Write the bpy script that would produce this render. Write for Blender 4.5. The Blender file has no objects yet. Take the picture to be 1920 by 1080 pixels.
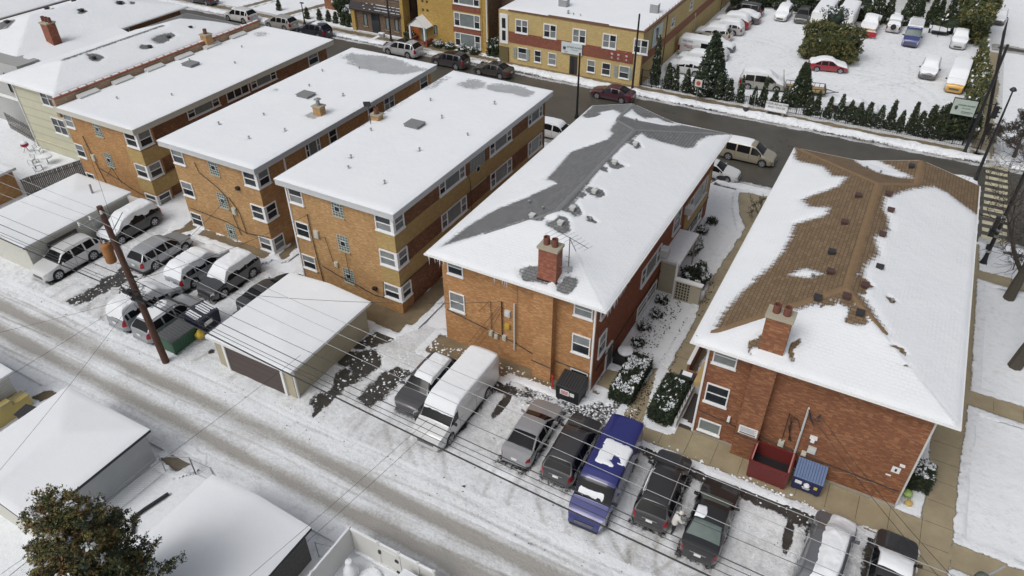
import bpy, math, random
import numpy as np
from mathutils import Vector, Matrix
random.seed(7); rng = np.random.default_rng(7)
C = bpy.context.scene.collection
R = math.radians
# ------------------------------------------------------------------ camera, world, sun, exposure
cam_d = bpy.data.cameras.new('camera'); cam = bpy.data.objects.new('camera', cam_d); C.objects.link(cam)
cam_d.sensor_width = 36.0; cam_d.lens = 36.0*1372.85/1920.0; cam_d.clip_end = 3000; cam_d.clip_start = .5
_p, _r, _y = 0.64678929, 0.00565005, -0.50550339
_fw = Vector((math.sin(_y)*math.cos(_p), math.cos(_y)*math.cos(_p), -math.sin(_p)))
_rt = Vector((math.cos(_y), -math.sin(_y), 0)); _dn = _fw.cross(_rt)
_rt2 = _rt*math.cos(_r)+_dn*math.sin(_r); _dn2 = _dn*math.cos(_r)-_rt*math.sin(_r)
_m = Matrix((_rt2, -_dn2, -_fw)).transposed().to_4x4(); _m.translation = Vector((0, 0, 33.0))
cam.matrix_world = _m
bpy.context.scene.camera = cam
SUN_EL, SUN_AZ = R(52), R(200)
w = bpy.data.worlds.new('World'); bpy.context.scene.world = w; w.use_nodes = True
nt = w.node_tree; nt.nodes.clear()
sky = nt.nodes.new('ShaderNodeTexSky'); sky.sky_type = 'NISHITA'; sky.sun_disc = False
sky.sun_elevation = SUN_EL; sky.sun_rotation = SUN_AZ; sky.air_density = 1.0; sky.dust_density = 6.0; sky.ozone_density = 1.0
hs = nt.nodes.new('ShaderNodeHueSaturation'); hs.inputs['Saturation'].default_value = 0.32
bg = nt.nodes.new('ShaderNodeBackground'); bg.inputs['Strength'].default_value = 0.125
wo = nt.nodes.new('ShaderNodeOutputWorld')
nt.links.new(sky.outputs[0], hs.inputs['Color']); nt.links.new(hs.outputs[0], bg.inputs['Color']); nt.links.new(bg.outputs[0], wo.inputs['Surface'])
sd = bpy.data.lights.new('sun', 'SUN'); sd.energy = 0.8; sd.angle = R(26); sd.color = (1.0, .985, .965)
so = bpy.data.objects.new('sun', sd); C.objects.link(so)
_d = Vector((math.sin(SUN_AZ)*math.cos(SUN_EL), math.cos(SUN_AZ)*math.cos(SUN_EL), math.sin(SUN_EL)))
so.rotation_euler = _d.to_track_quat('Z', 'Y').to_euler(); so.location = (0, 0, 60)
vs = bpy.context.scene.view_settings; vs.view_transform = 'Standard'; vs.look = 'None'; vs.gamma = 1.0; vs.exposure = -0.15

# ------------------------------------------------------------------ materials
MATS = {}
def newmat(name):
    m = bpy.data.materials.new(name); m.use_nodes = True; MATS[name] = m
    return m, m.node_tree, m.node_tree.nodes, m.node_tree.links, m.node_tree.nodes['Principled BSDF']
def N(nodes, t, **kw):
    n = nodes.new(t)
    for k, v in kw.items(): setattr(n, k, v)
    return n
def noise(nodes, links, vec, scale, detail=4, rough=.55):
    n = N(nodes, 'ShaderNodeTexNoise'); n.inputs['Scale'].default_value = scale; n.inputs['Detail'].default_value = detail
    n.inputs['Roughness'].default_value = rough
    if vec: links.new(vec, n.inputs['Vector'])
    return n.outputs['Fac']
def ramp(nodes, links, fac, stops):
    r = N(nodes, 'ShaderNodeValToRGB'); e = r.color_ramp.elements
    while len(e) < len(stops): e.new(.5)
    for i, (p, c) in enumerate(stops):
        e[i].position = p; e[i].color = (c, c, c, 1) if not hasattr(c, '__len__') else (*c, 1)
    links.new(fac, r.inputs[0]); return r.outputs[0]
def mth(nodes, links, op, a, b=None, clamp=False):
    n = N(nodes, 'ShaderNodeMath', operation=op); n.use_clamp = clamp
    for i, v in enumerate((a, b)):
        if v is None: continue
        if isinstance(v, (int, float)): n.inputs[i].default_value = v
        else: links.new(v, n.inputs[i])
    return n.outputs[0]
def mix(nodes, links, fac, a, b, bt='MIX'):
    n = N(nodes, 'ShaderNodeMix', data_type='RGBA', blend_type=bt)
    for idx, v in ((0, fac), (6, a), (7, b)):
        if isinstance(v, (int, float)): n.inputs[idx].default_value = v
        elif isinstance(v, tuple): n.inputs[idx].default_value = (*v, 1)
        else: links.new(v, n.inputs[idx])
    return n.outputs[2]
def bump(nodes, links, h, strength, dist, target):
    b = N(nodes, 'ShaderNodeBump'); b.inputs['Strength'].default_value = strength; b.inputs['Distance'].default_value = dist
    links.new(h, b.inputs['Height']); links.new(b.outputs[0], target.inputs['Normal'])
def plain(name, col, rough=.6, metal=0.0, var=.12, scale=3.0, bmp=0.0, spec=None, coat=0.0):
    m, t, n, l, p = newmat(name)
    tc = N(n, 'ShaderNodeTexCoord').outputs['Object']
    f = noise(n, l, tc, scale, 5)
    c = mix(n, l, f, tuple(x*(1-var) for x in col), tuple(min(1, x*(1+var)) for x in col))
    l.new(c, p.inputs['Base Color']); p.inputs['Roughness'].default_value = rough; p.inputs['Metallic'].default_value = metal
    if spec is not None: p.inputs['Specular IOR Level'].default_value = spec
    if coat: p.inputs['Coat Weight'].default_value = coat; p.inputs['Coat Roughness'].default_value = .08
    if bmp: bump(n, l, noise(n, l, tc, scale*6, 3), bmp, .03, p)
    return m
def snow_color(n, l, tc, rough=0.0):
    f = noise(n, l, tc, .35, 4); g = noise(n, l, tc, 9.0, 5, .7)
    c = mix(n, l, f, (.70, .735, .77), (.79, .81, .84))
    if rough:
        q = noise(n, l, tc, 2.2, 9, .78); gate = ramp(n, l, noise(n, l, tc, .45, 3), [(.35, .15), (.65, 1.3)])
        c = mix(n, l, mth(n, l, 'MULTIPLY', mth(n, l, 'MULTIPLY', ramp(n, l, q, [(.34, 1.0), (.50, 0.0)]), rough), gate, True), c, (.36, .375, .40))
    return mix(n, l, ramp(n, l, g, [(.3, .0), (.75, .16)]), c, (.86, .88, .90)), g
def snow(name='snow', bs=.35, rough=0.0):
    m, t, n, l, p = newmat(name)
    tc = N(n, 'ShaderNodeTexCoord').outputs['Object']
    c, g = snow_color(n, l, tc, rough); l.new(c, p.inputs['Base Color']); p.inputs['Roughness'].default_value = .85
    h = mth(n, l, 'ADD', noise(n, l, tc, 1.2, 5, .6), mth(n, l, 'MULTIPLY', g, .25))
    bump(n, l, h, bs, .10, p); return m
def brick(name, cols, mortar, sx=.215, sz=.075, dirt=.25, contrast=1.0):
    """brick wall: x or y runs along the wall, z is up; single bricks vary"""
    m, t, n, l, p = newmat(name)
    g = N(n, 'ShaderNodeNewGeometry'); tc = N(n, 'ShaderNodeTexCoord').outputs['Object']
    s = N(n, 'ShaderNodeSeparateXYZ'); l.new(tc, s.inputs[0])
    sn = N(n, 'ShaderNodeSeparateXYZ'); l.new(g.outputs['True Normal'], sn.inputs[0])
    side = mth(n, l, 'GREATER_THAN', mth(n, l, 'ABSOLUTE', sn.outputs[0]), .6)
    u = mth(n, l, 'ADD', mth(n, l, 'MULTIPLY', s.outputs[0], mth(n, l, 'SUBTRACT', 1.0, side)), mth(n, l, 'MULTIPLY', s.outputs[1], side))
    cb = N(n, 'ShaderNodeCombineXYZ'); l.new(u, cb.inputs[0]); l.new(s.outputs[2], cb.inputs[1])
    b = N(n, 'ShaderNodeTexBrick'); l.new(cb.outputs[0], b.inputs['Vector'])
    b.inputs['Scale'].default_value = 1.0; b.inputs['Brick Width'].default_value = sx; b.inputs['Row Height'].default_value = sz
    b.inputs['Mortar Size'].default_value = .008; b.inputs['Bias'].default_value = 0.0
    b.inputs['Color1'].default_value = (*cols[0], 1); b.inputs['Color2'].default_value = (*cols[1], 1); b.inputs['Mortar'].default_value = (*mortar, 1)
    mp = N(n, 'ShaderNodeMapping'); mp.inputs['Scale'].default_value = (1/sx, 1/sz, 1); l.new(cb.outputs[0], mp.inputs[0])
    wn = N(n, 'ShaderNodeTexWhiteNoise', noise_dimensions='2D'); sn_ = N(n, 'ShaderNodeVectorMath', operation='FLOOR'); l.new(mp.outputs[0], sn_.inputs[0]); l.new(sn_.outputs[0], wn.inputs['Vector'])
    f = mth(n, l, 'ADD', mth(n, l, 'MULTIPLY', wn.outputs['Value'], .75), mth(n, l, 'MULTIPLY', noise(n, l, cb.outputs[0], 1.3, 4, .7), .25))
    c = mix(n, l, ramp(n, l, f, [(.58, 0.0), (.82, .6)]), b.outputs['Color'], cols[2])
    f2 = noise(n, l, cb.outputs[0], .45, 5, .6)
    c = mix(n, l, mth(n, l, 'MULTIPLY', ramp(n, l, f2, [(.4, 0.), (.75, 1.)]), dirt), c, tuple(x*.55 for x in cols[1]))
    l.new(c, p.inputs['Base Color']); p.inputs['Roughness'].default_value = .85
    bump(n, l, b.outputs['Fac'], -.5, .02, p); return m
def covered(name, base, b2, kind, bscale=2.0, edge=.42, rough=.8, speck=9.0, dirty=(.335, .325, .305)):
    """a surface partly under snow: vertex attribute 'snow' 0..1 says how much, 'dirt' how trodden the snow is"""
    m, t, n, l, p = newmat(name)
    tc = N(n, 'ShaderNodeTexCoord').outputs['Object']
    at = N(n, 'ShaderNodeAttribute'); at.attribute_name = 'snow'; ad = N(n, 'ShaderNodeAttribute'); ad.attribute_name = 'dirt'
    sc, g = snow_color(n, l, tc, .55 if kind == 'flat' and not name.startswith('roof') else 0)
    big = noise(n, l, tc, .9, 6, .7)
    if kind == 'shingle':
        s = N(n, 'ShaderNodeSeparateXYZ'); l.new(tc, s.inputs[0])
        ax = N(n, 'ShaderNodeAttribute'); ax.attribute_name = 'axis'   # 0: courses run along y, 1: along x
        inv = mth(n, l, 'SUBTRACT', 1.0, ax.outputs['Fac'])
        u = mth(n, l, 'ADD', mth(n, l, 'MULTIPLY', s.outputs[1], inv), mth(n, l, 'MULTIPLY', s.outputs[0], ax.outputs['Fac']))
        v = mth(n, l, 'ADD', mth(n, l, 'MULTIPLY', s.outputs[0], inv), mth(n, l, 'MULTIPLY', s.outputs[1], ax.outputs['Fac']))
        cb = N(n, 'ShaderNodeCombineXYZ'); l.new(u, cb.inputs[0]); l.new(v, cb.inputs[1])
        b = N(n, 'ShaderNodeTexBrick'); l.new(cb.outputs[0], b.inputs['Vector']); b.inputs['Scale'].default_value = 1
        b.inputs['Brick Width'].default_value = .36; b.inputs['Row Height'].default_value = .21; b.inputs['Mortar Size'].default_value = .018
        b.inputs['Color1'].default_value = (*base, 1); b.inputs['Color2'].default_value = (*b2, 1); b.inputs['Mortar'].default_value = (*[x*.35 for x in base], 1)
        bc = b.outputs['Color']
        mp = N(n, 'ShaderNodeMapping'); mp.inputs['Scale'].default_value = (3.2, .6, 1); l.new(cb.outputs[0], mp.inputs[0])
        stre = noise(n, l, mp.outputs[0], 1.6, 5, .7)
        pert = mth(n, l, 'ADD', mth(n, l, 'MULTIPLY', mth(n, l, 'SUBTRACT', stre, .5), 1.1), mth(n, l, 'MULTIPLY', mth(n, l, 'SUBTRACT', b.outputs['Fac'], .2), -.10))
        fine = noise(n, l, tc, 14, 3, .6); pert = mth(n, l, 'ADD', pert, mth(n, l, 'MULTIPLY', mth(n, l, 'SUBTRACT', fine, .5), .35))
        bc = mix(n, l, ramp(n, l, big, [(.35, .0), (.7, .45)]), bc, tuple(x*.6 for x in base))
        bh = b.outputs['Fac']; soft = .13; sgate = ramp(n, l, noise(n, l, tc, .6, 3), [(.40, 0.0), (.70, .12)])
        sc = mix(n, l, mth(n, l, 'MULTIPLY', b.outputs['Fac'], sgate), sc, tuple(x*1.5 for x in base))
    else:
        f1 = noise(n, l, tc, bscale, 6, .65); f2 = noise(n, l, tc, bscale*9, 4, .7)
        bc = mix(n, l, ramp(n, l, f1, [(.35, .0), (.65, 1.)]), base, b2)
        bc = mix(n, l, mth(n, l, 'MULTIPLY', f2, .35), bc, tuple(x*.5 for x in base))
        bh = f2
        med = noise(n, l, tc, 3.2, 8, .78); fine = noise(n, l, tc, speck, 5, .75)
        pert = mth(n, l, 'ADD', mth(n, l, 'MULTIPLY', mth(n, l, 'SUBTRACT', med, .5), 1.3), mth(n, l, 'MULTIPLY', mth(n, l, 'SUBTRACT', fine, .5), .9))
        soft = .07
    val = mth(n, l, 'ADD', at.outputs['Fac'], pert)
    fac = ramp(n, l, mth(n, l, 'ADD', mth(n, l, 'MULTIPLY', val, 1.0), 0.0), [(max(0, edge-soft), 0.0), (edge+soft, 1.0)])
    dn = noise(n, l, tc, 5.0, 6, .75)
    dfac = ramp(n, l, mth(n, l, 'ADD', mth(n, l, 'MULTIPLY', ad.outputs['Fac'], 1.0), mth(n, l, 'MULTIPLY', mth(n, l, 'SUBTRACT', dn, .5), .9)), [(.25, 0.), (.95, 1.)])
    sc2 = mix(n, l, dfac, sc, dirty)
    l.new(mix(n, l, fac, bc, sc2), p.inputs['Base Color'])
    rr = N(n, 'ShaderNodeMapRange'); l.new(fac, rr.inputs[0]); rr.inputs[3].default_value = rough; rr.inputs[4].default_value = .85
    l.new(rr.outputs[0], p.inputs['Roughness'])
    sh = mth(n, l, 'ADD', noise(n, l, tc, 1.6, 6, .65), mth(n, l, 'MULTIPLY', g, .35))
    h = mth(n, l, 'ADD', mth(n, l, 'MULTIPLY', fac, .9), mth(n, l, 'MULTIPLY', mth(n, l, 'MULTIPLY', sh, fac), .9))
    h = mth(n, l, 'SUBTRACT', h, mth(n, l, 'MULTIPLY', bh, .12))
    bump(n, l, h, (.35 if name.startswith('roof') else .9) if kind == 'flat' else .6, .12 if kind == 'flat' else .09, p); return m
def paint(name, col, metal=.0, rough=.28):
    m, t, n, l, p = newmat(name)
    tc = N(n, 'ShaderNodeTexCoord').outputs['Object']
    f = noise(n, l, tc, 1.3, 4); f2 = noise(n, l, tc, 9, 5, .7)
    c = mix(n, l, f, tuple(x*.85 for x in col), col)
    z = N(n, 'ShaderNodeSeparateXYZ'); l.new(tc, z.inputs[0])
    dirt = mth(n, l, 'MULTIPLY', ramp(n, l, mth(n, l, 'ADD', z.outputs[2], mth(n, l, 'MULTIPLY', f2, .35)), [(.40, 1.0), (.80, 0.)]), .35)
    c = mix(n, l, dirt, c, (.15, .145, .14))
    l.new(c, p.inputs['Base Color']); p.inputs['Metallic'].default_value = metal
    r = N(n, 'ShaderNodeMapRange'); l.new(f2, r.inputs[0]); r.inputs[3].default_value = rough; r.inputs[4].default_value = rough+.25
    l.new(r.outputs[0], p.inputs['Roughness']); p.inputs['Coat Weight'].default_value = .9; p.inputs['Coat Roughness'].default_value = .06
    return m
def lines(name, col, step, axis=2, rough=.6, depth=.6, metal=0., var=.1):
    """siding / corrugation: repeated ridges along one axis"""
    m = plain(name, col, rough, metal, var, 2.0); t = m.node_tree; n = t.nodes; l = t.links; p = n['Principled BSDF']
    tc = N(n, 'ShaderNodeTexCoord').outputs['Object']; s = N(n, 'ShaderNodeSeparateXYZ'); l.new(tc, s.inputs[0])
    src = s.outputs[axis] if axis < 3 else mth(n, l, 'ADD', s.outputs[0], s.outputs[1])
    fr = mth(n, l, 'FRACT', mth(n, l, 'DIVIDE', src, step))
    bump(n, l, fr, depth, step*.25, p)
    oc = p.inputs['Base Color'].links[0].from_socket
    l.new(mix(n, l, ramp(n, l, fr, [(.0, .45), (.14, 0.), (.9, 0.), (1., .45)]), oc, tuple(x*.4 for x in col)), p.inputs['Base Color'])
    return m

SNOW = snow('snow', .7, .35)
ROOFSNOW = snow('roof_snow', .22)
CARSNOW = snow('car_snow', .3)
WHITE = plain('white_trim', (.74, .75, .75), .5, var=.06)
GREYTRIM = plain('grey_trim', (.55, .56, .55), .5, var=.08)
FASCIA = plain('fascia_grey', (.50, .52, .53), .5, var=.1)
FASCIAB = plain('fascia_beige', (.50, .49, .43), .5, var=.1)
BLACK = plain('black_metal', (.018, .018, .02), .45)
DARK = plain('dark_plastic', (.03, .03, .033), .6)
RUBBER = plain('rubber', (.022, .022, .023), .8)
RIM = plain('rim_alloy', (.42, .43, .45), .35, .6)
GLASS = plain('window_dark', (.022, .027, .032), .12, var=.5, scale=1.2)
BLIND = plain('window_blind', (.20, .215, .22), .25, var=.45, scale=2.0)
CURTAIN = plain('window_curtain', (.17, .20, .20), .25, var=.3, scale=2.5)
CARGLASS = plain('car_glass', (.010, .011, .013), .08, var=.3, spec=.22)
CARGLASS2 = plain('car_glass_frosted', (.10, .135, .125), .3, var=.3)
RED = plain('tail_red', (.28, .012, .02), .25); HEAD = plain('head_lamp', (.5, .52, .53), .15)
GALV = plain('galvanised', (.33, .34, .35), .45, .5)
WOODP = plain('pole_wood', (.085, .042, .028), .85, var=.35, scale=4, bmp=.4)
BARK = plain('bark', (.075, .066, .052), .95, var=.35, scale=6, bmp=.6)
TWIG = plain('twig', (.055, .045, .037), .9, var=.3)
B_TAN = brick('brick_tan', ((.49, .29, .115), (.38, .20, .072), (.58, .39, .20)), (.30, .22, .14), dirt=.5)
B_TANO = brick('brick_tan_orange', ((.46, .25, .085), (.36, .17, .058), (.53, .33, .14)), (.26, .18, .12), dirt=.5)
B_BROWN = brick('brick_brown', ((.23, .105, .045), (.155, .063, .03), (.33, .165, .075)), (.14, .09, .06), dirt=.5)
B_YEL = brick('brick_yellow_band', ((.44, .31, .115), (.39, .26, .09), (.49, .37, .17)), (.30, .23, .12), dirt=.2)
B_B4 = brick('brick_salmon', ((.48, .24, .088), (.37, .165, .06), (.58, .36, .17)), (.30, .20, .115), dirt=.5)
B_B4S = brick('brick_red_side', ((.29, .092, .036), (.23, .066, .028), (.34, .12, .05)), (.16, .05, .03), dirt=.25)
B_B5 = brick('brick_red', ((.265, .098, .042), (.17, .058, .027), (.38, .19, .09)), (.20, .12, .07), sz=.08, dirt=.5)
B_CHIM = brick('brick_chimney', ((.30, .085, .045), (.20, .055, .03), (.36, .15, .09)), (.2, .12, .09), dirt=.2)
B_YB = brick('brick_yellow_building', ((.52, .40, .18), (.46, .34, .14), (.57, .46, .24)), (.42, .31, .14), dirt=.25)
B_YB2 = brick('brick_mustard', ((.46, .30, .07), (.38, .23, .05), (.52, .37, .12)), (.3, .22, .1), dirt=.25)
B_REDB = brick('brick_red_band', ((.22, .07, .042), (.17, .05, .033), (.30, .12, .08)), (.22, .1, .06), dirt=.2)
B_TAUPE = brick('brick_taupe', ((.16, .11, .075), (.11, .07, .045), (.24, .17, .12)), (.11, .08, .06), dirt=.3)
STONE = plain('limestone', (.36, .33, .25), .85, var=.15, bmp=.2)
CONC = plain('concrete', (.30, .27, .21), .85, var=.2, bmp=.2)
CREAM = lines('siding_cream', (.52, .51, .38), .9, 2, depth=.2)
SIDING = lines('siding_grey', (.42, .43, .42), .2, 2)
SIDINGW = lines('siding_white', (.60, .61, .61), .22, 2)
SIDINGL = lines('siding_light_grey', (.44, .46, .47), .16, 2)
STUCCO = plain('stucco_beige', (.40, .36, .26), .9, var=.1, bmp=.2)
STUCCOW = plain('stucco_white', (.55, .55, .50), .9, var=.1, bmp=.2)
YELLOWW = plain('wall_yellow', (.56, .45, .17), .85, var=.12, bmp=.2)
GBLOCK = plain('glass_block', (.10, .145, .125), .25, var=.5, scale=5)
VINYL = plain('vinyl_fence', (.62, .62, .60), .5, var=.05)
ORANGEW = lines('cedar_fence', (.42, .12, .04), .14, 3)
FENCEW = lines('weathered_fence', (.11, .10, .09), .14, 3, rough=.9, depth=.8, var=.35)
# ------------------------------------------------------------------ geometry helpers
SPLIT = {'flashing', 'stone_pier', 'porch_wall', 'vent_plate', 'shutter', 'porch_post', 'post', 'wall_openings', 'hinge', 'leg', 'sticker', 'steps', 'hinge_bar', 'lettering_line', 'wall_lamp', 'rim_bar', 'street_light', 'roof_rack', 'bands'}
class MB:
    def __init__(s): s.v = []; s.f = []; s.m = []
    def quad(s, a, b, c, d, m=0):
        i = len(s.v); s.v += [tuple(a), tuple(b), tuple(c), tuple(d)]; s.f.append((i, i+1, i+2, i+3)); s.m.append(m)
    def poly(s, pts, m=0):
        i = len(s.v); s.v += [tuple(p) for p in pts]; s.f.append(tuple(range(i, i+len(pts)))); s.m.append(m)
    def box(s, x0, x1, y0, y1, z0, z1, m=0, skip=''):
        i = len(s.v)
        s.v += [(x0,y0,z0),(x1,y0,z0),(x1,y1,z0),(x0,y1,z0),(x0,y0,z1),(x1,y0,z1),(x1,y1,z1),(x0,y1,z1)]
        for k, q in (('b',(0,3,2,1)),('t',(4,5,6,7)),('f',(0,1,5,4)),('r',(1,2,6,5)),('k',(2,3,7,6)),('l',(3,0,4,7))):
            if k not in skip: s.f.append(tuple(i+j for j in q)); s.m.append(m)
        return s
    def obox(s, c, sz, rz=0, rx=0, ry=0, m=0):
        M = Matrix.Translation(c) @ Matrix.Rotation(rz, 4, 'Z') @ Matrix.Rotation(ry, 4, 'Y') @ Matrix.Rotation(rx, 4, 'X')
        i = len(s.v); a, b, d = sz[0]/2, sz[1]/2, sz[2]/2
        for q in ((-a,-b,-d),(a,-b,-d),(a,b,-d),(-a,b,-d),(-a,-b,d),(a,-b,d),(a,b,d),(-a,b,d)): s.v.append(tuple(M @ Vector(q)))
        for q in ((0,3,2,1),(4,5,6,7),(0,1,5,4),(1,2,6,5),(2,3,7,6),(3,0,4,7)): s.f.append(tuple(i+j for j in q)); s.m.append(m)
        return s
    def tube(s, pts, rad, n=8, m=0, cap=True):
        pts = [Vector(p) for p in pts]; rr = rad if hasattr(rad, '__len__') else [rad]*len(pts)
        rings = []
        for k, p in enumerate(pts):
            d = (pts[min(k+1, len(pts)-1)]-pts[max(k-1, 0)])
            if d.length < 1e-9: d = Vector((0,0,1))
            d.normalize(); a = d.cross(Vector((0,0,1)) if abs(d.z) < .95 else Vector((1,0,0))).normalized(); b = d.cross(a)
            i = len(s.v)
            for j in range(n):
                t = 2*math.pi*j/n; s.v.append(tuple(p+(a*math.cos(t)+b*math.sin(t))*rr[k]))
            rings.append(i)
        for k in range(len(rings)-1):
            for j in range(n):
                j2 = (j+1) % n; s.f.append((rings[k]+j, rings[k]+j2, rings[k+1]+j2, rings[k+1]+j)); s.m.append(m)
        if cap:
            s.f.append(tuple(rings[0]+j for j in range(n))[::-1]); s.m.append(m)
            s.f.append(tuple(rings[-1]+j for j in range(n))); s.m.append(m)
        return s
    def lathe(s, c, prof, n=16, m=0):
        i0 = len(s.v)
        for r, z in prof:
            for j in range(n):
                t = 2*math.pi*j/n; s.v.append((c[0]+r*math.cos(t), c[1]+r*math.sin(t), c[2]+z))
        for k in range(len(prof)-1):
            for j in range(n):
                j2 = (j+1) % n; a = i0+k*n; s.f.append((a+j, a+j2, a+n+j2, a+n+j)); s.m.append(m)
        s.f.append(tuple(i0+(len(prof)-1)*n+j for j in range(n))); s.m.append(m)
        return s
    def build(s, name, mats, parent=None, smooth=False, sharp=.6, local=False):
        if name in SPLIT and parent is not None and len(s.f) > 6:      # separate pieces become separate objects
            pa = list(range(len(s.v)))
            def fd(a):
                while pa[a] != a: pa[a] = pa[pa[a]]; a = pa[a]
                return a
            for f in s.f:
                for b in f[1:]: pa[fd(b)] = fd(f[0])
            isl = {}
            for k, f in enumerate(s.f): isl.setdefault(fd(f[0]), []).append(k)
            gs = []
            for ks in isl.values():
                P = np.array([s.v[i] for k in ks for i in s.f[k]]); gs.append([ks, P.min(0)-.012, P.max(0)+.012])
            ch = True
            while ch:
                ch = False
                for i in range(len(gs)):
                    for j in range(i+1, len(gs)):
                        if (gs[i][1] <= gs[j][2]).all() and (gs[j][1] <= gs[i][2]).all():
                            gs[i] = [gs[i][0]+gs[j][0], np.minimum(gs[i][1], gs[j][1]), np.maximum(gs[i][2], gs[j][2])]; gs.pop(j); ch = True; break
                    if ch: break
            if len(gs) > 1:
                out = None
                for ks, _, _ in gs:
                    q = MB(); mp = {}
                    for k in ks:
                        g = []
                        for i in s.f[k]:
                            if i not in mp: mp[i] = len(q.v); q.v.append(s.v[i])
                            g.append(mp[i])
                        q.f.append(tuple(g)); q.m.append(s.m[k])
                    o = q.build_one(name, mats, parent, smooth, sharp, local); out = out or o
                return out
        return s.build_one(name, mats, parent, smooth, sharp, local)
    def build_one(s, name, mats, parent=None, smooth=False, sharp=.6, local=False):
        me = bpy.data.meshes.new(name); off = Vector((0,0,0))
        if parent is not None and not local:
            q = parent
            while q is not None: off += q.location; q = q.parent
        me.from_pydata([(a-off.x, b-off.y, c-off.z) for a, b, c in s.v], [], s.f)
        mats = mats if isinstance(mats, (list, tuple)) else [mats]
        for m in mats: me.materials.append(m)
        if len(mats) > 1: me.polygons.foreach_set('material_index', s.m)
        if smooth:
            me.polygons.foreach_set('use_smooth', [True]*len(s.f)); me.set_sharp_from_angle(angle=sharp)
        me.update(); o = bpy.data.objects.new(name, me); C.objects.link(o)
        if parent is not None: o.parent = parent
        return o
def tag(o, label, cat, group=None):
    o['label'] = label; o['category'] = cat
    if group: o['group'] = group
    return o
def thing(name, label, cat, loc=(0,0,0), rz=0, group=None):
    o = bpy.data.objects.new(name, None); C.objects.link(o); o.location = loc; o.rotation_euler = (0,0,rz); o.empty_display_size = .3
    return tag(o, label, cat, group)
def struct(o, kind='structure'): o['kind'] = kind; return o
def copytree(o, parent=None):
    c = o.copy(); C.objects.link(c); c.parent = parent
    for ch in list(o.children): copytree(ch, c)
    return c

# value noise for mesh relief
def vnoise(x, y, s, seed=0):
    x = np.asarray(x, float)/s; y = np.asarray(y, float)/s
    xi = np.floor(x).astype(int); yi = np.floor(y).astype(int); fx = x-xi; fy = y-yi
    fx = fx*fx*(3-2*fx); fy = fy*fy*(3-2*fy)
    def h(a, b):
        v = (a*374761393 + b*668265263 + seed*1274126177) & 0xffffffff
        v = ((v ^ (v >> 13))*1274126177) & 0xffffffff
        return ((v ^ (v >> 16)) & 0xffff)/65535.0
    return (h(xi, yi)*(1-fx)+h(xi+1, yi)*fx)*(1-fy)+(h(xi, yi+1)*(1-fx)+h(xi+1, yi+1)*fx)*fy
def fbm(x, y, s, seed=0, oct=4):
    r = 0; a = .5
    for k in range(oct): r = r+a*vnoise(x, y, s/2**k, seed+k*17); a *= .5
    return r/(1-.5**oct)
def sdist(X, Y, P):
    """signed distance to polygon, negative inside"""
    d = np.full(X.shape, 1e9); ins = np.zeros(X.shape, bool); n = len(P)
    for i in range(n):
        (x0, y0), (x1, y1) = P[i], P[(i+1) % n]
        ex, ey = x1-x0, y1-y0; wx, wy = X-x0, Y-y0
        t = np.clip((wx*ex+wy*ey)/(ex*ex+ey*ey+1e-12), 0, 1)
        d = np.minimum(d, np.hypot(wx-t*ex, wy-t*ey))
        c = ((y0 > Y) != (y1 > Y)) & (X < (x1-x0)*(Y-y0)/((y1-y0) if y1 != y0 else 1e-9)+x0)
        ins ^= c
    return np.where(ins, -d, d)
def rect(x0, x1, y0, y1): return [(x0,y0),(x1,y0),(x1,y1),(x0,y1)]
def sstep(a, b, x): t = np.clip((x-a)/(b-a), 0, 1); return t*t*(3-2*t)
def gridmesh(name, xs, ys, zf, mat, attrs=None, parent=None, smooth=True, mask=None):
    X, Y = np.meshgrid(xs, ys); Z = zf(X, Y) if callable(zf) else np.full(X.shape, float(zf))
    nx, ny = len(xs), len(ys)
    co = np.stack([X, Y, Z], -1).reshape(-1, 3)
    idx = np.arange(nx*ny).reshape(ny, nx)
    q = np.stack([idx[:-1,:-1], idx[:-1,1:], idx[1:,1:], idx[1:,:-1]], -1).reshape(-1, 4)
    if mask is not None:
        mk = mask((X[:-1,:-1]+X[1:,1:])/2, (Y[:-1,:-1]+Y[1:,1:])/2).reshape(-1); q = q[mk]
    me = bpy.data.meshes.new(name)
    off = np.zeros(3)
    p = parent
    while p is not None: off += np.array(p.location); p = p.parent
    me.from_pydata((co-off).tolist(), [], q.tolist())
    me.materials.append(mat)
    for k, fn in (attrs or {}).items():
        a = me.attributes.new(k, 'FLOAT', 'POINT'); v = fn(X, Y)*np.ones(X.shape); a.data.foreach_set('value', v.reshape(-1).astype(np.float32))
    if smooth: me.polygons.foreach_set('use_smooth', [True]*len(q))
    me.update(); o = bpy.data.objects.new(name, me); C.objects.link(o)
    if parent is not None: o.parent = parent
    return o
def lin(a, b, step): return np.linspace(a, b, max(2, int(round((b-a)/step))+1))

# ------------------------------------------------------------------ ground
ASPH_M = covered('asphalt_lot', (.034, .033, .031), (.075, .070, .062), 'flat', 1.2, rough=.35)
CONC_M = covered('concrete_walk', (.37, .315, .205), (.29, .24, .155), 'flat', .8, rough=.5)
CONCW_M = covered('concrete_wet', (.25, .20, .125), (.14, .11, .07), 'flat', .7, rough=.4)
STREET_M = covered('street_asphalt', (.092, .084, .068), (.062, .058, .050), 'flat', .35, rough=.4, dirty=(.17, .155, .13))
def relief(amp): return lambda X, Y: amp*(fbm(X, Y, 2.2, 3, 5)-.5)
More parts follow.
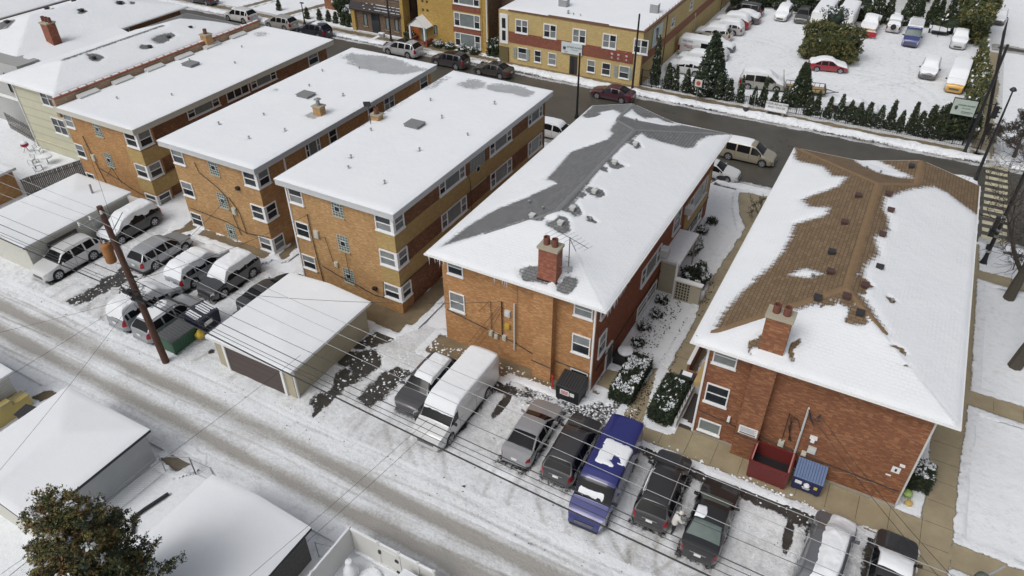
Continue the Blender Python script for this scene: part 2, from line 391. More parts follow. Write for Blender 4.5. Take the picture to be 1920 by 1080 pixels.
# the big snow ground: fine near the camera, coarse to the horizon
gx = np.concatenate([np.geomspace(-1500, -112, 14)*1.0 if False else np.linspace(-1500, -130, 20), lin(-125, 30, .5), np.linspace(40, 1500, 20)])
gy = np.concatenate([np.linspace(-600, -20, 12), lin(-10, 140, .5), np.linspace(160, 1800, 20)])
def gz(X, Y):
    near = ((X > -126) & (X < 31) & (Y > -11) & (Y < 141))
    z = .07*(fbm(X, Y, 3.0, 5, 5)-.5)*near
    # sheets of paving lie on the ground: keep the snow just below them
    for (x0, x1, y0, y1) in ((-140, 40, 61.3, 78.3), (-75, 15, 14.8, 31.6)):
        z = np.where(sdist(X, Y, rect(x0, x1, y0, y1)) < .6, -.06, z)
    return z
struct(gridmesh('ground', gx, gy, gz, SNOW))

# alley with two slushy tracks
RUTS = [(19.55,.10,.6),(19.25,.08,.7),(18.2,.09,.8),(17.75,.08,.5),(17.3,.09,.7),(16.2,.10,.8),(15.9,.08,.5),(20.2,.10,.5),(20.6,.08,.4)]
def alley_z(X, Y):
    tr = np.exp(-((Y-18.7-.12*np.sin(X*.15))/.55)**2)+np.exp(-((Y-16.75-.1*np.sin(X*.13+1))/.55)**2)
    side = sstep(15.9, 15.0, Y)*.14+sstep(19.8, 21.0, Y)*.05
    for (c, w_, a) in RUTS: tr = np.maximum(tr, a*np.exp(-((Y-c-.22*np.sin(X*.11+c*3)-.1*np.sin(X*.37+c))/w_)**2))
    return .035-.045*tr+side*fbm(X, Y, 1.0, 4, 4)+.05*(fbm(X, Y, .9, 8, 4)-.5)
def alley_d(X, Y):
    tr = np.exp(-((Y-18.75-.12*np.sin(X*.15))/.50)**2)+np.exp(-((Y-16.8-.1*np.sin(X*.13+1))/.50)**2)
    streak = fbm(X*.22, Y*1.6, 1.2, 51, 4)
    for (c, w_, a) in RUTS: tr = np.maximum(tr, a*1.25*fbm(X, Y, 3, int(c*7), 2)*np.exp(-((Y-c-.22*np.sin(X*.11+c*3)-.1*np.sin(X*.37+c))/w_)**2))
    return .04+.90*tr*(.70+.45*fbm(X, Y, 6, 21, 3))+.75*sstep(21.8, 18.5, Y)*streak*fbm(X, Y, 2.5, 9, 4)*1.3
struct(gridmesh('alley', lin(-75, 15, .25), lin(14.9, 21.0, .08), alley_z, ASPH_M, {'snow': lambda X, Y: 1.45+0*X, 'dirt': alley_d}))

# the parking strip behind the buildings: trodden snow with bare patches of asphalt
BARE = [(-27.0, 26.2, .8, 1.0, 25), (-26.2, 24.6, .6, 1.1, 20), (-25.7, 22.9, .35, 1.2, 20), (-27.3, 27.6, .9, .5, 0), (-23.5, 25.6, .75, 1.4, 18), (-23.2, 24.2, .4, .6, 0), (-26.1, 29.4, .8, 1.2, 5),
        (-20.3, 29.4, 2.2, .33, -12), (-17.0, 28.6, 1.4, .35, -12), (-11.4, 28.9, 1.2, .3, -8),
        (-13.2, 27.6, .6, .3, 0), (1.55, 26.4, .30, 1.5, 4), (-3.1, 28.7, 5.0, .30, -2), (2.1, 28.35, 1.6, .30, -4), (-15.9, 27.4, .35, 1.6, 0), (-8.7, 27.6, .3, .9, 0),
        (-40.9, 25.6, .3, .5, 10), (-15.0, 20.6, .16, .9, -30), (-25.6, 21.6, .22, .9, 10), (-44.6, 24.0, .3, 1.4, -8), (-35.5, 22.4, .3, .3, 0)]
CARSPOTS = [(-52.8, 24.4), (-52.8, 29.6), (-47.5, 28.5), (-42.9, 28.4), (-40.1, 28.6), (-42.7, 23.2), (-40.3, 23.2), (-36.2, 27.6), (-20.6, 26.2), (-17.95, 25.6), (-13.1, 25.8), (-10.4, 25.9), (-7.95, 24.9), (-5.0, 25.6), (-2.2, 25.0), (3.4, 25.8), (6.1, 26.0)]
STRIPS = [[(-49.0,21.4),(-47.9,21.3),(-47.2,25.6),(-48.9,25.9)], [(-8.2,28.0),(3.0,27.6),(4.2,28.0),(4.2,28.75),(-8.2,28.95)], [(-21.9,28.9),(-16.2,28.3),(-16.2,28.9),(-21.9,29.6)], [(-27.2,28.0),(-26.4,28.0),(-25.0,30.8),(-26.3,31.0)], [(-26.4,21.8),(-25.9,21.6),(-24.6,26.6),(-25.9,27.6),(-26.8,26.9),(-25.9,25)], [(-24.1,23.6),(-23.1,23.4),(-22.6,26.9),(-23.6,27.0)]]
def lot_snow(X, Y):
    s = 1.18+0*X
    for P in STRIPS: s = np.minimum(s, np.clip(.26+(sdist(X, Y, P)+.9*(fbm(X, Y, .9, 19, 4)-.45))*1.2, -.3, 1.3))
    s -= .62*sstep(-16.5, -15, X)*sstep(-8, -9.5, X)*sstep(27.6, 28.4, Y)*(.5+fbm(X, Y, 2, 5, 2)*.6)
    s -= .28*sstep(-28, -8, X)*sstep(27.2, 29.6, Y)
    for (x, y, a, b, r) in BARE:
        c, sn = math.cos(R(r)), math.sin(R(r)); dx, dy = X-x, Y-y
        u, v = (dx*c+dy*sn)/a, (-dx*sn+dy*c)/b
        s = np.minimum(s, np.clip(-.35+1.15*np.sqrt(u*u+v*v)**1.5, -.6, 1.3))
    for (x, y) in CARSPOTS:
        u, v = (X-x)/(1.12+.5*(fbm(X, Y, .8, 57, 3)-.5)), (Y-y)/2.65
        s = np.minimum(s, .10+.62*np.maximum(abs(u), abs(v))**4)
    return s
def tyres(X, Y):
    d = 0*X
    for (x, y) in CARSPOTS:
        for off in (-.72, .72):
            xc = x+off+(.35+.25*math.sin(x*3))*np.maximum(0, 23.2-Y)**1.6*(1 if math.sin(x*7) > 0 else -1)
            d = np.maximum(d, np.exp(-((X-xc)/.13)**2)*(Y < 26.5))
    return d
def lot_dirt(X, Y):
    d = .14+.46*fbm(X, Y, 2.2, 31, 5)*sstep(20, 24, Y)+.30*fbm(X, Y, 5, 11, 3)*sstep(23.5, 20.8, Y)
    d += .75*np.maximum(0, fbm(X*1.7, Y*.35, 1.1, 71, 4)-.5)*sstep(28, 26, Y)
    return d+.25*np.maximum(0, fbm(X, Y, .7, 81, 4)-.5)+.55*tyres(X, Y)*fbm(X, Y, .8, 91, 3)
def lot_z(X, Y):
    s = lot_snow(X, Y)
    z = .02+.05*sstep(.2, 1.0, s)*(.5+fbm(X, Y, 1.2, 41, 5))+.17*sstep(.3, .9, s)*(fbm(X, Y, .75, 43, 4)-.5)*(.5+fbm(X, Y, 3, 47, 2))
    z -= .05*tyres(X, Y)
    for P in WALKS: z = np.where(sdist(X, Y, P) < .25, np.minimum(z, .012), z)
    for (x, y) in CARSPOTS:     # ridges of shovelled snow between the cars
        u = np.maximum(abs(X-x)-1.05, 0); v = np.maximum(abs(Y-y)-2.5, 0); d = np.hypot(u, v)
        z += .10*np.exp(-((d-.3)/.22)**2)*fbm(X, Y, .5, 77, 3)
    z *= sstep(31.3, 30.7, Y)*.98+.02
    return z
WALKS = [rect(-36.4,-25.2,30.0,31.9), rect(-26.6,-25.2,31,32), rect(-22.9,-17.0,29.3,31.2), rect(-21.8,-20.4,28.2,29.6), rect(-17,-11.2,30.1,31.2), [(-8.2,29.0),(8.0,28.75),(9.3,28.75),(9.3,31.6),(-8.2,31.0)], rect(-8.9,-8.05,30.2,31.6), rect(7.6,9.3,20.9,31.6), rect(-49.8,-48.6,30.8,31.6)]
struct(gridmesh('parking_lot', lin(-62, 9.25, .14), lin(20.9, 31.6, .14), lot_z, ASPH_M, {'snow': lot_snow, 'dirt': lot_dirt}))

def sheet(name, polys, mat, z, pad=.8, res=.16, wet=0, ragged=.35, base=1.3, dirt=.1, edge=.30):
    xs = [p[0] for P in polys for p in P]; ys = [p[1] for P in polys for p in P]
    x0, x1, y0, y1 = min(xs)-pad, max(xs)+pad, min(ys)-pad, max(ys)+pad
    def s(X, Y):
        d = np.full(X.shape, 1e9)
        for P in polys: d = np.minimum(d, sdist(X, Y, P))
        d = d+ragged*(fbm(X, Y, .9, 13, 4)-.5)
        return np.clip(edge+d*3.2, -.55, base)
    def near(X, Y):
        d = np.full(X.shape, 1e9)
        for P in polys: d = np.minimum(d, sdist(X, Y, P))
        return d < pad*.8
    zf = lambda X, Y: z+.07*sstep(.1, .9, s(X, Y))*(.4+fbm(X, Y, .8, 5, 4))-.10*(1-near(X, Y).astype(float)*1.0)
    return struct(gridmesh(name, lin(x0, x1, res), lin(y0, y1, res), zf, mat, {'snow': s, 'dirt': lambda X, Y: dirt*np.ones(X.shape)}, mask=near))
# concrete behind the buildings
sheet('walk', [[(-36.4,30.0),(-25.6,30.0),(-25.6,31.9),(-26.6,31.9),(-36.4,31.9)], [(-26.5,31.0),(-25.2,31.0),(-25.0,56.0),(-26.3,56.0)],
               [(-22.9,29.3),(-17.0,29.6),(-17.0,31.2),(-22.9,31.2)], [(-21.8,28.2),(-20.4,28.2),(-20.4,29.6),(-21.8,29.6)], [(-17,30.2),(-12.0,30.1),(-11,31.2),(-17,31.2)]], CONCW_M, .05)
sheet('walk', [[(-49.6,31.0),(-48.9,30.8),(-48.6,33.1),(-49.8,34.0)], [(-47.5,32.3),(-40.2,32.2),(-40.2,33.0),(-47.5,33.0)], [(-39.8,33),(-38.9,33),(-38.9,36.5),(-39.8,36.5)]], CONCW_M, .06, ragged=.8, edge=.4)
# courtyard path between the two hip roofed houses
sheet('courtyard_path', [[(-7.2,30.5),(-6.4,30.5),(-6.3,45.5),(-6.7,48.5),(-6.9,51.5),(-6.5,55),(-7.2,58),(-7.6,60.9),(-9.9,60.4),(-9.2,57.5),(-8.0,54.4),(-8.1,50.5),(-8.35,48.2),(-8.3,44.5),(-7.9,39.8),(-8.0,35)]], CONC_M, .05, ragged=.5)
# long public sidewalk at right, with the short walks that cross the parkway
sheet('sidewalk', [[(-8.2,29.0),(8.9,28.75),(8.9,30.6),(8.0,30.6),(6.3,30.7),(-8.2,31.0)], [(-11.4,31.1),(-10.5,31.1),(-10.5,33.4),(-11.4,33.4)], [(-8.9,30.2),(-8.05,30.2),(-8.05,34.5),(-8.7,35.0)], [(7.62,22.0),(7.55,30.0),(7.55,61.0),(9.15,61.0),(9.22,42),(8.95,36),(8.85,28),(8.35,22.0)], [(7.6,10),(9.1,10),(9.1,22),(7.6,22)], [(9.1,41.1),(20,40.6),(20,42.2),(9.1,42.4)], [(9.0,56.0),(20,55.2),(20,57.4),(9.0,57.0)], [(9.0,28.4),(20,28.2),(20,29.6),(9.0,29.9)]], CONC_M, .055, ragged=.22, edge=.15)
jn = MB()
for y in np.arange(23, 61, 1.55): jn.box(7.62, 9.05, y, y+.022, .052, .060)
for x in np.arange(-8, 7.6, 1.55): jn.box(x, x+.022, 29.05, 30.85, .058, .066)
for y in np.arange(32, 58, 1.6): jn.box(-7.95, -6.4, y, y+.02, .05, .056)
for x in (10.6, 12.2, 13.8): jn.box(x, x+.02, 41.25, 42.2, .052, .060)
struct(jn.build('sidewalk_joints', plain('joint_dark', (.08,.068,.05), .9)))
# street
def st_snow(X, Y):
    e1 = (Y-62.1)-.5*fbm(X, Y, 1.8, 3, 4); e2 = (77.0-Y)-.7*fbm(X, Y, 1.4, 4, 4)
    s = np.clip(.95-np.minimum(e1, e2)*1.5, -.55, 1.3)
    return s
def st_dirt(X, Y):
    e = np.minimum(Y-62.1, 77.0-Y); return .5*(fbm(X*.12, Y, 1.5, 15, 4) > .56)*(Y > 63.5)*(Y < 76)+ .25+.9*np.exp(-(np.maximum(e, 0)/.9)**2)*fbm(X, Y, .8, 9, 4)
struct(gridmesh('street', np.concatenate([np.linspace(-300, -125, 30), lin(-124.5, 40, .5)]), lin(61.5, 77.8, .25), lambda X, Y: .03+0*X, STREET_M, {'snow': st_snow, 'dirt': st_dirt}))
cr = MB()
for (x, l) in ((-25, 2.6), (-14.2, 3.2), (-2, 3.4)):
    y = 68.5
    for k in range(7):
        cr.box(x+.1*math.sin(k*2.1), x+.1*math.sin(k*2.1)+.06, y+k*l/7, y+(k+1)*l/7+.02, .034, .0375)
for (x, y) in ((-9.5, 71.3), (-9.0, 70.5), (-8.2, 71.8), (-8.8, 72.6), (-21, 74.0)):
    px, py = x, y
    for k in range(9):
        nx_, ny_ = px+random.uniform(-.35, .35), py+random.uniform(-.3, .35); cr.quad((px, py, .036), (nx_, ny_, .036), (nx_+.05, ny_+.03, .036), (px+.05, py+.03, .036)); px, py = nx_, ny_
struct(cr.build('road_cracks', plain('crack_sealer', (.045,.04,.033), .8)))
# crosswalk bars on the right
cw = MB()
for k, y in enumerate(np.arange(62.4, 76.6, 1.27)):
    cw.box(9.3+.03*(k % 2), 11.15, y, y+.62, .034, .038)
struct(cw.build('crosswalk', covered('crossing_paint', (.60,.56,.40), (.44,.41,.28), 'flat', 1.5, rough=.6)))
for o in C.objects:
    if o.name == 'crosswalk':
        a = o.data.attributes.new('snow', 'FLOAT', 'POINT')
        for v in a.data: v.value = .02
        a = o.data.attributes.new('dirt', 'FLOAT', 'POINT')
# snow banks along both kerbs and the ploughed far pavement
def bank(name, x0, x1, yc, wdt, h, seed, dirt=.35):
    def zf(X, Y):
        c = yc+.25*(fbm(X, Y*0, 5, seed, 3)-.5)*2; t = np.clip(1-((Y-c)/wdt)**2, 0, 1)
        return .02+h*t**.7*(.35+.55*fbm(X, Y, 1.5, seed+1, 3)+.7*fbm(X, Y, .45, seed+2, 3))-.05*(t <= 0)
    return struct(gridmesh(name, lin(x0, x1, .2), lin(yc-wdt-.2, yc+wdt+.2, .12), zf, ASPH_M, {'snow': lambda X, Y: 1.1-.75*np.clip(abs(Y-yc)/wdt, 0, 1)**3, 'dirt': lambda X, Y: dirt*fbm(X, Y, 1.1, seed+5, 4)+.25*np.clip(abs(Y-yc)/wdt, 0, 1)**3}))
bank('snow_bank', -46, 9.2, 77.75, .85, .42, 3); bank('snow_bank', -110, -62, 77.6, .7, .3, 13); bank('snow_bank', -60, -47.0, 77.5, .6, .25, 23)
bank('snow_bank', -12.5, 7.4, 61.6, .5, .18, 33); bank('snow_bank', 10.9, 30, 61.6, .6, .2, 43)
def mound():
    P = [(5.2,61.5),(5.2,72.8),(7.4,73.7),(8.7,73.5),(9.25,71.5),(9.2,61.5)]
    s = lambda X, Y: sstep(.15, -.7, sdist(X, Y, P)+.3*(fbm(X, Y, .9, 3, 3)-.5))
    return struct(gridmesh('snow_bank', lin(4.8, 9.7, .15), lin(61.2, 74.2, .15), lambda X, Y: .0+.26*s(X, Y)*(.6+.5*fbm(X, Y, 1, 9, 4)), STREET_M, {'snow': lambda X, Y: -.3+1.5*s(X, Y), 'dirt': lambda X, Y: .15*fbm(X, Y, 1, 2, 3)}))
mound()
bank('snow_bank', 11.3, 30, 77.6, .6, .25, 53)
sheet('sidewalk', [[(-110,78.9),(-46,78.8),(-26,78.75),(-8,78.65),(9,78.6),(9,79.55),(-8,79.5),(-27.6,79.75),(-46,79.8),(-110,80.0)]], CONCW_M, .03, res=.25, dirt=.7, ragged=.7, edge=.40, base=1.0)
sheet('sidewalk', [[(7.9,78.3),(9.8,78.3),(9.9,112),(8.7,112)]], CONC_M, .03, res=.25, dirt=.5, ragged=.9, edge=.45, base=1.0)
# yard in front of the dentist and the mustard block: bare wet walks
sheet('walk', [[(-64.5,78.3),(-61,78.3),(-61,80.3),(-64.5,80.3)], [(-52,78.6),(-48.5,78.6),(-48.5,80.3),(-52,80.3)], [(-49,77.6),(-46,77.6),(-46,79.6),(-49,79.6)]], CONCW_M, .045, res=.2)
# side road far right
sheet('side_road', [[(9.5,113.6),(40,111.5),(40,113.6),(9.5,115.2)]], ASPH_M, .03, res=.3, dirt=.9, ragged=.8, edge=.8)
# rows of faint wheel ruts in the car lot
ru = []
def ruts(X, Y):
    d = .0*X
    for (cx, cy, r) in ((-4, 88, 7.5), (-4, 88, 9.2), (6, 86, 11), (6, 86, 12.6), (-20, 93, 9), (-20, 93, 10.5)):
        d = np.maximum(d, np.exp(-((np.hypot(X-cx, Y-cy)-r)/.28)**2))
    for (xx) in (-1.4, .4): d = np.maximum(d, .8*np.exp(-((X-xx+.10*(Y-100))/.25)**2)*(Y > 92)*(Y < 108))
    return d
struct(gridmesh('car_lot', lin(-26.8, 7.6, .3), lin(81.4, 117, .3), lambda X, Y: .09-.05*ruts(X, Y)+.05*(fbm(X, Y, 1.5, 61, 4)-.5), ASPH_M,
       {'snow': lambda X, Y: 1.5+0*X, 'dirt': lambda X, Y: .12+.42*ruts(X, Y)*fbm(X, Y, 2, 7, 3)}))
# ------------------------------------------------------------------ building helpers
def wbox(mb, ax, plane, a0, a1, z0, z1, d0, d1, m=0):
    """box on a wall: ax 'f' = wall facing -y at y=plane, 'r' = facing +x at x=plane, 'l' = facing -x, d = distance out of the wall"""
    if ax == 'f': mb.box(a0, a1, plane-d1, plane-d0, z0, z1, m)
    elif ax == 'r': mb.box(plane+d0, plane+d1, a0, a1, z0, z1, m)
    elif ax == 'l': mb.box(plane-d1, plane-d0, a0, a1, z0, z1, m)
    elif ax == 'k': mb.box(a0, a1, plane+d0, plane+d1, z0, z1, m)
def window(par, ax, pl, a0, a1, z0, z1, kind='dh', frame=None, sill=True, snowy=False, t=.07):
    """kinds: dh double hung, tri = narrow / picture / narrow, two = pair, pic"""
    frame = frame or WHITE; f = MB(); g = MB(); o = .075
    wbox(f, ax, pl, a0, a0+t, z0, z1, 0, o); wbox(f, ax, pl, a1-t, a1, z0, z1, 0, o)
    wbox(f, ax, pl, a0+t, a1-t, z1-t, z1, 0, o); wbox(f, ax, pl, a0+t, a1-t, z0, z0+t, 0, o)
    def dh(b0, b1):
        zm = z0+(z1-z0)*random.uniform(.47, .53)
        wbox(f, ax, pl, b0, b1, zm-.025, zm+.025, .012, o-.02)
        wbox(g, ax, pl, b0, b1, zm+.025, z1-t, 0, .012, 1 if random.random() < .55 else 0)
        wbox(g, ax, pl, b0, b1, z0+t, zm-.025, 0, .012, 0 if random.random() < .7 else 1)
    if kind == 'dh': dh(a0+t, a1-t)
    elif kind == 'pic': wbox(g, ax, pl, a0+t, a1-t, z0+t, z1-t, 0, .012, 2)
    elif kind == 'two':
        m = (a0+a1)/2; wbox(f, ax, pl, m-t*.6, m+t*.6, z0+t, z1-t, 0, o); dh(a0+t, m-t*.6); dh(m+t*.6, a1-t)
    elif kind == 'tri':
        q = (a1-a0)*.22
        for m in (a0+q, a1-q): wbox(f, ax, pl, m-t*.5, m+t*.5, z0+t, z1-t, 0, o)
        dh(a0+t, a0+q-t*.5); dh(a1-q+t*.5, a1-t); wbox(g, ax, pl, a0+q+t*.5, a1-q-t*.5, z0+t, z1-t, 0, .012, 2)
    elif kind == 'strip':
        n = max(3, int((a1-a0)/.7))
        for k in range(n):
            b0 = a0+t+(a1-a0-2*t)*k/n; b1 = a0+t+(a1-a0-2*t)*(k+1)/n
            if k: wbox(f, ax, pl, b0-.03, b0+.03, z0+t, z1-t, 0, o-.01)
            wbox(g, ax, pl, b0+.03, b1-.03, z0+t, z1-t, 0, .012, 0)
    w_ = f.build('window', frame, par); g.build('pane', [GLASS, BLIND, CURTAIN], w_)
    if sill:
        s = MB(); wbox(s, ax, pl, a0-.05, a1+.05, z0-.09, z0, 0, .13); s.build('sill', STONE if frame is not WHITE else WHITE, w_)
        if snowy:
            s = MB(); wbox(s, ax, pl, a0, a1, z0+.001, z0+.05, .076, .125); s.build('sill_snow', SNOW, w_)
    return w_
def corner_window(par, px, py, fw, sw, z0, z1):
    """white framed window that wraps the corner at (px, py): fw along the front, sw along the right side"""
    f = MB(); g = MB(); t = .08; o = .09
    f.box(px-.16, px+o, py-o, py+.16, z0, z1)
    f.box(px-fw, px-fw+t, py-o, py, z0, z1); f.box(px-fw+t, px-.16, py-o, py, z1-t, z1); f.box(px-fw+t, px-.16, py-o, py, z0, z0+t)
    f.box(px, px+o, py+sw-t, py+sw, z0, z1); f.box(px, px+o, py+.16, py+sw-t, z1-t, z1); f.box(px, px+o, py+.16, py+sw-t, z0, z0+t)
    zm = (z0+z1)/2
    f.box(px-fw+t, px-.16, py-o+.02, py, zm-.03, zm+.03); f.box(px, px+o-.02, py+.16, py+sw-t, zm-.03, zm+.03)
    f.box(px-fw-.04, px+o+.05, py-o-.05, py-o, z0-.09, z0+.02); f.box(px+o, px+o+.05, py-o, py+sw+.04, z0-.09, z0+.02)
    for k, (a, b) in enumerate(((zm+.03, z1-t), (z0+t, zm-.03))):
        g.box(px-fw+t, px-.16, py-.012, py, a, b, 1 if random.random() < .5 else 0); g.box(px, px+.012, py+.16, py+sw-t, a, b, 1 if random.random() < .4 else 0)
    w_ = f.build('corner_window', WHITE, par); g.build('pane', [GLASS, BLIND], w_)
def glassblock(par, ax, pl, a0, a1, z0, z1, vent=True):
    g = MB(); wbox(g, ax, pl, a0, a1, z0, z1, 0, .02); b = g.build('glass_block_window', GBLOCK, par)
    f = MB(); n = max(2, round((a1-a0)/.22)); m = max(2, round((z1-z0)/.22))
    for k in range(n+1): x = a0+(a1-a0)*k/n; wbox(f, ax, pl, x-.013, x+.013, z0, z1, .02, .034)
    for k in range(m+1): z = z0+(z1-z0)*k/m; wbox(f, ax, pl, a0, a1, z-.013, z+.013, .02, .032)
    f.build('joint_grid', GREYTRIM, b)
    if vent:
        v = MB(); c = (a0+a1)/2; d = (z0+z1)/2; wbox(v, ax, pl, c-.24, c+.24, d-.22, d+.22, .035, .07); vv = v.build('vent_frame', GREYTRIM, b)
        v = MB(); wbox(v, ax, pl, c-.19, c+.19, d-.17, d+.17, .07, .078); v.build('pane', GLASS, b)
    s = MB(); wbox(s, ax, pl, a0-.05, a1+.05, z0-.09, z0, 0, .11); s.build('sill', STONE, b)
def roofsnow(par, x0, x1, y0, y1, z, gaps=(), th=.16, name='roof_snow', res=.22, slump=.10):
    th = th*.6
    """snow lying on a flat roof, rounded at the rim; gaps = (x, y, rx, ry, strength) where it has melted thin"""
    def s(X, Y):
        v = 1.4+0*X
        wx = .9*(fbm(X, Y, 2.2, 17, 4)-.5); wy = .9*(fbm(X, Y, 2.2, 27, 4)-.5)
        for (gx_, gy_, a, b, k) in gaps: v = np.minimum(v, 1.4-k*np.exp(-((abs(X+wx*a-gx_)/a)**3+(abs(Y+wy*b-gy_)/b)**3)**1.2))
        return v
    def zf(X, Y):
        e = np.minimum(np.minimum(X-x0, x1-X), np.minimum(Y-y0, y1-Y))
        t = sstep(-.02, .45, e)**.5
        return z+.01+th*t*(.65+.7*fbm(X, Y, 5, 3, 3))*np.clip(s(X, Y), .12, 1)+.012*(fbm(X, Y, .8, 8, 3)-.5)
    o = gridmesh(name, lin(x0, x1, res), lin(y0, y1, res), zf, FLATSNOW, {'snow': s, 'dirt': lambda X, Y: .10*fbm(X, Y, 4, 6, 3)}, parent=par)
    b = MB()     # the cut edge of the snow
    xs = lin(x0, x1, .4); ys = lin(y0, y1, .4)
    for k in range(len(xs)-1):
        b.quad((xs[k], y0, z), (xs[k+1], y0, z), (xs[k+1], y0, z+.035), (xs[k], y0, z+.035)); b.quad((xs[k+1], y1, z), (xs[k], y1, z), (xs[k], y1, z+.035), (xs[k+1], y1, z+.035))
    for k in range(len(ys)-1):
        b.quad((x1, ys[k], z), (x1, ys[k+1], z), (x1, ys[k+1], z+.035), (x1, ys[k], z+.035)); b.quad((x0, ys[k+1], z), (x0, ys[k], z), (x0, ys[k], z+.035), (x0, ys[k+1], z+.035))
    b.build('snow_edge', ROOFSNOW, o)
    return o
FLATSNOW = covered('roof_snow_thin', (.36, .375, .39), (.43, .44, .455), 'flat', 1.0, rough=.7, edge=.55, dirty=(.5, .51, .53))
def vent(par, x, y, z, kind='pipe'):
    m = MB()
    if kind == 'pipe':
        m.lathe((x, y, z-.1), [(.05, 0), (.05, .26), (.09, .28), (.09, .33), (.03, .37)], 10); m.build('vent_pipe', GALV, par, True)
    elif kind == 'cone':
        m.lathe((x, y, z-.1), [(.22, 0), (.16, .14), (.1, .16), (.1, .42), (.19, .42), (.0, .56)], 10); m.build('vent_pipe', GALV, par, True)
    elif kind == 'hatch':
        m.obox((x, y, z+.12), (1.25, 1.05, .3)); m.obox((x, y, z+.29), (1.35, 1.15, .05)); h = m.build('roof_hatch', plain('hatch_grey%d' % (int(x*7) % 97), (.20,.205,.21), .7), par)
def cornice(par, x0, x1, y0, y1, z0, z1, mat):
    m = MB(); m.box(x0, x1, y0, y1, z0, z1); m.box(x0-.035, x1+.035, y0-.035, y1+.035, z1-.07, z1+.02)
    return m.build('roof', mat, par)
def chimney(par, x, y, sx, sy, z0, z1, brickm, cap=.12, pots=1, metal=False):
    m = MB(); m.box(x-sx/2, x+sx/2, y-sy/2, y+sy/2, z0, z1); c = m.build('chimney', brickm, par)
    m = MB(); m.box(x-sx/2-.08, x+sx/2+.08, y-sy/2-.08, y+sy/2+.08, z1, z1+cap); m.build('chimney_cap', STONE, c)
    for k in range(pots):
        px = x+(k-(pots-1)/2)*.52; m = MB()
        if metal: m.lathe((px, y, z1+cap), [(.16, 0), (.16, .35), (.13, .36), (.13, .5), (.32, .52), (.0, .68)], 12); m.build('chimney_pot', GALV, c, True)
        else: m.lathe((px, y, z1+cap), [(.19, 0), (.19, .48), (.15, .48), (.15, .1)], 16); m.build('chimney_pot', plain('clay_pot', (.16,.06,.04), .8), c, True)
    return c
def cable(par, pts, r=.015, name='cable', mat=None):
    m = MB(); m.tube(pts, r, 5); return m.build(name, mat or BLACK, par)
def meter(par, ax, pl, a, z, sx=.3, sz=.42, col=None, name='meter_box', d=.16):
    m = MB(); wbox(m, ax, pl, a-sx/2, a+sx/2, z-sz/2, z+sz/2, 0, d); wbox(m, ax, pl, a-sx/2+.05, a+sx/2-.05, z-sz/2+.06, z+sz/2-.1, d, d+.025); return m.build(name, col or plain('meter_beige', (.50,.50,.42), .5), par)
def downspout(par, ax, pl, a, z0, z1, mat=None):
    m = MB(); wbox(m, ax, pl, a-.055, a+.055, z0, z1, 0, .10); return m.build('downspout', mat or WHITE, par)
def walls(par, x0, x1, y0, y1, z0, z1, mf, ms, name='wall'):
    m = MB()
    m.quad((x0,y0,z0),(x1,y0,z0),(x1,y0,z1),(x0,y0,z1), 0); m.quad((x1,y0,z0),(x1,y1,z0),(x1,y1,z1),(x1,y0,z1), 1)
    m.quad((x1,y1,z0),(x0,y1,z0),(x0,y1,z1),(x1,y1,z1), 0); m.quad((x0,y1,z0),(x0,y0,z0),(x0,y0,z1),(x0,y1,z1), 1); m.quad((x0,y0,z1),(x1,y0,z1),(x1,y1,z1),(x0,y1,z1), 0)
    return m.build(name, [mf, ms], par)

# ---------- flat roofed block with the tan belts (third from the left)
b3 = thing('apartment_building', 'flat roofed tan brick block with yellow belts round its corner, beside the grey shingled roof', 'apartment building', (-31.1, 43.0, 0), group='brick apartment blocks in a row')
X0, X1, Y0, Y1 = -35.7, -26.5, 31.85, 54.0
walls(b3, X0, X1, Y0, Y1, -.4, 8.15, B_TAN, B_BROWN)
for (z0, z1) in ((5.30, 6.70), (2.50, 3.92), (-.05, 1.12)):
    m = MB(); m.box(X1-1.5, X1+.04, Y0-.04, Y0, z0, z1); m.box(X1, X1+.04, Y0, (Y1-.3 if z0 > 1 else Y0+1.3), z0, z1); m.build('brick_band', B_YEL if z0 > 1 else B_TANO, b3)
cornice(b3, X0-.45, X1+.45, Y0-.42, Y1+.5, 8.15, 8.58, FASCIA)
roofsnow(b3, X0-.47, X1+.47, Y0-.44, Y1+.52, 8.6, [(x_, y_, .3, .3, .95) for x_, y_ in ((-33.3,36.3),(-28.9,34.4),(-29.6,39.6),(-31.3,45.2),(-29.0,49.6))]+[(-29.4, 52.9, 3.2, 1.3, 1.15), (-33.0, 52.2, 1.8, 1.6, 1.05), (-36.0, 44, .7, 5, .8), (-27.0, 50, .5, 3, .6), (-35.9, 51, .8, 2.5, .9)])
for z0, z1 in ((6.78, 8.02), (3.96, 5.22), (1.15, 2.36)):
    window(b3, 'f', Y0, -35.45, -34.2, z0, z1)
    corner_window(b3, X1, Y0, 1.42, 1.15, z0, z1)
    glassblock(b3, 'f', Y0, -31.6, -30.65, z0, z1)
for z0, z1 in ((6.85, 7.85), (4.0, 5.28)):
    window(b3, 'r', X1, 37.3, 40.75, z0, z1, 'tri'); window(b3, 'r', X1, 44.4, 47.9, z0-.05, z1-.05, 'tri'); window(b3, 'r', X1, 50.8, 53.4, z0-.1, z1-.1, 'tri')
window(b3, 'r', X1, 37.5, 39.6, .55, 1.5, 'two')
glassblock(b3, 'r', X1, 41.5, 43.6, 5.4, 7.8)
for (x, y) in ((-33.3, 36.3), (-32.4, 34.9), (-28.9, 34.4), (-29.6, 39.6), (-27.8, 43.4), (-31.3, 45.2), (-34.0, 47.6), (-29.0, 49.6), (-34.8, 40.6)): vent(b3, x, y, 8.7)
vent(b3, -32.4, 43.0, 8.62, 'hatch')
chimney(b3, -35.75, 42.6, .78, .62, 7.9, 9.05, B_TAN, .1, 1)
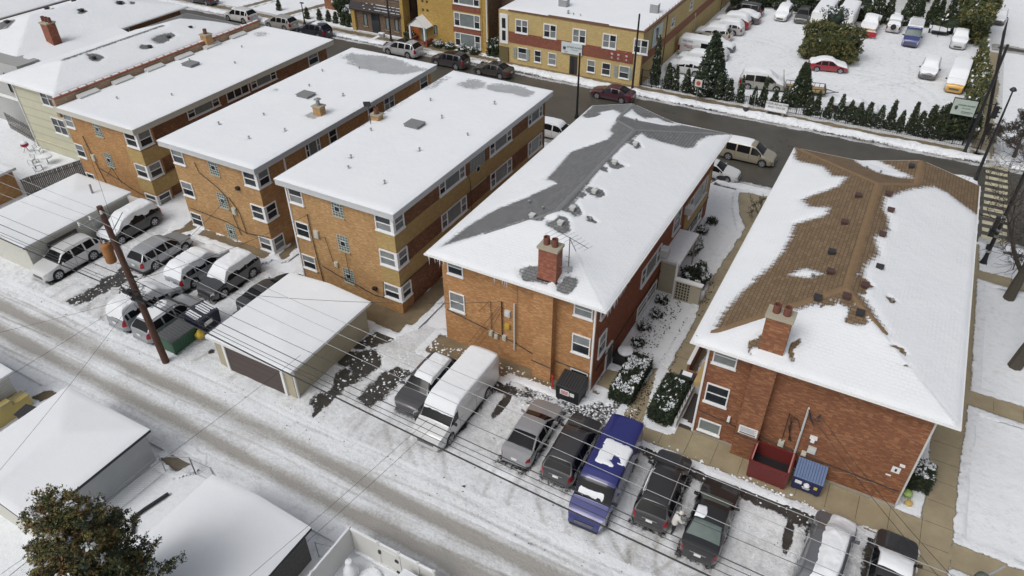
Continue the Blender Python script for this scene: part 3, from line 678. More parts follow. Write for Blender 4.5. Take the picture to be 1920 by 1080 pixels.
m = MB(); m.tube([(-35.6, 41.6, 8.2), (-35.6, 41.6, 10.3)], .03, 6); m.obox((-35.6, 41.45, 10.4), (.55, .05, .5), rz=.5, rx=.4); m.build('satellite_dish', BLACK, b3)
cable(b3, [(-34.0, 31.75, 6.2), (-33.9, 31.75, 3.0), (-33.7, 31.75, .4)], .035, 'conduit', BLACK)
cable(b3, [(-33.5, 31.74, 1.9), (-32.2, 31.74, 1.55), (-30.4, 31.74, 1.25), (-28.9, 31.74, .9), (-28.0, 31.74, 1.0), (-27.9, 31.74, 2.4)], .035, 'cable', BLACK)
cable(b3, [(-33.3, 31.74, 4.4), (-32.7, 31.74, 4.7), (-32.4, 31.74, 3.0), (-32.2, 31.74, 2.2)], .02); cable(b3, [(-31.0, 31.74, 3.9), (-30.95, 31.74, 1.5)], .02)
meter(b3, 'f', Y0, -33.5, 4.65, .42, .62); meter(b3, 'f', Y0, -32.1, 2.5, .3, .4); downspout(b3, 'f', Y0, -35.62, -.1, 8.1)
m = MB(); m.box(-28.9, -28.6, 31.6, 31.85, 1.45, 1.65); m.build('wall_lamp', BLACK, b3)
cable(b3, [(-26.40, 32.2, 2.55), (-26.40, 53, 2.35)], .03); cable(b3, [(-26.40, 41.3, 2.3), (-26.40, 41.3, 6.2), (-26.42, 41.0, 6.9)], .02)
# ---------- second block
b2 = thing('apartment_building', 'flat roofed tan brick block with plain brick corners, middle one of three', 'apartment building', (-44.5, 44.6, 0), group='brick apartment blocks in a row')
X0, X1, Y0, Y1 = -49.1, -39.9, 33.1, 56.2
walls(b2, X0, X1, Y0, Y1, -.4, 7.42, B_TAN, B_TANO)
cornice(b2, X0-.6, X1+.4, Y0-.42, Y1+.5, 7.42, 7.85, FASCIA)
roofsnow(b2, X0-.62, X1+.42, Y0-.44, Y1+.52, 7.87, [(x_, y_, .3, .3, .95) for x_, y_ in ((-47.5,37.0),(-43.4,36.2),(-41.9,38.6),(-42.9,43.5),(-42.4,46.4))]+[(-41.9, 42.0, .9, .8, 1.1), (-44.4, 54.3, 4.6, 2.0, 1.3), (-41.9, 53.8, 1.2, 1.2, 1.0), (-48.6, 44.8, .7, .7, .8), (-40.6, 45.5, .8, 2.2, .6), (-46.5, 34.5, .8, .5, .5)])
for z0, z1 in ((6.0, 7.28), (3.08, 4.38), (.22, 1.45)):
    window(b2, 'f', Y0, -48.95, -47.65, z0, z1); corner_window(b2, X1, Y0, 1.35, 1.2, z0, z1); glassblock(b2, 'f', Y0, -44.9, -43.92, z0, z1)
    if z0 > 1: 
        window(b2, 'r', X1, 38.4, 40.1, z0+.1, z1, 'tri'); window(b2, 'r', X1, 41.2, 42.2, z0+.1, z1); window(b2, 'r', X1, 46.4, 47.5, z0+.1, z1); window(b2, 'r', X1, 48.7, 50.2, z0+.1, z1, 'two')
        window(b2, 'r', X1, 54.3, 55.6, z0+.1, z1)
for (x, y) in ((-47.5, 37.0), (-43.4, 36.2), (-45.5, 40.0), (-41.9, 38.6), (-42.9, 43.5), (-47.8, 50.0), (-42.4, 46.4), (-45.2, 52.2), (-46.4, 46.6)): vent(b2, x, y, 7.95)
vent(b2, -45.2, 44.8, 7.9, 'hatch'); chimney(b2, -41.6, 42.4, .78, .66, 7.8, 8.65, B_TAN, .1, 1, True)
cable(b2, [(-46.4, 33.0, 6.6), (-46.2, 33.0, 5.8), (-44.5, 33.0, 4.9), (-43.7, 33.0, 4.2), (-43.6, 33.0, 3.0), (-43.2, 33.0, .9)], .03); cable(b2, [(-43.5, 33.0, 4.3), (-42.7, 33.0, 3.1), (-42.5, 33.0, 1.2)], .03)
cable(b2, [(-48.8, 33.0, 1.9), (-44.5, 33.0, 1.75), (-42.5, 33.0, 1.3), (-40.0, 33.0, 1.65)], .03); meter(b2, 'f', Y0, -43.3, 3.1, .42, .6)
downspout(b2, 'r', X1, 36.0, -.1, 7.4); m = MB(); m.box(-42.3, -42.0, 32.85, 33.1, 5.35, 5.6); m.build('wall_lamp', BLACK, b2)
# ---------- first block, beige fascia and projecting yellow bay
b1 = thing('apartment_building', 'flat roofed brick block with beige fascia and tile topped parapet beside the cream house', 'apartment building', (-58.5, 46, 0), group='brick apartment blocks in a row')
X0, X1, Y0, Y1 = -63.9, -54.6, 34.0, 58.2
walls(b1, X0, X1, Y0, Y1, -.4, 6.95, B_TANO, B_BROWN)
for (z0, z1) in ((3.92, 5.25), (1.1, 2.4)):
    m = MB(); m.box(X1-1.55, X1+.35, Y0-.06, Y0, z0, z1); m.box(X1, X1+.35, Y0, Y0+3.0, z0, z1); m.build('brick_band', B_YEL, b1)
for (z0, z1) in ((5.25, 6.95), (2.4, 3.92), (-.3, 1.1)):
    m = MB(); m.box(X1-.2, X1+.30, Y0, Y0+1.6, z0, z1); m.build('bay', B_TANO, b1)
for z0, z1 in ((5.5, 6.85), (2.6, 3.88), (-.1, .95)):
    window(b1, 'f', Y0, -63.8, -62.6, z0, z1); corner_window(b1, X1+.30, Y0, 1.5, 1.35, z0, z1)
    if z0 > 1: glassblock(b1, 'f', Y0, -59.85, -58.9, z0, z1)
cornice(b1, X0-.1, X1+.75, Y0-.45, Y1+.5, 6.95, 7.42, FASCIAB)
roofsnow(b1, X0+.3, X1+.77, Y0-.47, Y1+.52, 7.44, [(-62.0, 56.5, 1.4, 1.2, .9), (-64, 44, .5, 6, .7), (-57.5, 57.2, 1.5, .6, .6)])
window(b1, 'r', X1, 39.5, 43.2, 5.9, 6.85, 'tri'); window(b1, 'r', X1, 44.1, 46.9, 5.85, 6.85, 'strip'); window(b1, 'r', X1, 47.2, 50.6, 5.9, 6.85, 'tri'); window(b1, 'r', X1, 55.3, 56.8, 5.6, 6.85)
m = MB(); m.box(X0-.25, X0+.15, Y0-.3, Y1, 6.4, 8.05); pw = m.build('parapet', brick('brick_parapet', ((.40,.28,.19), (.30,.20,.13), (.50,.38,.27)), (.28,.21,.15)), b1)
m = MB()
for k, y in enumerate(np.arange(Y0-.3, Y1-.3, .85)): m.obox((X0-.05, y+.42, 8.09), (.5, .80, .09), m=0); m.obox((X0-.12, y+.44, 8.16), (.26, .62, .05), m=1)
m.build('coping', [plain('clay_coping', (.26,.075,.04), .7), SNOW], pw)
m = MB()
for k in range(6): m.obox((X0+.55, 36.6+k*3.6, 7.62), (.55, 2.0, .30), ry=.25)
m.build('flashing', GREYTRIM, pw); chimney(b1, X0+.1, 50.9, .85, .8, 7.0, 8.7, B_TAN, .1, 1)
for (x, y) in ((-60.3, 37.2), (-56.6, 40.0), (-62.2, 47), (-57.6, 48.5), (-60.4, 52.2)): vent(b1, x, y, 7.5)
vent(b1, -61.0, 46.1, 7.5, 'hatch')
meter(b1, 'f', Y0, -61.5, 3.0, .42, .6); cable(b1, [(-61.9, 33.9, 5.0), (-61.6, 33.9, 3.3), (-61.0, 33.9, .4)], .035); cable(b1, [(-61.2, 33.9, 2.0), (-59.0, 33.9, 1.5), (-57.4, 33.9, .9), (-55.8, 33.9, .6)], .03)
cable(b1, [(-60.5, 33.9, 1.4), (-59.2, 33.85, 2.6), (-58.6, 33.9, 1.2)], .025)
# ---------- hip roofs
ROOFG = covered('shingle_grey_snow', (.205, .21, .215), (.15, .155, .16), 'shingle', edge=.45)
ROOFB = covered('shingle_brown_snow', (.215, .148, .085), (.15, .098, .052), 'shingle', edge=.45)
def hiph(X, Y, b):
    x0, x1, y0, y1, ez, w0, w1 = b
    h = ez+.25*np.minimum(np.minimum(X-x0, x1-X), np.minimum(Y-y0, y1-Y))
    if w0 is not None:
        g = ez+.25*np.minimum(X-w0, w1-X); h = np.where(Y > y1-8, np.maximum(h, g), h)
    return h
def hiproof(par, b, bare, snowp, mat, spots=(), th=.09, name='roof', step=.13, soff=True, wd=.7):
    x0, x1, y0, y1, ez, w0, w1 = b
    def s(X, Y):
        d = np.full(X.shape, 9.0)
        for P in bare: d = np.minimum(d, sdist(X, Y, P))
        for P in snowp: d = np.maximum(d, -sdist(X, Y, P)) if len(bare) else d
        v = np.clip(.45+d/wd, -.55, 1.25)
        nx_, ny_ = 1.1*(fbm(X, Y, .7, 5, 4)-.5), 1.1*(fbm(X, Y, .7, 15, 4)-.5)
        for (x, y, rx_, ry_) in spots: v = np.minimum(v, np.clip(-.35+.62*(((X+nx_-x)/rx_)**2+((Y+ny_-y)/ry_)**2)**.8, -.55, 1.25))
        return v
    def zf(X, Y):
        v = s(X, Y); e = np.minimum(np.minimum(X-x0, x1-X), np.minimum(Y-y0, y1-Y))
        h = hiph(X, Y, b); k = 0
        # soften creases where snow lies
        h2 = (hiph(X-.18, Y, b)+hiph(X+.18, Y, b)+hiph(X, Y-.18, b)+hiph(X, Y+.18, b))/4
        t = sstep(.45, 1.05, v); h = h*(1-t)+np.maximum(h2, h-.03)*t
        return h+.015+th*t*(.75+.5*fbm(X, Y, 4, 31, 3))*sstep(-.05, .30, e)**.6
    def ax(X, Y):
        e = [X-x0, x1-X, Y-y0, y1-Y]; m_ = np.minimum(np.minimum(e[0], e[1]), np.minimum(e[2], e[3]))
        a = ((e[2] <= m_+1e-6) | (e[3] <= m_+1e-6)).astype(float)
        if w0 is not None:
            g = np.minimum(X-w0, w1-X); a = np.where((Y > y1-8) & (g > m_), 0.0, a)
        return a
    o = gridmesh(name, lin(x0, x1, step), lin(y0, y1, step), zf, mat, {'snow': s, 'dirt': lambda X, Y: .02+0*X, 'axis': ax}, parent=par)
    m = MB()
    # fascia, gutter and soffit round the eaves
    for (a, c) in (((x0,y0),(x1,y0)), ((x1,y0),(x1,y1)), ((x1,y1),(x0,y1)), ((x0,y1),(x0,y0))):
        n = 24
        for k in range(n):
            p = [a[i]+(c[i]-a[i])*k/n for i in (0,1)]; q = [a[i]+(c[i]-a[i])*(k+1)/n for i in (0,1)]
            zp, zq = float(hiph(np.array(p[0]), np.array(p[1]), b)), float(hiph(np.array(q[0]), np.array(q[1]), b))
            m.quad((*p, ez-.14), (*q, ez-.14), (*q, zq+.03), (*p, zp+.03))
    m.poly([(x0,y0,ez-.14),(x0,y1,ez-.14),(x1,y1,ez-.14),(x1,y0,ez-.14)]); m.build('fascia', WHITE if soff else GREYTRIM, o)
    g = MB()
    for (a0, a1, b0, b1) in ((x0-.09, x1+.09, y0-.10, y0-.005), (x0-.09, x0-.005, y0, y1), (x1+.005, x1+.09, y0, y1)): g.box(a0, a1, b0, b1, ez-.11, ez-.01)
    g.build('gutter', WHITE, o)
    return o
def ridgecap(par, pts, mat, w=.16):
    m = MB()
    for a, b in pts:
        a, b = Vector(a), Vector(b); n = max(2, int((b-a).length/.45)); d = (b-a).normalized(); s_ = d.cross(Vector((0,0,1))).normalized()
        for k in range(n):
            p, q = a+(b-a)*k/n, a+(b-a)*(k+1)/n; u = Vector((0,0,.035+.012*(k % 2)))
            m.quad(p+s_*w-Vector((0,0,.01)), p+u, q+u, q+s_*w-Vector((0,0,.01))); m.quad(p+u, p-s_*w-Vector((0,0,.01)), q-s_*w-Vector((0,0,.01)), q+u)
    return m.build('ridge_cap', mat, par)
def boxvent(par, x, y, b, mat, snowy=True, sz=.38):
    z = float(hiph(np.array(x), np.array(y), b)); m = MB(); m.obox((x, y, z+.10), (sz*.75, sz*.75, .2)); m.obox((x, y, z+.23), (sz, sz, .07), m=0)
    if snowy: m.obox((x, y, z+.29), (sz*.85, sz*.85, .06), m=1)
    return m.build('roof_vent', [mat, SNOW], par)
def icicles(par, pts, name='icicle'):
    m = MB()
    for (x, y, z) in pts:
        l = random.uniform(.15, .7); m.tube([(x, y, z), (x, y, z-l)], [.035, .004], 5)
    return m.build('icicles', plain('ice', (.62,.66,.70), .15), par)
# house with the grey roof
B4 = (-22.85, -10.8, 30.25, 55.9, 7.4, -22.85, -15.6)
A4 = [(-22.23,31.25),(-22.08,32.58),(-21.87,34.19),(-21.16,36.45),(-19.87,38.19),(-18.71,40.48),(-19.9,41.06),(-19.93,42.4),(-20.23,45.83),(-19.03,47.2),(-18.33,48.09),(-18.25,49.14),(-18.88,50.05),(-19.13,52.45),(-19.44,53.78),(-20.47,54.63),(-22.77,53.53),(-22.84,56.5),(-15.6,56.5),(-15.4,55.4),(-10.9,56.2),
      (-12.24,53.84),(-12.57,52.5),(-12.48,51.45),(-12.97,50.7),(-13.75,50.44),(-14.87,49.91),(-15.67,49.73),(-16.27,49.9),(-16.43,48.87),(-16.7,47.2),(-16.7,45.73),(-16.75,43.85),(-16.7,41.69),(-16.45,39.02),(-16.32,37.32),(-16.9,36.4),(-17.6,35.6),(-18.3,35.2),(-19.4,34.0),(-20.8,32.6)]
W4 = [(-19.14,53.2),(-18.95,54.92),(-18.3,54.49),(-17.59,54.49),(-16.87,55.5),(-14.77,55.4),(-15.52,53.95),(-17.67,53.65)]
b4 = thing('brick_house', 'orange brick two storey house under a grey shingled hip roof half covered in snow', 'house', (-17, 43, 0), group='hip roofed brick houses')
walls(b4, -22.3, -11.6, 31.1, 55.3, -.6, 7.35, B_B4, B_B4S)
r4 = hiproof(b4, B4, [A4], [W4], ROOFG, [(-16.2,44.34,.55,.45),(-16.0,47.9,.5,.4),(-15.85,40.0,.55,.4),(-16.15,37.2,.5,.45),(-18.1,35.4,.7,.4),(-16.1,35.4,.65,.5),(-14.85,37.16,.25,.2),(-16.6,43.1,.5,.35),(-16.5,39.0,.5,.35),(-13.55,31.3,.45,.55),(-15.7,31.2,.8,.45),(-22.0,53.6,.7,.5)])
gcap = plain('shingle_cap_grey', (.19,.195,.20), .85, var=.2); bcap = plain('shingle_cap_brown', (.20,.13,.07), .85, var=.2)
ridgecap(r4, [((-16.83,36.3,8.93),(-16.83,49.9,8.93)), ((-16.83,49.9,8.93),(-10.9,55.8,7.45)), ((-16.83,49.9,8.93),(-19.22,52.2,8.33)), ((-19.22,52.2,8.33),(-19.22,55.8,8.33)), ((-16.83,36.3,8.93),(-20.2,32.9,8.1))], gcap)
for (x, y) in ((-16.2,44.34),(-16.0,47.9),(-15.85,40.0),(-16.15,37.2),(-18.1,35.4),(-16.1,35.35)): boxvent(r4, x, y, B4, GREYTRIM, False, .36)
for (x, y) in ((-14.8,37.1),(-19.3,37.3),(-17.9,36.5),(-17.9,53.2)):
    z = float(hiph(np.array(x), np.array(y), B4)); vent(r4, x, y, z)
chimney(b4, -14.82, 31.35, 1.16, .80, 6.9, 9.75, B_CHIM, .16, 2)
m = MB(); m.box(-15.46, -14.18, 30.55, 31.1, -.5, 7.2); m.build('chimney_breast', B_B4, b4)
m = MB(); m.box(-15.46, -14.18, 30.9, 31.80, 7.25, 7.65); m.build('flashing', BLACK, b4)
an = MB(); an.tube([(-13.9, 31.9, 7.6), (-13.9, 31.9, 10.4)], .03, 6)
for k in range(4): an.tube([(-14.05, 31.75, 8.1+k*.35), (-13.75, 31.75, 8.1+k*.35)], .015, 4)
an.tube([(-15.1, 32.4, 10.3), (-12.6, 31.5, 10.3)], .02, 5); an.tube([(-13.9, 31.9, 10.3), (-13.2, 31.2, 10.1)], .02, 5)
for k in range(9):
    t = k/8; x, y = -15.1+2.5*t, 32.4-.9*t; l = .75-.4*t; an.tube([(x-l*.35, y-l, 10.3), (x+l*.35, y+l, 10.3)], .010, 4)
an.build('roof_aerial', plain('aerial_grey', (.12,.12,.125), .5, .4), b4)
m = MB(); m.tube([(-14.1, 31.3, 8.7), (-13.5, 31.0, 8.9)], .04, 6); m.obox((-13.4, 30.95, 8.95), (.3, .12, .32), rz=.5); m.build('satellite_dish', GALV, b4)
for z0, z1, sn in ((5.75, 6.9, 0), (2.85, 4.3, 1), (.25, 1.45, 0)):
    if z0 > 1: window(b4, 'f', 31.1, -21.85, -20.7, z0, z1, snowy=sn)
    window(b4, 'f', 31.1, -13.05, -11.85, z0, z1)
for (y0, y1, z0, z1, k) in ((31.6,32.9,5.5,6.7,'dh'), (31.75,32.95,2.3,3.9,'dh'), (38.9,42.8,3.0,4.4,'tri'), (38.9,42.8,.2,1.2,'two'), (45.2,46.9,3.6,5.3,'dh'), (49.0,53.8,3.0,4.6,'tri'), (49.4,53.6,.6,1.9,'tri'), (36.2,37.4,5.6,6.8,'dh'), (48.6,53.8,5.8,7.0,'tri'), (38.9,42.8,5.8,7.0,'tri')):
    window(b4, 'r', -11.6, y0, y1, z0, z1, k, snowy=True)
m = MB(); m.box(-11.6, -11.52, 48.2, 54.6, 1.95, 2.95); m.box(-11.6, -11.52, 48.2, 48.95, 2.95, 4.7); m.box(-11.6, -11.52, 53.85, 54.6, 2.95, 4.7); m.build('stone_panel', B_YEL, b4)
m = MB(); m.box(-11.6, -11.5, 33.2, 34.2, -.1, 1.95); m.build('door', WHITE, b4); m = MB(); m.box(-11.5, -11.49, 33.3, 34.1, 0, 1.85); m.build('door_leaf', plain('door_dark', (.10,.10,.10), .5), b4)
for (a, z) in ((-18.75, 2.0), (-18.35, 1.9), (-17.75, 2.0)): meter(b4, 'f', 31.1, a, z, .26, .42)
meter(b4, 'f', 31.1, -17.5, 4.1, .38, .45, GREYTRIM); meter(b4, 'f', 31.1, -17.52, 3.05, .34, .38, plain('gas_yellow', (.5,.34,.05), .5), 'gas_meter')
cable(b4, [(-18.7,31.0,4.6),(-18.7,31.0,2.3)], .02); cable(b4, [(-17.9,31.0,4.9),(-17.9,31.0,2.2)], .04); cable(b4, [(-17.0,30.98,5.1),(-17.0,30.98,1.3)], .055, 'conduit', GREYTRIM)
cable(b4, [(-22.1,31.0,2.7),(-17.0,31.0,1.9),(-15.5,31.0,1.45),(-15.5,30.5,1.45),(-14.1,30.5,1.35),(-14.1,31.0,1.6),(-11.7,31.0,1.55)], .03)
cable(b4, [(-11.5,31.4,1.6),(-11.5,55,1.9)], .03); cable(b4, [(-19.6,31.0,3.5),(-18.8,31.0,4.6)], .012); cable(b4, [(-16.8,31.0,7.2),(-16.8,31.0,2.2)], .012)
for k in range(3): cable(b4, [(-20.6+k*.4,30.9,.3),(-19.2+k*.3,30.95,2.6),(-18.1+k*.15,31.0,4.5)], .012)
downspout(b4, 'f', 31.1, -11.68, .1, 7.35)
icicles(b4, [(-10.75, 30.4+random.random()*3.5, 7.32) for k in range(26)]+[(-22.7+random.random()*1.3, 30.2, 7.3) for k in range(7)]+[(-18.0+random.random()*1.0, 30.2, 7.32) for k in range(5)])
# entrance canopy and planter wall on the courtyard side
m = MB(); m.box(-11.6, -10.15, 43.1, 47.4, 2.62, 2.82); cp = m.build('porch_roof', GREYTRIM, b4)
m = MB(); m.box(-11.6, -10.12, 43.05, 47.42, 2.82, 2.98); m.build('porch_snow', SNOW, cp)
m = MB(); m.box(-11.55, -10.2, 43.2, 43.4, -.1, 2.62); m.box(-10.3, -10.2, 47.2, 47.3, 0, 2.62); m.build('porch_wall', STONE, b4)
m = MB(); m.box(-10.35, -10.2, 42.9, 43.15, -.1, 2.9); m.build('porch_post', WHITE, b4)
# air conditioner boxes
for (y, z) in ((43.0, 3.6), (48.2, 4.3)):
    m = MB(); m.box(-11.6, -11.05, y-.35, y+.35, z-.3, z+.25, 0); m.box(-11.6, -11.07, y-.33, y+.33, z+.25, z+.33, 1); m.build('air_conditioner', [GREYTRIM, SNOW], b4)
# house with the brown roof
B5 = (-5.8, 6.9, 30.1, 55.9, 7.4, -1.2, 6.9)
A5 = [(-5.9,56.5),(-5.5,54.0),(-4.96,53.27),(-3.19,52.31),(-2.42,50.77),(-1.47,50.61),(-1.76,49.07),(-3.21,47.53),(-3.58,46.86),(-2.92,45.95),(-1.75,45.95),(-1.86,44.74),(-3.42,43.51),(-3.28,42.31),(-3.34,40.08),(-3.6,38.45),(-4.53,35.18),(-4.95,33.01),(-5.0,31.8),(-4.85,31.3),(-3.95,32.11),(-2.78,33.21),(-1.68,34.01),(-0.82,34.66),(-0.01,35.3),(.32,35.42),(1.0,35.2),(1.5,35.6),(2.9,34.4),(1.3,36.6),(1.11,39.25),(1.67,41.18),(1.23,42.82),(1.89,44.49),(1.68,45.69),(1.21,46.69),(1.19,48.2),(2.05,49.89),(2.96,51.49),(4.0,52.75),(4.9,52.68),(5.83,52.01),(7.2,51.2),(7.2,56.5)]
W5 = [(-1.66,56.2),(-.11,56.2),(2.60,52.9),(.55,52.96),(-.87,54.48)]
W5b = [(-2.51,37.39),(-1.81,38.21),(-.86,37.82),(-1.35,37.16)]
b5 = thing('brick_house', 'red brick two storey house under a brown shingled hip roof, beside the long sidewalk', 'house', (.5, 43, 0), group='hip roofed brick houses')
walls(b5, -4.95, 6.1, 30.9, 55.3, -.4, 7.35, B_B5, B_B5)
r5 = hiproof(b5, B5, [A5], [W5, W5b], ROOFB, [(1.35,37.4,.4,.4),(-.6,35.15,.55,.35),(1.5,35.0,.45,.55),(2.9,37.2,.2,.25),(-2.75,31.2,.30,.55),(-.95,31.6,.22,.5),(.7,35.8,.5,.4),(3.6,33.4,.3,.14),(4.2,32.7,.16,.10)], wd=1.0)
ridgecap(r5, [((.55,36.5,8.99),(.55,49.6,8.99)), ((.55,49.6,8.99),(-5.7,55.8,7.45)), ((.55,49.6,8.99),(2.85,51.9,8.42)), ((2.85,51.9,8.42),(2.85,55.8,8.42)), ((.55,36.5,8.99),(-5.6,30.4,7.5)), ((.55,36.5,8.99),(3.4,33.7,8.3))], bcap, .2)
vm = plain('vent_brown', (.075,.04,.035), .6)
for (x, y, mt) in ((-.39,47.5,vm),(-.65,43.75,vm),(-.77,40.01,DARK),(-.48,37.81,vm),(1.35,48.6,vm),(1.7,46.6,vm),(1.6,43.3,vm),(1.9,39.7,DARK),(1.4,37.3,vm),(.68,35.75,vm),(-.66,35.11,DARK),(1.54,34.9,DARK),(2.3,54.6,DARK)): boxvent(r5, x, y, B5, mt, False, .42)
for (x, y) in ((2.92,37.2),(.9,37.9),(-1.3,37.3),(-.48,53.5),(.5,53.0)):
    z = float(hiph(np.array(x), np.array(y), B5)); vent(r5, x, y, z)
chimney(b5, -1.96, 31.25, 1.24, .82, 6.9, 9.8, B_B5, .16, 2)
m = MB(); m.box(-2.58, -1.34, 30.35, 30.9, -.3, 7.2); m.build('chimney_breast', B_B5, b5)
m = MB(); m.box(-2.60, -1.32, 30.82, 31.70, 7.25, 7.66); m.build('flashing', plain('flashing_brown', (.05,.028,.026), .6), b5)
for z0, z1, k in ((5.8, 6.95, 'dh'), (2.85, 4.25, 'dh'), (.5, 1.4, 'pic')): window(b5, 'f', 30.9, -4.7, -3.42, z0, z1, k, snowy=(z0 == 2.85))
for y in (34, 38, 43, 48, 52):
    for z0, z1 in ((5.8, 6.95), (2.85, 4.25)): window(b5, 'l', -4.95, y, y+1.3, z0, z1)
    for z0, z1 in ((5.8, 6.95), (2.85, 4.25)): window(b5, 'r', 6.1, y, y+1.3, z0, z1)
downspout(b5, 'f', 30.9, -4.98, .2, 7.35); downspout(b5, 'r', 6.1, 30.98, .2, 7.3, GREYTRIM)
m = MB(); m.box(-5.0, 6.14, 30.78, 30.9, -.1, .22); m.build('foundation', CONC, b5)
m = MB(); m.box(-2.45, -1.42, 30.32, 30.35, 1.92, 2.52); sg = m.build('sign_board', WHITE, b5)
m = MB()
for k in range(5): m.box(-2.36, -1.5-.1*(k % 2), 30.315, 30.32, 2.42-k*.07, 2.44-k*.07)
m.box(-2.36, -1.5, 30.312, 30.32, 1.98, 2.06); m.build('lettering', plain('letter_grey', (.12,.12,.14), .6), sg)
cable(b5, [(.62,30.78,4.95),(.66,30.78,1.35)], .055, 'conduit', GREYTRIM)
cable(b5, [(-4.8,30.8,2.0),(-2.65,30.8,1.8),(-2.6,30.28,1.8),(-1.3,30.28,1.75),(-1.3,30.8,1.7),(.7,30.8,1.5),(6.0,30.8,1.35)], .028)
meter(b5, 'f', 30.9, -.15, 1.75, .3, .42); meter(b5, 'f', 30.9, 1.42, 2.05, .42, .42, GREYTRIM); meter(b5, 'f', 30.9, 1.1, 1.6, .26, .26)
m = MB(); m.box(1.12, 1.5, 30.65, 30.9, 2.98, 3.05); m.box(1.2, 1.4, 30.6, 30.9, 2.78, 2.98); m.build('wall_lamp', WHITE, b5)
m = MB(); m.box(-3.2, -3.05, 30.7, 30.9, 2.0, 2.3); m.build('wall_lamp', WHITE, b5)
m = MB(); m.box(5.25, 5.65, 30.86, 30.9, 2.5, 2.9); q = m.build('sign_board', WHITE, b5); m = MB(); m.box(5.4, 5.5, 30.855, 30.86, 2.6, 2.8); m.build('pictogram', BLACK, q)
m = MB(); m.box(5.1, 5.35, 30.86, 30.9, 2.15, 2.22); m.box(5.5, 5.75, 30.75, 30.9, 3.15, 3.22); m.build('vent_plate', WHITE, b5)
m = MB(); m.box(4.9, 5.9, 30.70, 30.78, -.05, .22); m.build('foundation_patch', STONE, b5)
for k in range(6): cable(b5, [(.65, 30.7, 4.9), (.75+.08*k, 30.5, 4.5-.1*k), (1.05+.05*k, 30.5, 4.6), (1.25, 30.7, 4.85)], .012)
for k in range(4): cable(b5, [(-.2+.15*k, 30.78, 4.1-.05*k), (.1-.05*k, 30.76, 3.2), (.15+.05*k, 30.78, 2.2)], .014)
cable(b5, [(-.15, 30.78, 1.9), (-.2, 30.78, 4.1), (.3, 30.75, 3.9), (.6, 30.75, 3.2)], .02)
m = MB(); px, pz = 2.7, .9   # crack of pale repointing low on the wall
for k in range(22):
    q, z = px+.135, pz+random.uniform(-.06, .09)*(1 if k < 12 else .8); m.quad((px, 30.895, pz), (q, 30.895, z), (q, 30.895, z+.03), (px, 30.895, pz+.03)); px, pz = q, min(z, 1.35)
m.build('repointed_crack', plain('repoint', (.45,.32,.22), .9), b5)
# ------------------------------------------------------------------ houses at the upper left
h0 = thing('siding_house', 'cream walled house with a snow covered hip roof, left of the tile topped brick block', 'house', (-71, 46, 0))
m = MB(); m.quad((-74.6,36.2,-.4),(-66.8,36.2,-.4),(-66.8,36.2,7.0),(-74.6,36.2,7.0)); m.quad((-66.8,36.2,-.4),(-66.8,58,-.4),(-66.8,58,7.0),(-66.8,36.2,7.0)); m.quad((-74.6,58,-.4),(-74.6,36.2,-.4),(-74.6,36.2,7.0),(-74.6,58,7.0)); m.build('wall', CREAM, h0)
B0 = (-75.9, -66.9, 35.6, 58.6, 7.15, None, None)
r0 = hiproof(h0, B0, [[(-75.9,52),(-73.4,52.6),(-72,54.5),(-70,56.6),(-67,58.0),(-67,59),(-76,59)], [(-71.6,40.0),(-71.2,40.0),(-71.2,52),(-71.8,52)]], [], ROOFG, [(-70.1,42.6,.6,.5),(-69.3,49.9,.5,1.2),(-68.9,47.5,.35,.4),(-73.9,42.6,.2,.6)], step=.2, wd=.8)
for (x, y) in ((-69.9,42.2),(-69.0,50.4),(-68.6,47.6),(-69.3,53.6)): boxvent(r0, x, y, B0, DARK, False, .35)
window(h0, 'f', 36.2, -70.4, -68.3, 5.4, 6.9, 'two'); window(h0, 'f', 36.2, -70.2, -68.2, 2.6, 4.2, 'two'); downspout(h0, 'f', 36.2, -74.5, 0, 7.0)
m = MB(); m.box(-74.6, -66.8, 36.1, 36.2, 1.0, 1.1); m.build('belt', CREAM, h0)
for y in (40, 44, 49): window(h0, 'r', -66.8, y, y+1.4, 5.5, 6.8, 'dh')
hs_ = thing('siding_house', 'grey clapboard house with dark windows at the far left edge', 'house', (-82, 38.6, 0))
m = MB(); m.box(-88, -77.3, 38.6, 41, -.4, 7.0); m.build('wall', SIDING, hs_); window(hs_, 'f', 38.6, -80.2, -78.7, 3.9, 5.9, 'dh', DARK); window(hs_, 'f', 38.6, -79.6, -78.4, .9, 2.2, 'dh', DARK)
m = MB(); m.box(-88, -77.2, 38.35, 38.6, 3.1, 3.3); m.build('porch_rail', WHITE, hs_)
hb = thing('brick_house', 'brown brick house with tall red chimney and snowy roof behind the cream house', 'house', (-84, 50, 0))
walls(hb, -93, -80.0, 40.6, 61, -.4, 6.6, B_TANO, B_BROWN)
BB = (-94, -79.2, 39.6, 61.6, 6.7, None, None)
rb = hiproof(hb, BB, [], [], ROOFG, [(-88,44.5,.8,.9),(-87.6,49.5,.9,.5),(-88.6,53.5,.9,.5),(-83.8,56,.4,.4),(-83.1,57.2,.4,.4),(-84.5,51.5,.5,.5)], step=.25)
for (x, y) in ((-88,44.9),(-87.6,49.5),(-88.6,53.5),(-83.8,56),(-84.5,51.5)): boxvent(rb, x, y, BB, DARK, False, .5)
chimney(hb, -80.4, 44.9, 1.15, .95, 5.6, 9.1, B_CHIM, .15, 3)
window(hb, 'r', -80.0, 40.9, 42.2, 4.6, 5.9, 'dh'); window(hb, 'r', -80.0, 49.0, 50.4, 5.0, 6.3, 'dh'); window(hb, 'r', -80.0, 52.4, 53.6, 5.0, 6.3)
m = MB(); m.obox((-78.1, 46, 6.9), (2.0, 11, .15), ry=.22); m.build('lean_to_roof', ROOFSNOW, hb)
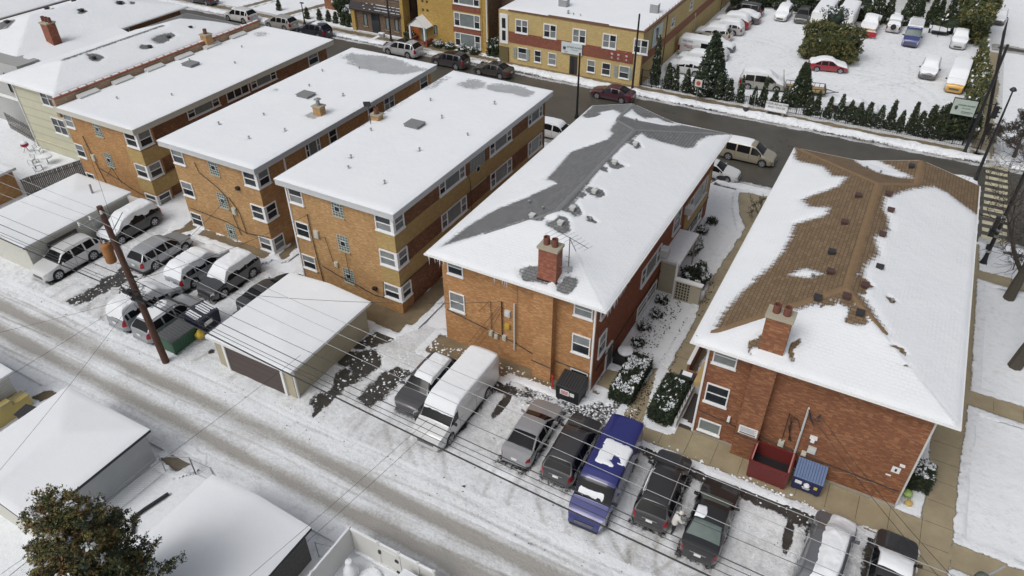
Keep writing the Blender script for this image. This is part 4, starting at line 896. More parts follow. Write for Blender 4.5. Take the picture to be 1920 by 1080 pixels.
hc = thing('brick_house', 'brick house at the top left corner with a plain snow covered roof', 'house', (-104, 60, 0))
walls(hc, -112, -97.5, 48, 67, -.4, 6.2, B_B5, B_BROWN)
hiproof(hc, (-113, -96.7, 47, 68, 6.3, None, None), [], [], ROOFG, [(-101,60,.5,.5)], step=.5)
# yard with things in it
def pickets(root, x0, y0, x1, y1, h, step=.16, mat=None, th=.03, wd=.13, base=0, name='pickets'):
    L = math.hypot(x1-x0, y1-y0); n = int(L/step); a = math.atan2(y1-y0, x1-x0); m = MB()
    for k in range(n):
        t = (k+.5)/n; m.obox((x0+(x1-x0)*t, y0+(y1-y0)*t, base+h/2+random.uniform(-.03, .03)), (wd, th, h), rz=a, ry=random.uniform(-.015, .015))
    m.obox(((x0+x1)/2, (y0+y1)/2, base+h*.25), (L, th*1.8, .08), rz=a); m.obox(((x0+x1)/2, (y0+y1)/2, base+h*.8), (L, th*1.8, .08), rz=a)
    return m.build(name, mat or FENCEW, root)
fn = thing('picket_fence', 'dark wooden picket fence in the snowy yard at the left edge, behind the red grill', 'fence', (-78, 37, 0))
pickets(fn, -81.5, 37.6, -75.2, 36.6, 1.8, .38, wd=.2)
fn = thing('board_fence', 'tall weathered grey board fence running back from the white garage, capped with snow', 'fence', (-65, 31, 0))
pickets(fn, -65.6, 29.2, -64.0, 35.0, 2.0, .15); m = MB()
for k in range(12): t = k/12; m.obox((-65.6+1.6*t+.07, 29.2+5.8*t+.24, 2.03), (.10, .44, .07), rz=-.27)
m.build('snow_cap', SNOW, fn)
fn2 = thing('garage', 'low brick garage at the left edge, only a corner of its snowy roof showing', 'garage', (-71, 28, 0))
m = MB(); m.box(-76, -67.0, 24.5, 29.5, -.2, 2.4); m.build('wall', B_TANO, fn2); m = MB(); m.box(-76.3, -66.7, 24.2, 29.8, 2.4, 2.6, 0); m.build('roof', GREYTRIM, fn2); roofsnow(fn2, -76.3, -66.7, 24.2, 29.8, 2.6, th=.18)
gr = thing('kettle_grill', 'red kettle grill with a cap of snow in the left yard', 'grill', (-74.6, 35.0, 0))
m = MB(); m.lathe((-74.6, 35, .75), [(.1,-.25),(.33,-.12),(.38,0),(.33,.14),(.12,.26)], 14); m.build('kettle', plain('grill_red', (.28,.01,.04), .3), gr, True)
m = MB(); m.lathe((-74.6, 35, 1.0), [(.30,-.08),(.24,.08),(.0,.16)], 12); m.build('snow_cap', SNOW, gr, True)
m = MB()
for a in (0.3, 2.4, 4.5): m.tube([(-74.6, 35, .6), (-74.6+.35*math.cos(a), 35+.35*math.sin(a), 0)], .02, 5)
m.build('leg', BLACK, gr)
def patio_chair(x, y, rz, label):
    t = thing('patio_chair', label, 'chair', (x, y, 0), group='snowy patio chairs in the left yard')
    m = MB(); M = Matrix.Rotation(rz, 3, 'Z')
    def P(a, b, c): v = M @ Vector((a, b, 0)); return (x+v.x, y+v.y, c)
    for a in (-.25, .25):
        m.tube([P(a, -.25, 0), P(a, -.25, .45), P(a, .25, .45), P(a, .32, .95)], .018, 5); m.tube([P(a, .25, .45), P(a, .25, 0)], .018, 5)
    for z in (.6, .75, .9): m.tube([P(-.25, .28, z), P(.25, .28, z)], .015, 4)
    m.build('frame', BLACK, t); m = MB(); c = P(0, 0, .52); m.obox(c, (.52, .5, .12), rz=rz); m.build('seat_snow', SNOW, t)
patio_chair(-71.6, 33.6, .3, 'black patio chair heaped with snow, nearest the cream house wall'); patio_chair(-70.0, 33.2, 1.2, 'black patio chair with snow on its seat, second from the cream house'); patio_chair(-68.9, 32.6, 2.2, 'black patio chair with a snowy seat beside the round garden table')
patio_chair(-73.2, 35.4, 2.0, 'snow covered patio chair just right of the red grill')
t = thing('garden_table', 'snow topped garden table among the patio chairs in the left yard', 'table', (-70.4, 34.4, 0)); m = MB(); m.tube([(-70.4, 34.4, 0), (-70.4, 34.4, .7)], .04, 6); m.build('leg', BLACK, t); m = MB(); m.lathe((-70.4, 34.4, .7), [(.6, 0), (.6, .12), (.4, .2)], 14); m.build('table_top', SNOW, t, True)

# ------------------------------------------------------------------ garages
def gable(root, x0, x1, y0, y1, ez, rz_, mat, axis='y', ov=.3, th=.08, name='roof', hip=None):
    """snowy low roof; ridge along axis. heightfield so the snow is thick and soft"""
    X0_, X1_, Y0_, Y1_ = x0-ov, x1+ov, y0-ov, y1+ov
    rz_ = ez+(rz_-ez)*.48; sl = (rz_-ez)/(((X1_-X0_) if axis == 'y' else (Y1_-Y0_))/2)
    def h(X, Y):
        v = ez+sl*(np.minimum(X-X0_, X1_-X) if axis == 'y' else np.minimum(Y-Y0_, Y1_-Y))
        if hip: v = np.minimum(v, ez+sl*1.3*((Y-Y0_) if 'f' in hip else 99)+.0) if 'f' in hip else v
        if hip and 'k' in hip: v = np.minimum(v, ez+sl*1.3*(Y1_-Y))
        return v
    def zf(X, Y):
        e = np.minimum(np.minimum(X-X0_, X1_-X), np.minimum(Y-Y0_, Y1_-Y)); hh = (h(X-.15, Y)+h(X+.15, Y)+h(X, Y-.15)+h(X, Y+.15))/4
        return np.maximum(hh, h(X, Y)-.06)+.02+th*sstep(-.03, .12, e)**.5*(.8+.4*fbm(X, Y, 3, 7, 3))
    o = gridmesh(name, lin(X0_, X1_, .2), lin(Y0_, Y1_, .2), zf, ROOFSNOW, parent=root)
    m = MB()
    for (a, c) in (((X0_,Y0_),(X1_,Y0_)), ((X1_,Y0_),(X1_,Y1_)), ((X1_,Y1_),(X0_,Y1_)), ((X0_,Y1_),(X0_,Y0_))):
        for k in range(20):
            p = [a[i]+(c[i]-a[i])*k/20 for i in (0,1)]; q = [a[i]+(c[i]-a[i])*(k+1)/20 for i in (0,1)]
            zp, zq = float(h(np.array(p[0]), np.array(p[1]))), float(h(np.array(q[0]), np.array(q[1])))
            m.quad((*p, zp-.15), (*q, zq-.15), (*q, zq+.025), (*p, zp+.025))
    m.build('fascia', mat, o); return o, h
def gwalls(root, x0, x1, y0, y1, ez, h, mats, name='wall'):
    m = MB(); n = 12
    for (a, c, k_) in (((x0,y0),(x1,y0),0), ((x1,y0),(x1,y1),1), ((x1,y1),(x0,y1),0), ((x0,y1),(x0,y0),1)):
        for k in range(n):
            p = [a[i]+(c[i]-a[i])*k/n for i in (0,1)]; q = [a[i]+(c[i]-a[i])*(k+1)/n for i in (0,1)]
            zp, zq = float(h(np.array(p[0]), np.array(p[1])))-.03, float(h(np.array(q[0]), np.array(q[1])))-.03
            m.quad((*p, -.3), (*q, -.3), (*q, zq), (*p, zp), k_)
    return m.build(name, mats, root)
g = thing('garage', 'beige stucco garage with a brown door facing the alley and a smooth snowy roof', 'garage', (-31, 25, 0))
o, h = gable(g, -33.9, -27.35, 21.75, 29.0, 2.6, 3.25, WHITE, hip='f'); gwalls(g, -33.9, -27.35, 21.75, 29.0, 2.6, h, [STUCCO, STUCCO])
m = MB(); m.box(-32.9, -28.2, 21.69, 21.75, -.05, 2.15, 1); m.box(-33.1, -32.9, 21.62, 21.75, -.05, 2.35, 0); m.box(-28.2, -28.0, 21.62, 21.75, -.05, 2.35, 0); m.box(-33.1, -28.0, 21.62, 21.75, 2.35, 2.5, 0)
m.build('garage_door', [WHITE, lines('garage_door_brown', (.075,.052,.045), .53, 2)], g); downspout(g, 'r', -27.35, 21.85, .1, 2.5)
g = thing('garage', 'long white garage with snowy gable roof and leaning vent pipe, beside the white SUV', 'garage', (-58, 27, 0))
o, h = gable(g, -60.6, -54.2, 22.4, 31.4, 2.6, 3.5, GREYTRIM, hip='k'); gwalls(g, -60.6, -54.2, 22.4, 31.4, 2.6, h, [STUCCOW, STUCCOW])
m = MB(); m.tube([(-56.0, 29.7, 2.9), (-56.1, 29.8, 3.7)], .09, 8); m.build('vent_pipe', GALV, g); m = MB(); m.box(-54.2, -54.08, 23.9, 26.4, 1.3, 1.9); m.build('wall_rack', FENCEW, g)
g = thing('garage', 'pale siding garage with a broad snowy roof beside the chain link yard, lower left', 'garage', (-34, 11, 0))
o, h = gable(g, -37.7, -31.1, 7.7, 14.2, 2.5, 3.4, DARK, hip='k', ov=.25); gwalls(g, -37.7, -31.1, 7.7, 14.2, 2.5, h, [STUCCOW, SIDINGL])
g = thing('garage', 'small snowy roofed garage with dark shingled side wall, beside the white vinyl fence', 'garage', (-22, 11, 0))
o, h = gable(g, -25.2, -19.1, 8.2, 13.6, 2.5, 3.3, DARK, ov=.28); gwalls(g, -25.2, -19.1, 8.2, 13.6, 2.5, h, [SIDINGW, plain('old_shingle_wall', (.12,.12,.115), .9, var=.5, scale=8, bmp=.4)])
g = thing('garage', 'white clapboard garage at the left edge behind the yellow wall', 'garage', (-46, 10, 0))
o, h = gable(g, -50, -42.3, 5.5, 13.4, 2.5, 3.3, WHITE, ov=.3); gwalls(g, -50, -42.3, 5.5, 13.4, 2.5, h, [SIDINGW, SIDINGW])
y = thing('yard_wall', 'pale yellow yard wall beside the white clapboard garage, lower left', 'wall', (-41, 10, 0)); m = MB(); m.box(-41.9, -41.4, 3, 12.6, -.2, 1.25); m.box(-42.2, -41.4, 12.6, 13.6, -.2, .9); m.build('wall', YELLOWW, y)
m = MB(); m.tube([(-41.35, 3, 1.3), (-41.35, 13.6, 1.3)], .03, 6); m.build('rail', GALV, y)
for k, (x, y_) in enumerate(((-39.9, 12.6),)):
    t = thing('wheelie_bin', 'black rubbish bin with a flat lid at the end of the yellow wall', 'bin', (x, y_, 0)); m = MB(); m.obox((x, y_, .55), (.9, .8, 1.1), rz=.2); m.build('bin_body', BLACK, t)
    m = MB(); m.obox((x, y_-.02, 1.14), (.98, .9, .08), rz=.2); m.build('lid', DARK, t)
t = thing('broken_frame', 'leaning pale timber frame propped against the black bin', 'frame', (-39, 12.3, 0)); m = MB(); m.tube([(-39.6, 12.0, 1.15), (-38.3, 11.6, .15)], .035, 5); m.tube([(-39.0, 13.0, 1.4), (-38.2, 12.0, .05)], .035, 5); m.tube([(-38.9, 12.1, 1.0), (-38.5, 11.5, .1)], .03, 5); m.build('bars', GALV, t)
# chain link yard
def chainlink(root, pts, h=1.4):
    m = MB(); q = MB()
    for (x, y) in pts: m.tube([(x, y, 0), (x, y, h+.05)], .035, 6)
    m.build('post', GALV, root); 
    for a, b in zip(pts[:-1], pts[1:]):
        q.tube([(*a, h), (*b, h)], .02, 5); q.tube([(*a, .05), (*b, .05)], .012, 4)
        L = math.dist(a, b); n = int(L/.16)
        for k in range(n):
            t = k/n; u = min(1, t+h/L*.9); zt = h*(u-t)/(h/L*.9)
            pa = (a[0]+(b[0]-a[0])*t, a[1]+(b[1]-a[1])*t); pb = (a[0]+(b[0]-a[0])*u, a[1]+(b[1]-a[1])*u)
            q.tube([(*pa, .03), (*pb, zt)], .004, 3, cap=False); q.tube([(*pb, h-zt+.0), (*pa, h)], .004, 3, cap=False)
    q.build('wire_mesh', GALV, root)
f = thing('chain_link_fence', 'chain link fence beside the pale siding garage', 'fence', (-30, 10, 0)); chainlink(f, [(-30.3, 5.0), (-30.2, 9.6), (-30.0, 13.9), (-28.4, 14.6)])
f = thing('chain_link_gate', 'chain link gate on the alley between the two lower left garages', 'gate', (-27, 14.5, 0)); chainlink(f, [(-28.4, 14.6), (-26.9, 14.7), (-25.8, 14.3)], 1.3)
f = thing('chain_link_fence', 'short chain link fence between the shingled garage and the white vinyl fence', 'fence', (-18.5, 14, 0)); chainlink(f, [(-18.9, 13.9), (-17.7, 14.2)], 1.2)
m = MB(); m.tube([(-28.6, 12.9, .12), (-28.9, 11.6, .12), (-29.0, 11.0, .10), (-28.6, 10.6, .08), (-28.2, 10.3, .06)], .10, 8); tag(m.build('garden_hose', BLACK, None, True), 'dark coil half buried in snow behind the chain link gate', 'hose')
m = MB(); m.tube([(-27.3, 12.9, .1), (-26.1, 12.6, .12)], .045, 5); m.tube([(-26.7, 12.7, .14), (-26.3, 11.9, .14)], .04, 5); tag(m.build('timber_scraps', DARK), 'two dark timber offcuts lying in the chain link yard', 'timber')
m = MB(); m.tube([(-24.6, 14.5, .15), (-24.2, 14.9, .2), (-23.8, 14.8, .12)], .09, 6); tag(m.build('tarp_scrap', plain('tarp_blue', (.02,.06,.16), .5)), 'scrap of blue tarpaulin in the snow behind the shingled garage', 'tarpaulin')
# white vinyl fence
v = thing('vinyl_fence', 'white vinyl fence with a gate round the small yard at the bottom edge', 'fence', (-16, 14, 0))
m = MB(); m.box(-17.62, -17.56, 4, 15.05, .05, 1.8); m.box(-17.5, -15.9, 15.05, 15.1, .05, 1.8); m.box(-14.6, -12.6, 15.05, 15.1, .05, 1.8); m.build('panel', VINYL, v)
m = MB()
for (x, y_) in ((-17.59, 15.08), (-17.59, 12.3), (-17.59, 9.6), (-15.85, 15.08), (-14.62, 15.08), (-12.6, 15.08), (-13.5, 15.08)): m.box(x-.065, x+.065, y_-.065, y_+.065, 0, 1.95)
m.box(-17.66, -17.52, 4, 15.05, 1.74, 1.84); m.box(-17.5, -15.9, 15.01, 15.14, 1.74, 1.84); m.box(-14.6, -12.6, 15.01, 15.14, 1.74, 1.84); m.build('post', VINYL, v)
m = MB(); m.box(-15.8, -14.7, 15.04, 15.1, .12, 1.75); m.box(-15.8, -14.7, 15.0, 15.04, .12, .24); m.box(-15.8, -14.7, 15.0, 15.04, 1.5, 1.6); gt = m.build('gate', VINYL, v)
m = MB(); m.box(-15.84, -15.72, 14.97, 15.04, 1.1, 1.35); m.box(-14.85, -14.65, 14.97, 15.04, 1.1, 1.25); m.box(-14.85, -14.65, 14.97, 15.04, .2, .3); m.build('hinge', BLACK, gt)
m = MB(); m.box(-17.64, -17.54, 4, 15.05, 1.84, 1.90); m.box(-17.5, -12.6, 15.03, 15.12, 1.84, 1.90); m.build('snow_cap', SNOW, v)
s = thing('garden_statue', 'snow covered bird bath shaped like a bottle in the corner of the vinyl fence', 'garden ornament', (-16.7, 14.0, 0)); m = MB(); m.lathe((-16.8, 13.9, 0), [(.34, 0), (.40, .25), (.36, .55), (.2, .8), (.14, .95)], 14); m.build('ornament_body', SNOW, s, True); m = MB(); m.lathe((-16.8, 13.9, .95), [(.12, 0), (.2, .1), (.17, .25), (.05, .32)], 12); m.build('ornament_top', SNOW, s, True)
sheet('bare_ground', [[(-16.4,12.2),(-14.9,12.2),(-14.6,13.6),(-15.9,14.1),(-16.4,13.5)]], covered('earth_wet', (.11,.085,.045), (.16,.13,.08), 'flat', 2.0, rough=.6), .03, res=.1)
sheet('bare_ground', [[(-31.0,14.3),(-29.5,14.3),(-29.0,15.2),(-30.2,15.3)]], covered('earth_dry', (.17,.13,.075), (.11,.09,.06), 'flat', 2.0, rough=.8), .03, res=.1)
sheet('bare_ground', [[(-42.0,13.9),(-41.2,13.9),(-41.0,14.9),(-41.8,14.8)]], MATS['earth_dry'], .03, res=.1)
sd_ = thing('shed', 'small snow topped shed inside the white vinyl fence at the bottom edge', 'shed', (-13.3, 13.3, 0)); m = MB(); m.box(-14.0, -12.3, 10.8, 14.6, 0, 1.5); m.build('wall', SIDINGW, sd_); roofsnow(sd_, -14.1, -12.2, 10.7, 14.7, 1.5)

# ------------------------------------------------------------------ far side of the street
yb = thing('brick_warehouse', 'long yellow brick two storey building with a red brick band and a flat snowy roof', 'building', (-36, 90, 0))
walls(yb, -45.7, -26.95, 79.6, 140, -2.0, 6.35, B_YB, B_YB)
m = MB(); m.box(-44.3, -27.9, 79.55, 79.6, 2.55, 3.9); m.build('brick_band', B_REDB, yb); m = MB(); m.box(-26.95, -26.90, 79.9, 140, 2.5, 3.55); m.build('brick_band', plain('band_brown', (.25,.105,.06), .8), yb)
m = MB(); m.box(-44.3, -38.9, 79.5, 79.6, 6.35, 6.5); m.box(-38.9, -31.2, 79.5, 79.6, 6.35, 6.62); m.box(-31.2, -26.9, 79.5, 79.6, 6.35, 6.5); m.box(-26.95, -26.7, 79.6, 140, 6.3, 6.6); m.build('coping', plain('coping_brown', (.17,.09,.06), .7), yb)
roofsnow(yb, -45.6, -26.98, 79.7, 139.9, 6.38, th=.2, res=.6)
for k in range(5): a = -43.35+k*3.83; window(yb, 'f', 79.6, a, a+1.75, 3.9, 5.55, 'two', snowy=True, t=.12)
for a, wd in ((-43.0,1.3),(-40.7,.95),(-38.8,1.1),(-33.6,1.05),(-31.7,1.1),(-29.5,1.3)): window(yb, 'f', 79.6, a, a+wd, .7, 2.15, 'dh', snowy=False)
m = MB()
for a in (-43.4, -41.6, -29.9, -28.1):
    for k in range(7): m.box(a-.28, a+.22, 79.52, 79.58, .72+k*.2, .84+k*.2)
m.build('shutter', plain('shutter_blue', (.30,.36,.36), .6), yb)
m = MB(); m.box(-35.9, -34.9, 79.52, 79.6, -.1, 2.25, 0); m.box(-35.75, -35.3, 79.48, 79.52, .1, 2.1, 1); m.build('door', [plain('door_recess', (.035,.035,.035), .6), BLACK], yb)
m = MB(); m.box(-45.5, -44.4, 79.5, 79.6, 2.3, 5.9, 0); m.box(-45.2, -44.7, 79.47, 79.5, 4.2, 5.4, 1); m.box(-45.2, -44.7, 79.47, 79.5, 2.7, 3.9, 1); m.build('entry_panel', [WHITE, GLASS], yb)
m = MB(); m.box(-45.6, -44.3, 79.45, 79.6, -.1, 1.9); m.build('doorway', plain('doorway_dark', (.12,.095,.04), .8), yb)
window(yb, 'r', -26.95, 89.4, 90.6, 4.1, 5.2); window(yb, 'r', -26.95, 96.6, 97.8, 4.3, 5.4); window(yb, 'r', -26.95, 105, 107, 4.3, 5.4)
for y_ in (87.6, 113.5): downspout(yb, 'r', -26.95, y_, -.5, 6.3, plain('pipe_brown%d' % y_, (.15,.08,.05), .6))
m = MB(); m.box(-26.95, -26.85, 99.5, 99.9, 2.9, 3.2); m.tube([(-26.8,99.7,3.2),(-26.8,99.7,-.3)], .04, 5); m.build('wall_lamp', GREYTRIM, yb)
def text(par, body, size, loc, rot, mat, name='lettering', ext=.01, spacing=1.0):
    cu = bpy.data.curves.new(name, 'FONT'); cu.body = body; cu.size = size; cu.extrude = ext; cu.align_x = 'CENTER'; cu.align_y = 'CENTER'; cu.space_character = spacing
    tmp = bpy.data.objects.new(name+'_tmp', cu); C.objects.link(tmp); bpy.context.view_layer.update()
    me = bpy.data.meshes.new_from_object(tmp); bpy.data.objects.remove(tmp)
    me.materials.clear(); me.materials.append(mat)
    o = bpy.data.objects.new(name, me); C.objects.link(o); o.parent = par
    off = Vector((0,0,0)); q = par
    while q is not None: off += q.location; q = q.parent
    o.location = Vector(loc)-off; o.rotation_euler = rot; return o
INK = plain('ink_dark', (.05,.05,.07), .6); INKB = plain('ink_blue', (.12,.28,.32), .6); INKR = plain('ink_red', (.45,.03,.03), .6)
m = MB(); m.box(-37.0, -34.3, 79.40, 79.46, 2.5, 3.85); sb = m.build('shop_sign', plain('sign_pale', (.55,.62,.64), .5), yb)
text(sb, 'KOSAR INVEST', .30, (-35.3, 79.395, 3.32), (R(90),0,0), INK)
text(sb, '773 804 2060', .17, (-35.3, 79.395, 3.02), (R(90),0,0), INKB); text(sb, '24/7', .24, (-36.35, 79.395, 2.68), (R(90),0,0), INKR)
m = MB(); m.lathe((-36.6, 79.39, 3.2), [(.16,-.16),(.2,0),(.1,.12)], 10); m.build('logo', INK, sb)
m = MB(); m.box(-26.9, -26.86, 82.7, 86.0, 3.6, 5.9, 0); mu = m.build('mural_panel', plain('mural_pale', (.46,.53,.52), .6), yb)
m = MB(); m.obox((-26.85, 84.2, 4.9), (.02, .8, 1.3), rx=.1, m=0); m.obox((-26.85, 84.5, 4.2), (.02, 1.2, .5), m=1); m.obox((-26.85, 83.9, 5.5), (.02, .5, .3), m=0); m.build('mural_figure', [plain('mural_grey', (.16,.15,.16), .6), plain('mural_pink', (.45,.20,.16), .6)], mu)
for k, (x, c) in enumerate(((-30.4, 'striped red white and blue flag on the yellow building, leftmost of three'), (-29.6, 'white flag with a red cross, middle one of three on the yellow building'), (-28.6, 'red and white flag hanging lowest at the right end of the flag row'))):
    t = thing('flag', c, 'flag', (x, 79.2, 3.6), group='flags on the yellow building'); m = MB(); m.tube([(x, 79.5, 3.3), (x, 78.7, 4.1)], .02, 5); m.build('flag_pole', GREYTRIM, t)
    m = MB()
    for j in range(6): m.quad((x-.02+.02*j, 78.75, 4.0-j*.22), (x+.26-.02*j, 78.9, 3.9-j*.22), (x+.24-.02*j, 78.9, 3.68-j*.22), (x+.0+.02*j, 78.75, 3.78-j*.22), j % 2)
    m.build('cloth', [plain('flag_red%d' % k, (.42,.05,.06), .8), plain('flag_white%d' % k, (.62,.62,.66), .8)], t)
def rooftop(par, x, y, z, sx, sy, sz, name='roof_unit'):
    m = MB(); m.box(x-sx/2, x+sx/2, y-sy/2, y+sy/2, z, z+sz, 0); m.box(x-sx/2-.02, x+sx/2+.02, y-sy/2-.02, y+sy/2+.02, z+sz, z+sz+.12, 1); return m.build(name, [GALV, SNOW], par)
rooftop(yb, -39.0, 84.0, 6.4, 1.1, .9, .9); vent(yb, -37.2, 81.4, 6.5, 'cone'); vent(yb, -36.4, 81.2, 6.5); vent(yb, -35.5, 81.2, 6.5); rooftop(yb, -28.3, 86.6, 6.4, 1.0, .7, 1.1)
m = MB()
for k in range(26): m.tube([(-26.85, 81+k*1.1, 6.6), (-26.85, 81+k*1.1, 6.95)], .02, 4)
m.build('roof_spikes', BLACK, yb)
# mustard three storey
mb = thing('apartment_block', 'mustard brick three storey block with wide picture windows and a gabled porch', 'apartment building', (-53, 86, 0))
walls(mb, -58.6, -47.9, 80.7, 98, -.6, 9.5, B_YB2, B_TAUPE)
m = MB(); m.box(-53.3, -48.75, 80.62, 80.7, -.3, 9.5); m.build('bay', B_YB2, mb)
for z in (2.25, 5.0): m = MB(); m.box(-53.1, -48.9, 80.58, 80.62, z, z+.75); m.build('brick_band', B_REDB, mb)
for z in (.5, 3.05, 5.85): window(mb, 'f', 80.62, -52.9, -49.0, z, z+1.75, 'tri', t=.1)
m = MB()
for (a, z) in ((-57.9,5.3),(-57.2,5.3),(-57.9,4.2),(-57.2,4.2)): m.box(a, a+.3, 80.66, 80.7, z, z+.3)
m.build('wall_openings', plain('opening_dark', (.08,.06,.03), .8), mb)
m = MB(); m.box(-58.6, -47.8, 80.5, 98, 9.5, 9.9); m.build('roof', GREYTRIM, mb); downspout(mb, 'f', 80.7, -48.05, 0, 9.4)
p = MB(); p.poly([(-59.3,79.2,2.5),(-56.5,79.2,2.5),(-57.9,79.2,3.55)], 0); p.build('porch_gable', WHITE, mb)
p = MB(); p.quad((-59.45,79.1,2.42),(-57.9,79.1,3.62),(-57.9,80.7,3.62),(-59.45,80.7,2.42)); p.quad((-56.35,80.7,2.42),(-57.9,80.7,3.62),(-57.9,79.1,3.62),(-56.35,79.1,2.42))
p.quad((-59.45,79.1,2.5),(-57.9,79.1,3.72),(-57.9,80.7,3.72),(-59.45,80.7,2.5)); p.quad((-56.35,80.7,2.5),(-57.9,80.7,3.72),(-57.9,79.1,3.72),(-56.35,79.1,2.5)); p.build('porch_roof', ROOFSNOW, mb)
p = MB(); p.box(-59.2, -59.0, 79.2, 79.4, .4, 2.5); p.box(-56.9, -56.7, 79.2, 79.4, .4, 2.5); p.build('porch_post', WHITE, mb)
p = MB(); p.box(-58.3, -57.3, 80.62, 80.7, .4, 2.4, 0); p.box(-57.95, -57.6, 80.6, 80.62, 1.4, 2.2, 1); p.build('door', [plain('door_green', (.22,.30,.24), .6), GLASS], mb)
p = MB(); p.box(-59.3, -58.9, 79.2, 80.7, 0, .8); p.box(-56.9, -56.5, 79.2, 80.7, 0, .8); p.box(-58.9, -56.9, 79.5, 80.7, -.1, .35); p.build('steps', B_REDB, mb); window(mb, 'f', 80.7, -56.2, -55.7, 1.4, 2.6, 'pic', DARK)
# dentist
dn = thing('shopfront', 'low brown brick shopfront with a black tiled mansard roof dusted with snow', 'shop', (-65.5, 84, 0))
walls(dn, -69.6, -61.4, 80.8, 96, -.6, 4.6, B_TAUPE, B_TAUPE)
tile = lines('mansard_tile', (.045,.038,.04), .30, 2, rough=.6, depth=1.0)
m = MB(); m.quad((-70.0,80.3,3.0),(-61.3,80.3,3.0),(-61.3,81.7,5.6),(-70.0,81.7,5.6)); m.quad((-61.3,80.3,3.0),(-61.3,83,3.0),(-61.3,83,5.6),(-61.3,81.7,5.6)); m.box(-70, -61.3, 80.3, 81, 2.9, 3.0); mr = m.build('mansard_roof', tile, dn)
m = MB()
for r_ in range(7):
    for k in range(26):
        if random.random() < (.25 if k < 9 else .85): x = -67.6+k*.24; m.obox((x, 80.42+r_*.17, 3.28+r_*.315), (.26, .12, .05), rx=.0)
m.build('roof_snow', SNOW, mr)
m = MB(); m.box(-61.4, -60.9, 80.5, 82, -.3, 6.5); m.box(-69.9, -69.3, 80.5, 81, -.3, 3); m.build('stone_pier', B_YB2, dn)
m = MB(); m.box(-66.6, -65.2, 80.72, 80.8, .1, 2.8, 0); m.box(-66.5, -65.3, 80.70, 80.72, .3, 2.5, 1); m.build('door', [BLACK, GLASS], dn)
for a in (-68.0, -64.2, -62.7): window(dn, 'f', 80.8, a, a+.65, .8, 2.45, 'pic', BLACK)
text(dn, 'DENTISTRY', .42, (-63.3, 80.74, 2.78), (R(90),0,0), plain('letter_pale', (.5,.48,.42), .6)); rooftop(dn, -65.9, 90, 4.7, 3, 2, .5); rooftop(dn, -64.4, 79.9, .0, .8, .4, .45, 'bench_box')
m = MB(); m.box(-61.0, -58.7, 84, 97, -.4, 7.5); tag(m.build('brick_building', B_TAUPE), 'tall brown brick wall between the dentist shop and the mustard block', 'building'); m = MB(); m.box(-47.85, -45.75, 84, 97, -.4, 7.5); tag(m.build('brick_building', B_TAUPE), 'narrow dark brick wall squeezed between the mustard block and the yellow building', 'building')
o_ = thing('cedar_fence', 'orange cedar fence beside the gabled porch', 'fence', (-60, 81, 0)); m = MB(); m.box(-61.5, -58.8, 81.6, 81.7, 0, 1.5); m.build('boards', ORANGEW, o_); m = MB(); m.tube([(-61.4, 81.4, 0), (-61.4, 81.4, 2.0)], .05, 6); m.build('post', BLACK, o_)
lh = thing('brick_house', 'red brick house at the top edge above the little clipped shrubs', 'house', (-76, 92, 0)); walls(lh, -80, -70.5, 86.5, 98, -.6, 6, B_B5, B_B5); m = MB(); m.box(-80.3, -70.2, 86.2, 98, 6, 6.2); m.build('roof', GREYTRIM, lh)
for a in (-78.5, -73.5): window(lh, 'f', 86.5, a, a+1.6, 1.2, 2.8)
sheet('walk', [[(-92,80),(-91,80),(-88.5,95),(-89.6,95)], [(-83.8,80.5),(-82.6,80.5),(-80,90),(-81.2,90)]], CONCW_M, .03, res=.25)
# far white siding house over the lot
fh = thing('siding_house', 'white clapboard house beyond the car lot at the top right', 'house', (0, 128, 0)); m = MB(); m.box(-6, 6, 124.5, 134, -.5, 6.5); m.build('wall', SIDINGW, fh); window(fh, 'f', 124.5, -1.6, .2, 2.0, 3.2, 'strip', DARK); m = MB(); m.tube([(3.0, 124.3, 0), (3.6, 124.3, 6)], .09, 6); m.build('downspout', GREYTRIM, fh)
fh = thing('garage', 'pale garage beside the white clapboard house at the top edge', 'garage', (-12, 130, 0)); m = MB(); m.box(-22, -10, 128, 134, -.5, 3); m.build('wall', SIDING, fh); roofsnow(fh, -22.3, -9.7, 127.7, 134.3, 3, res=.6)
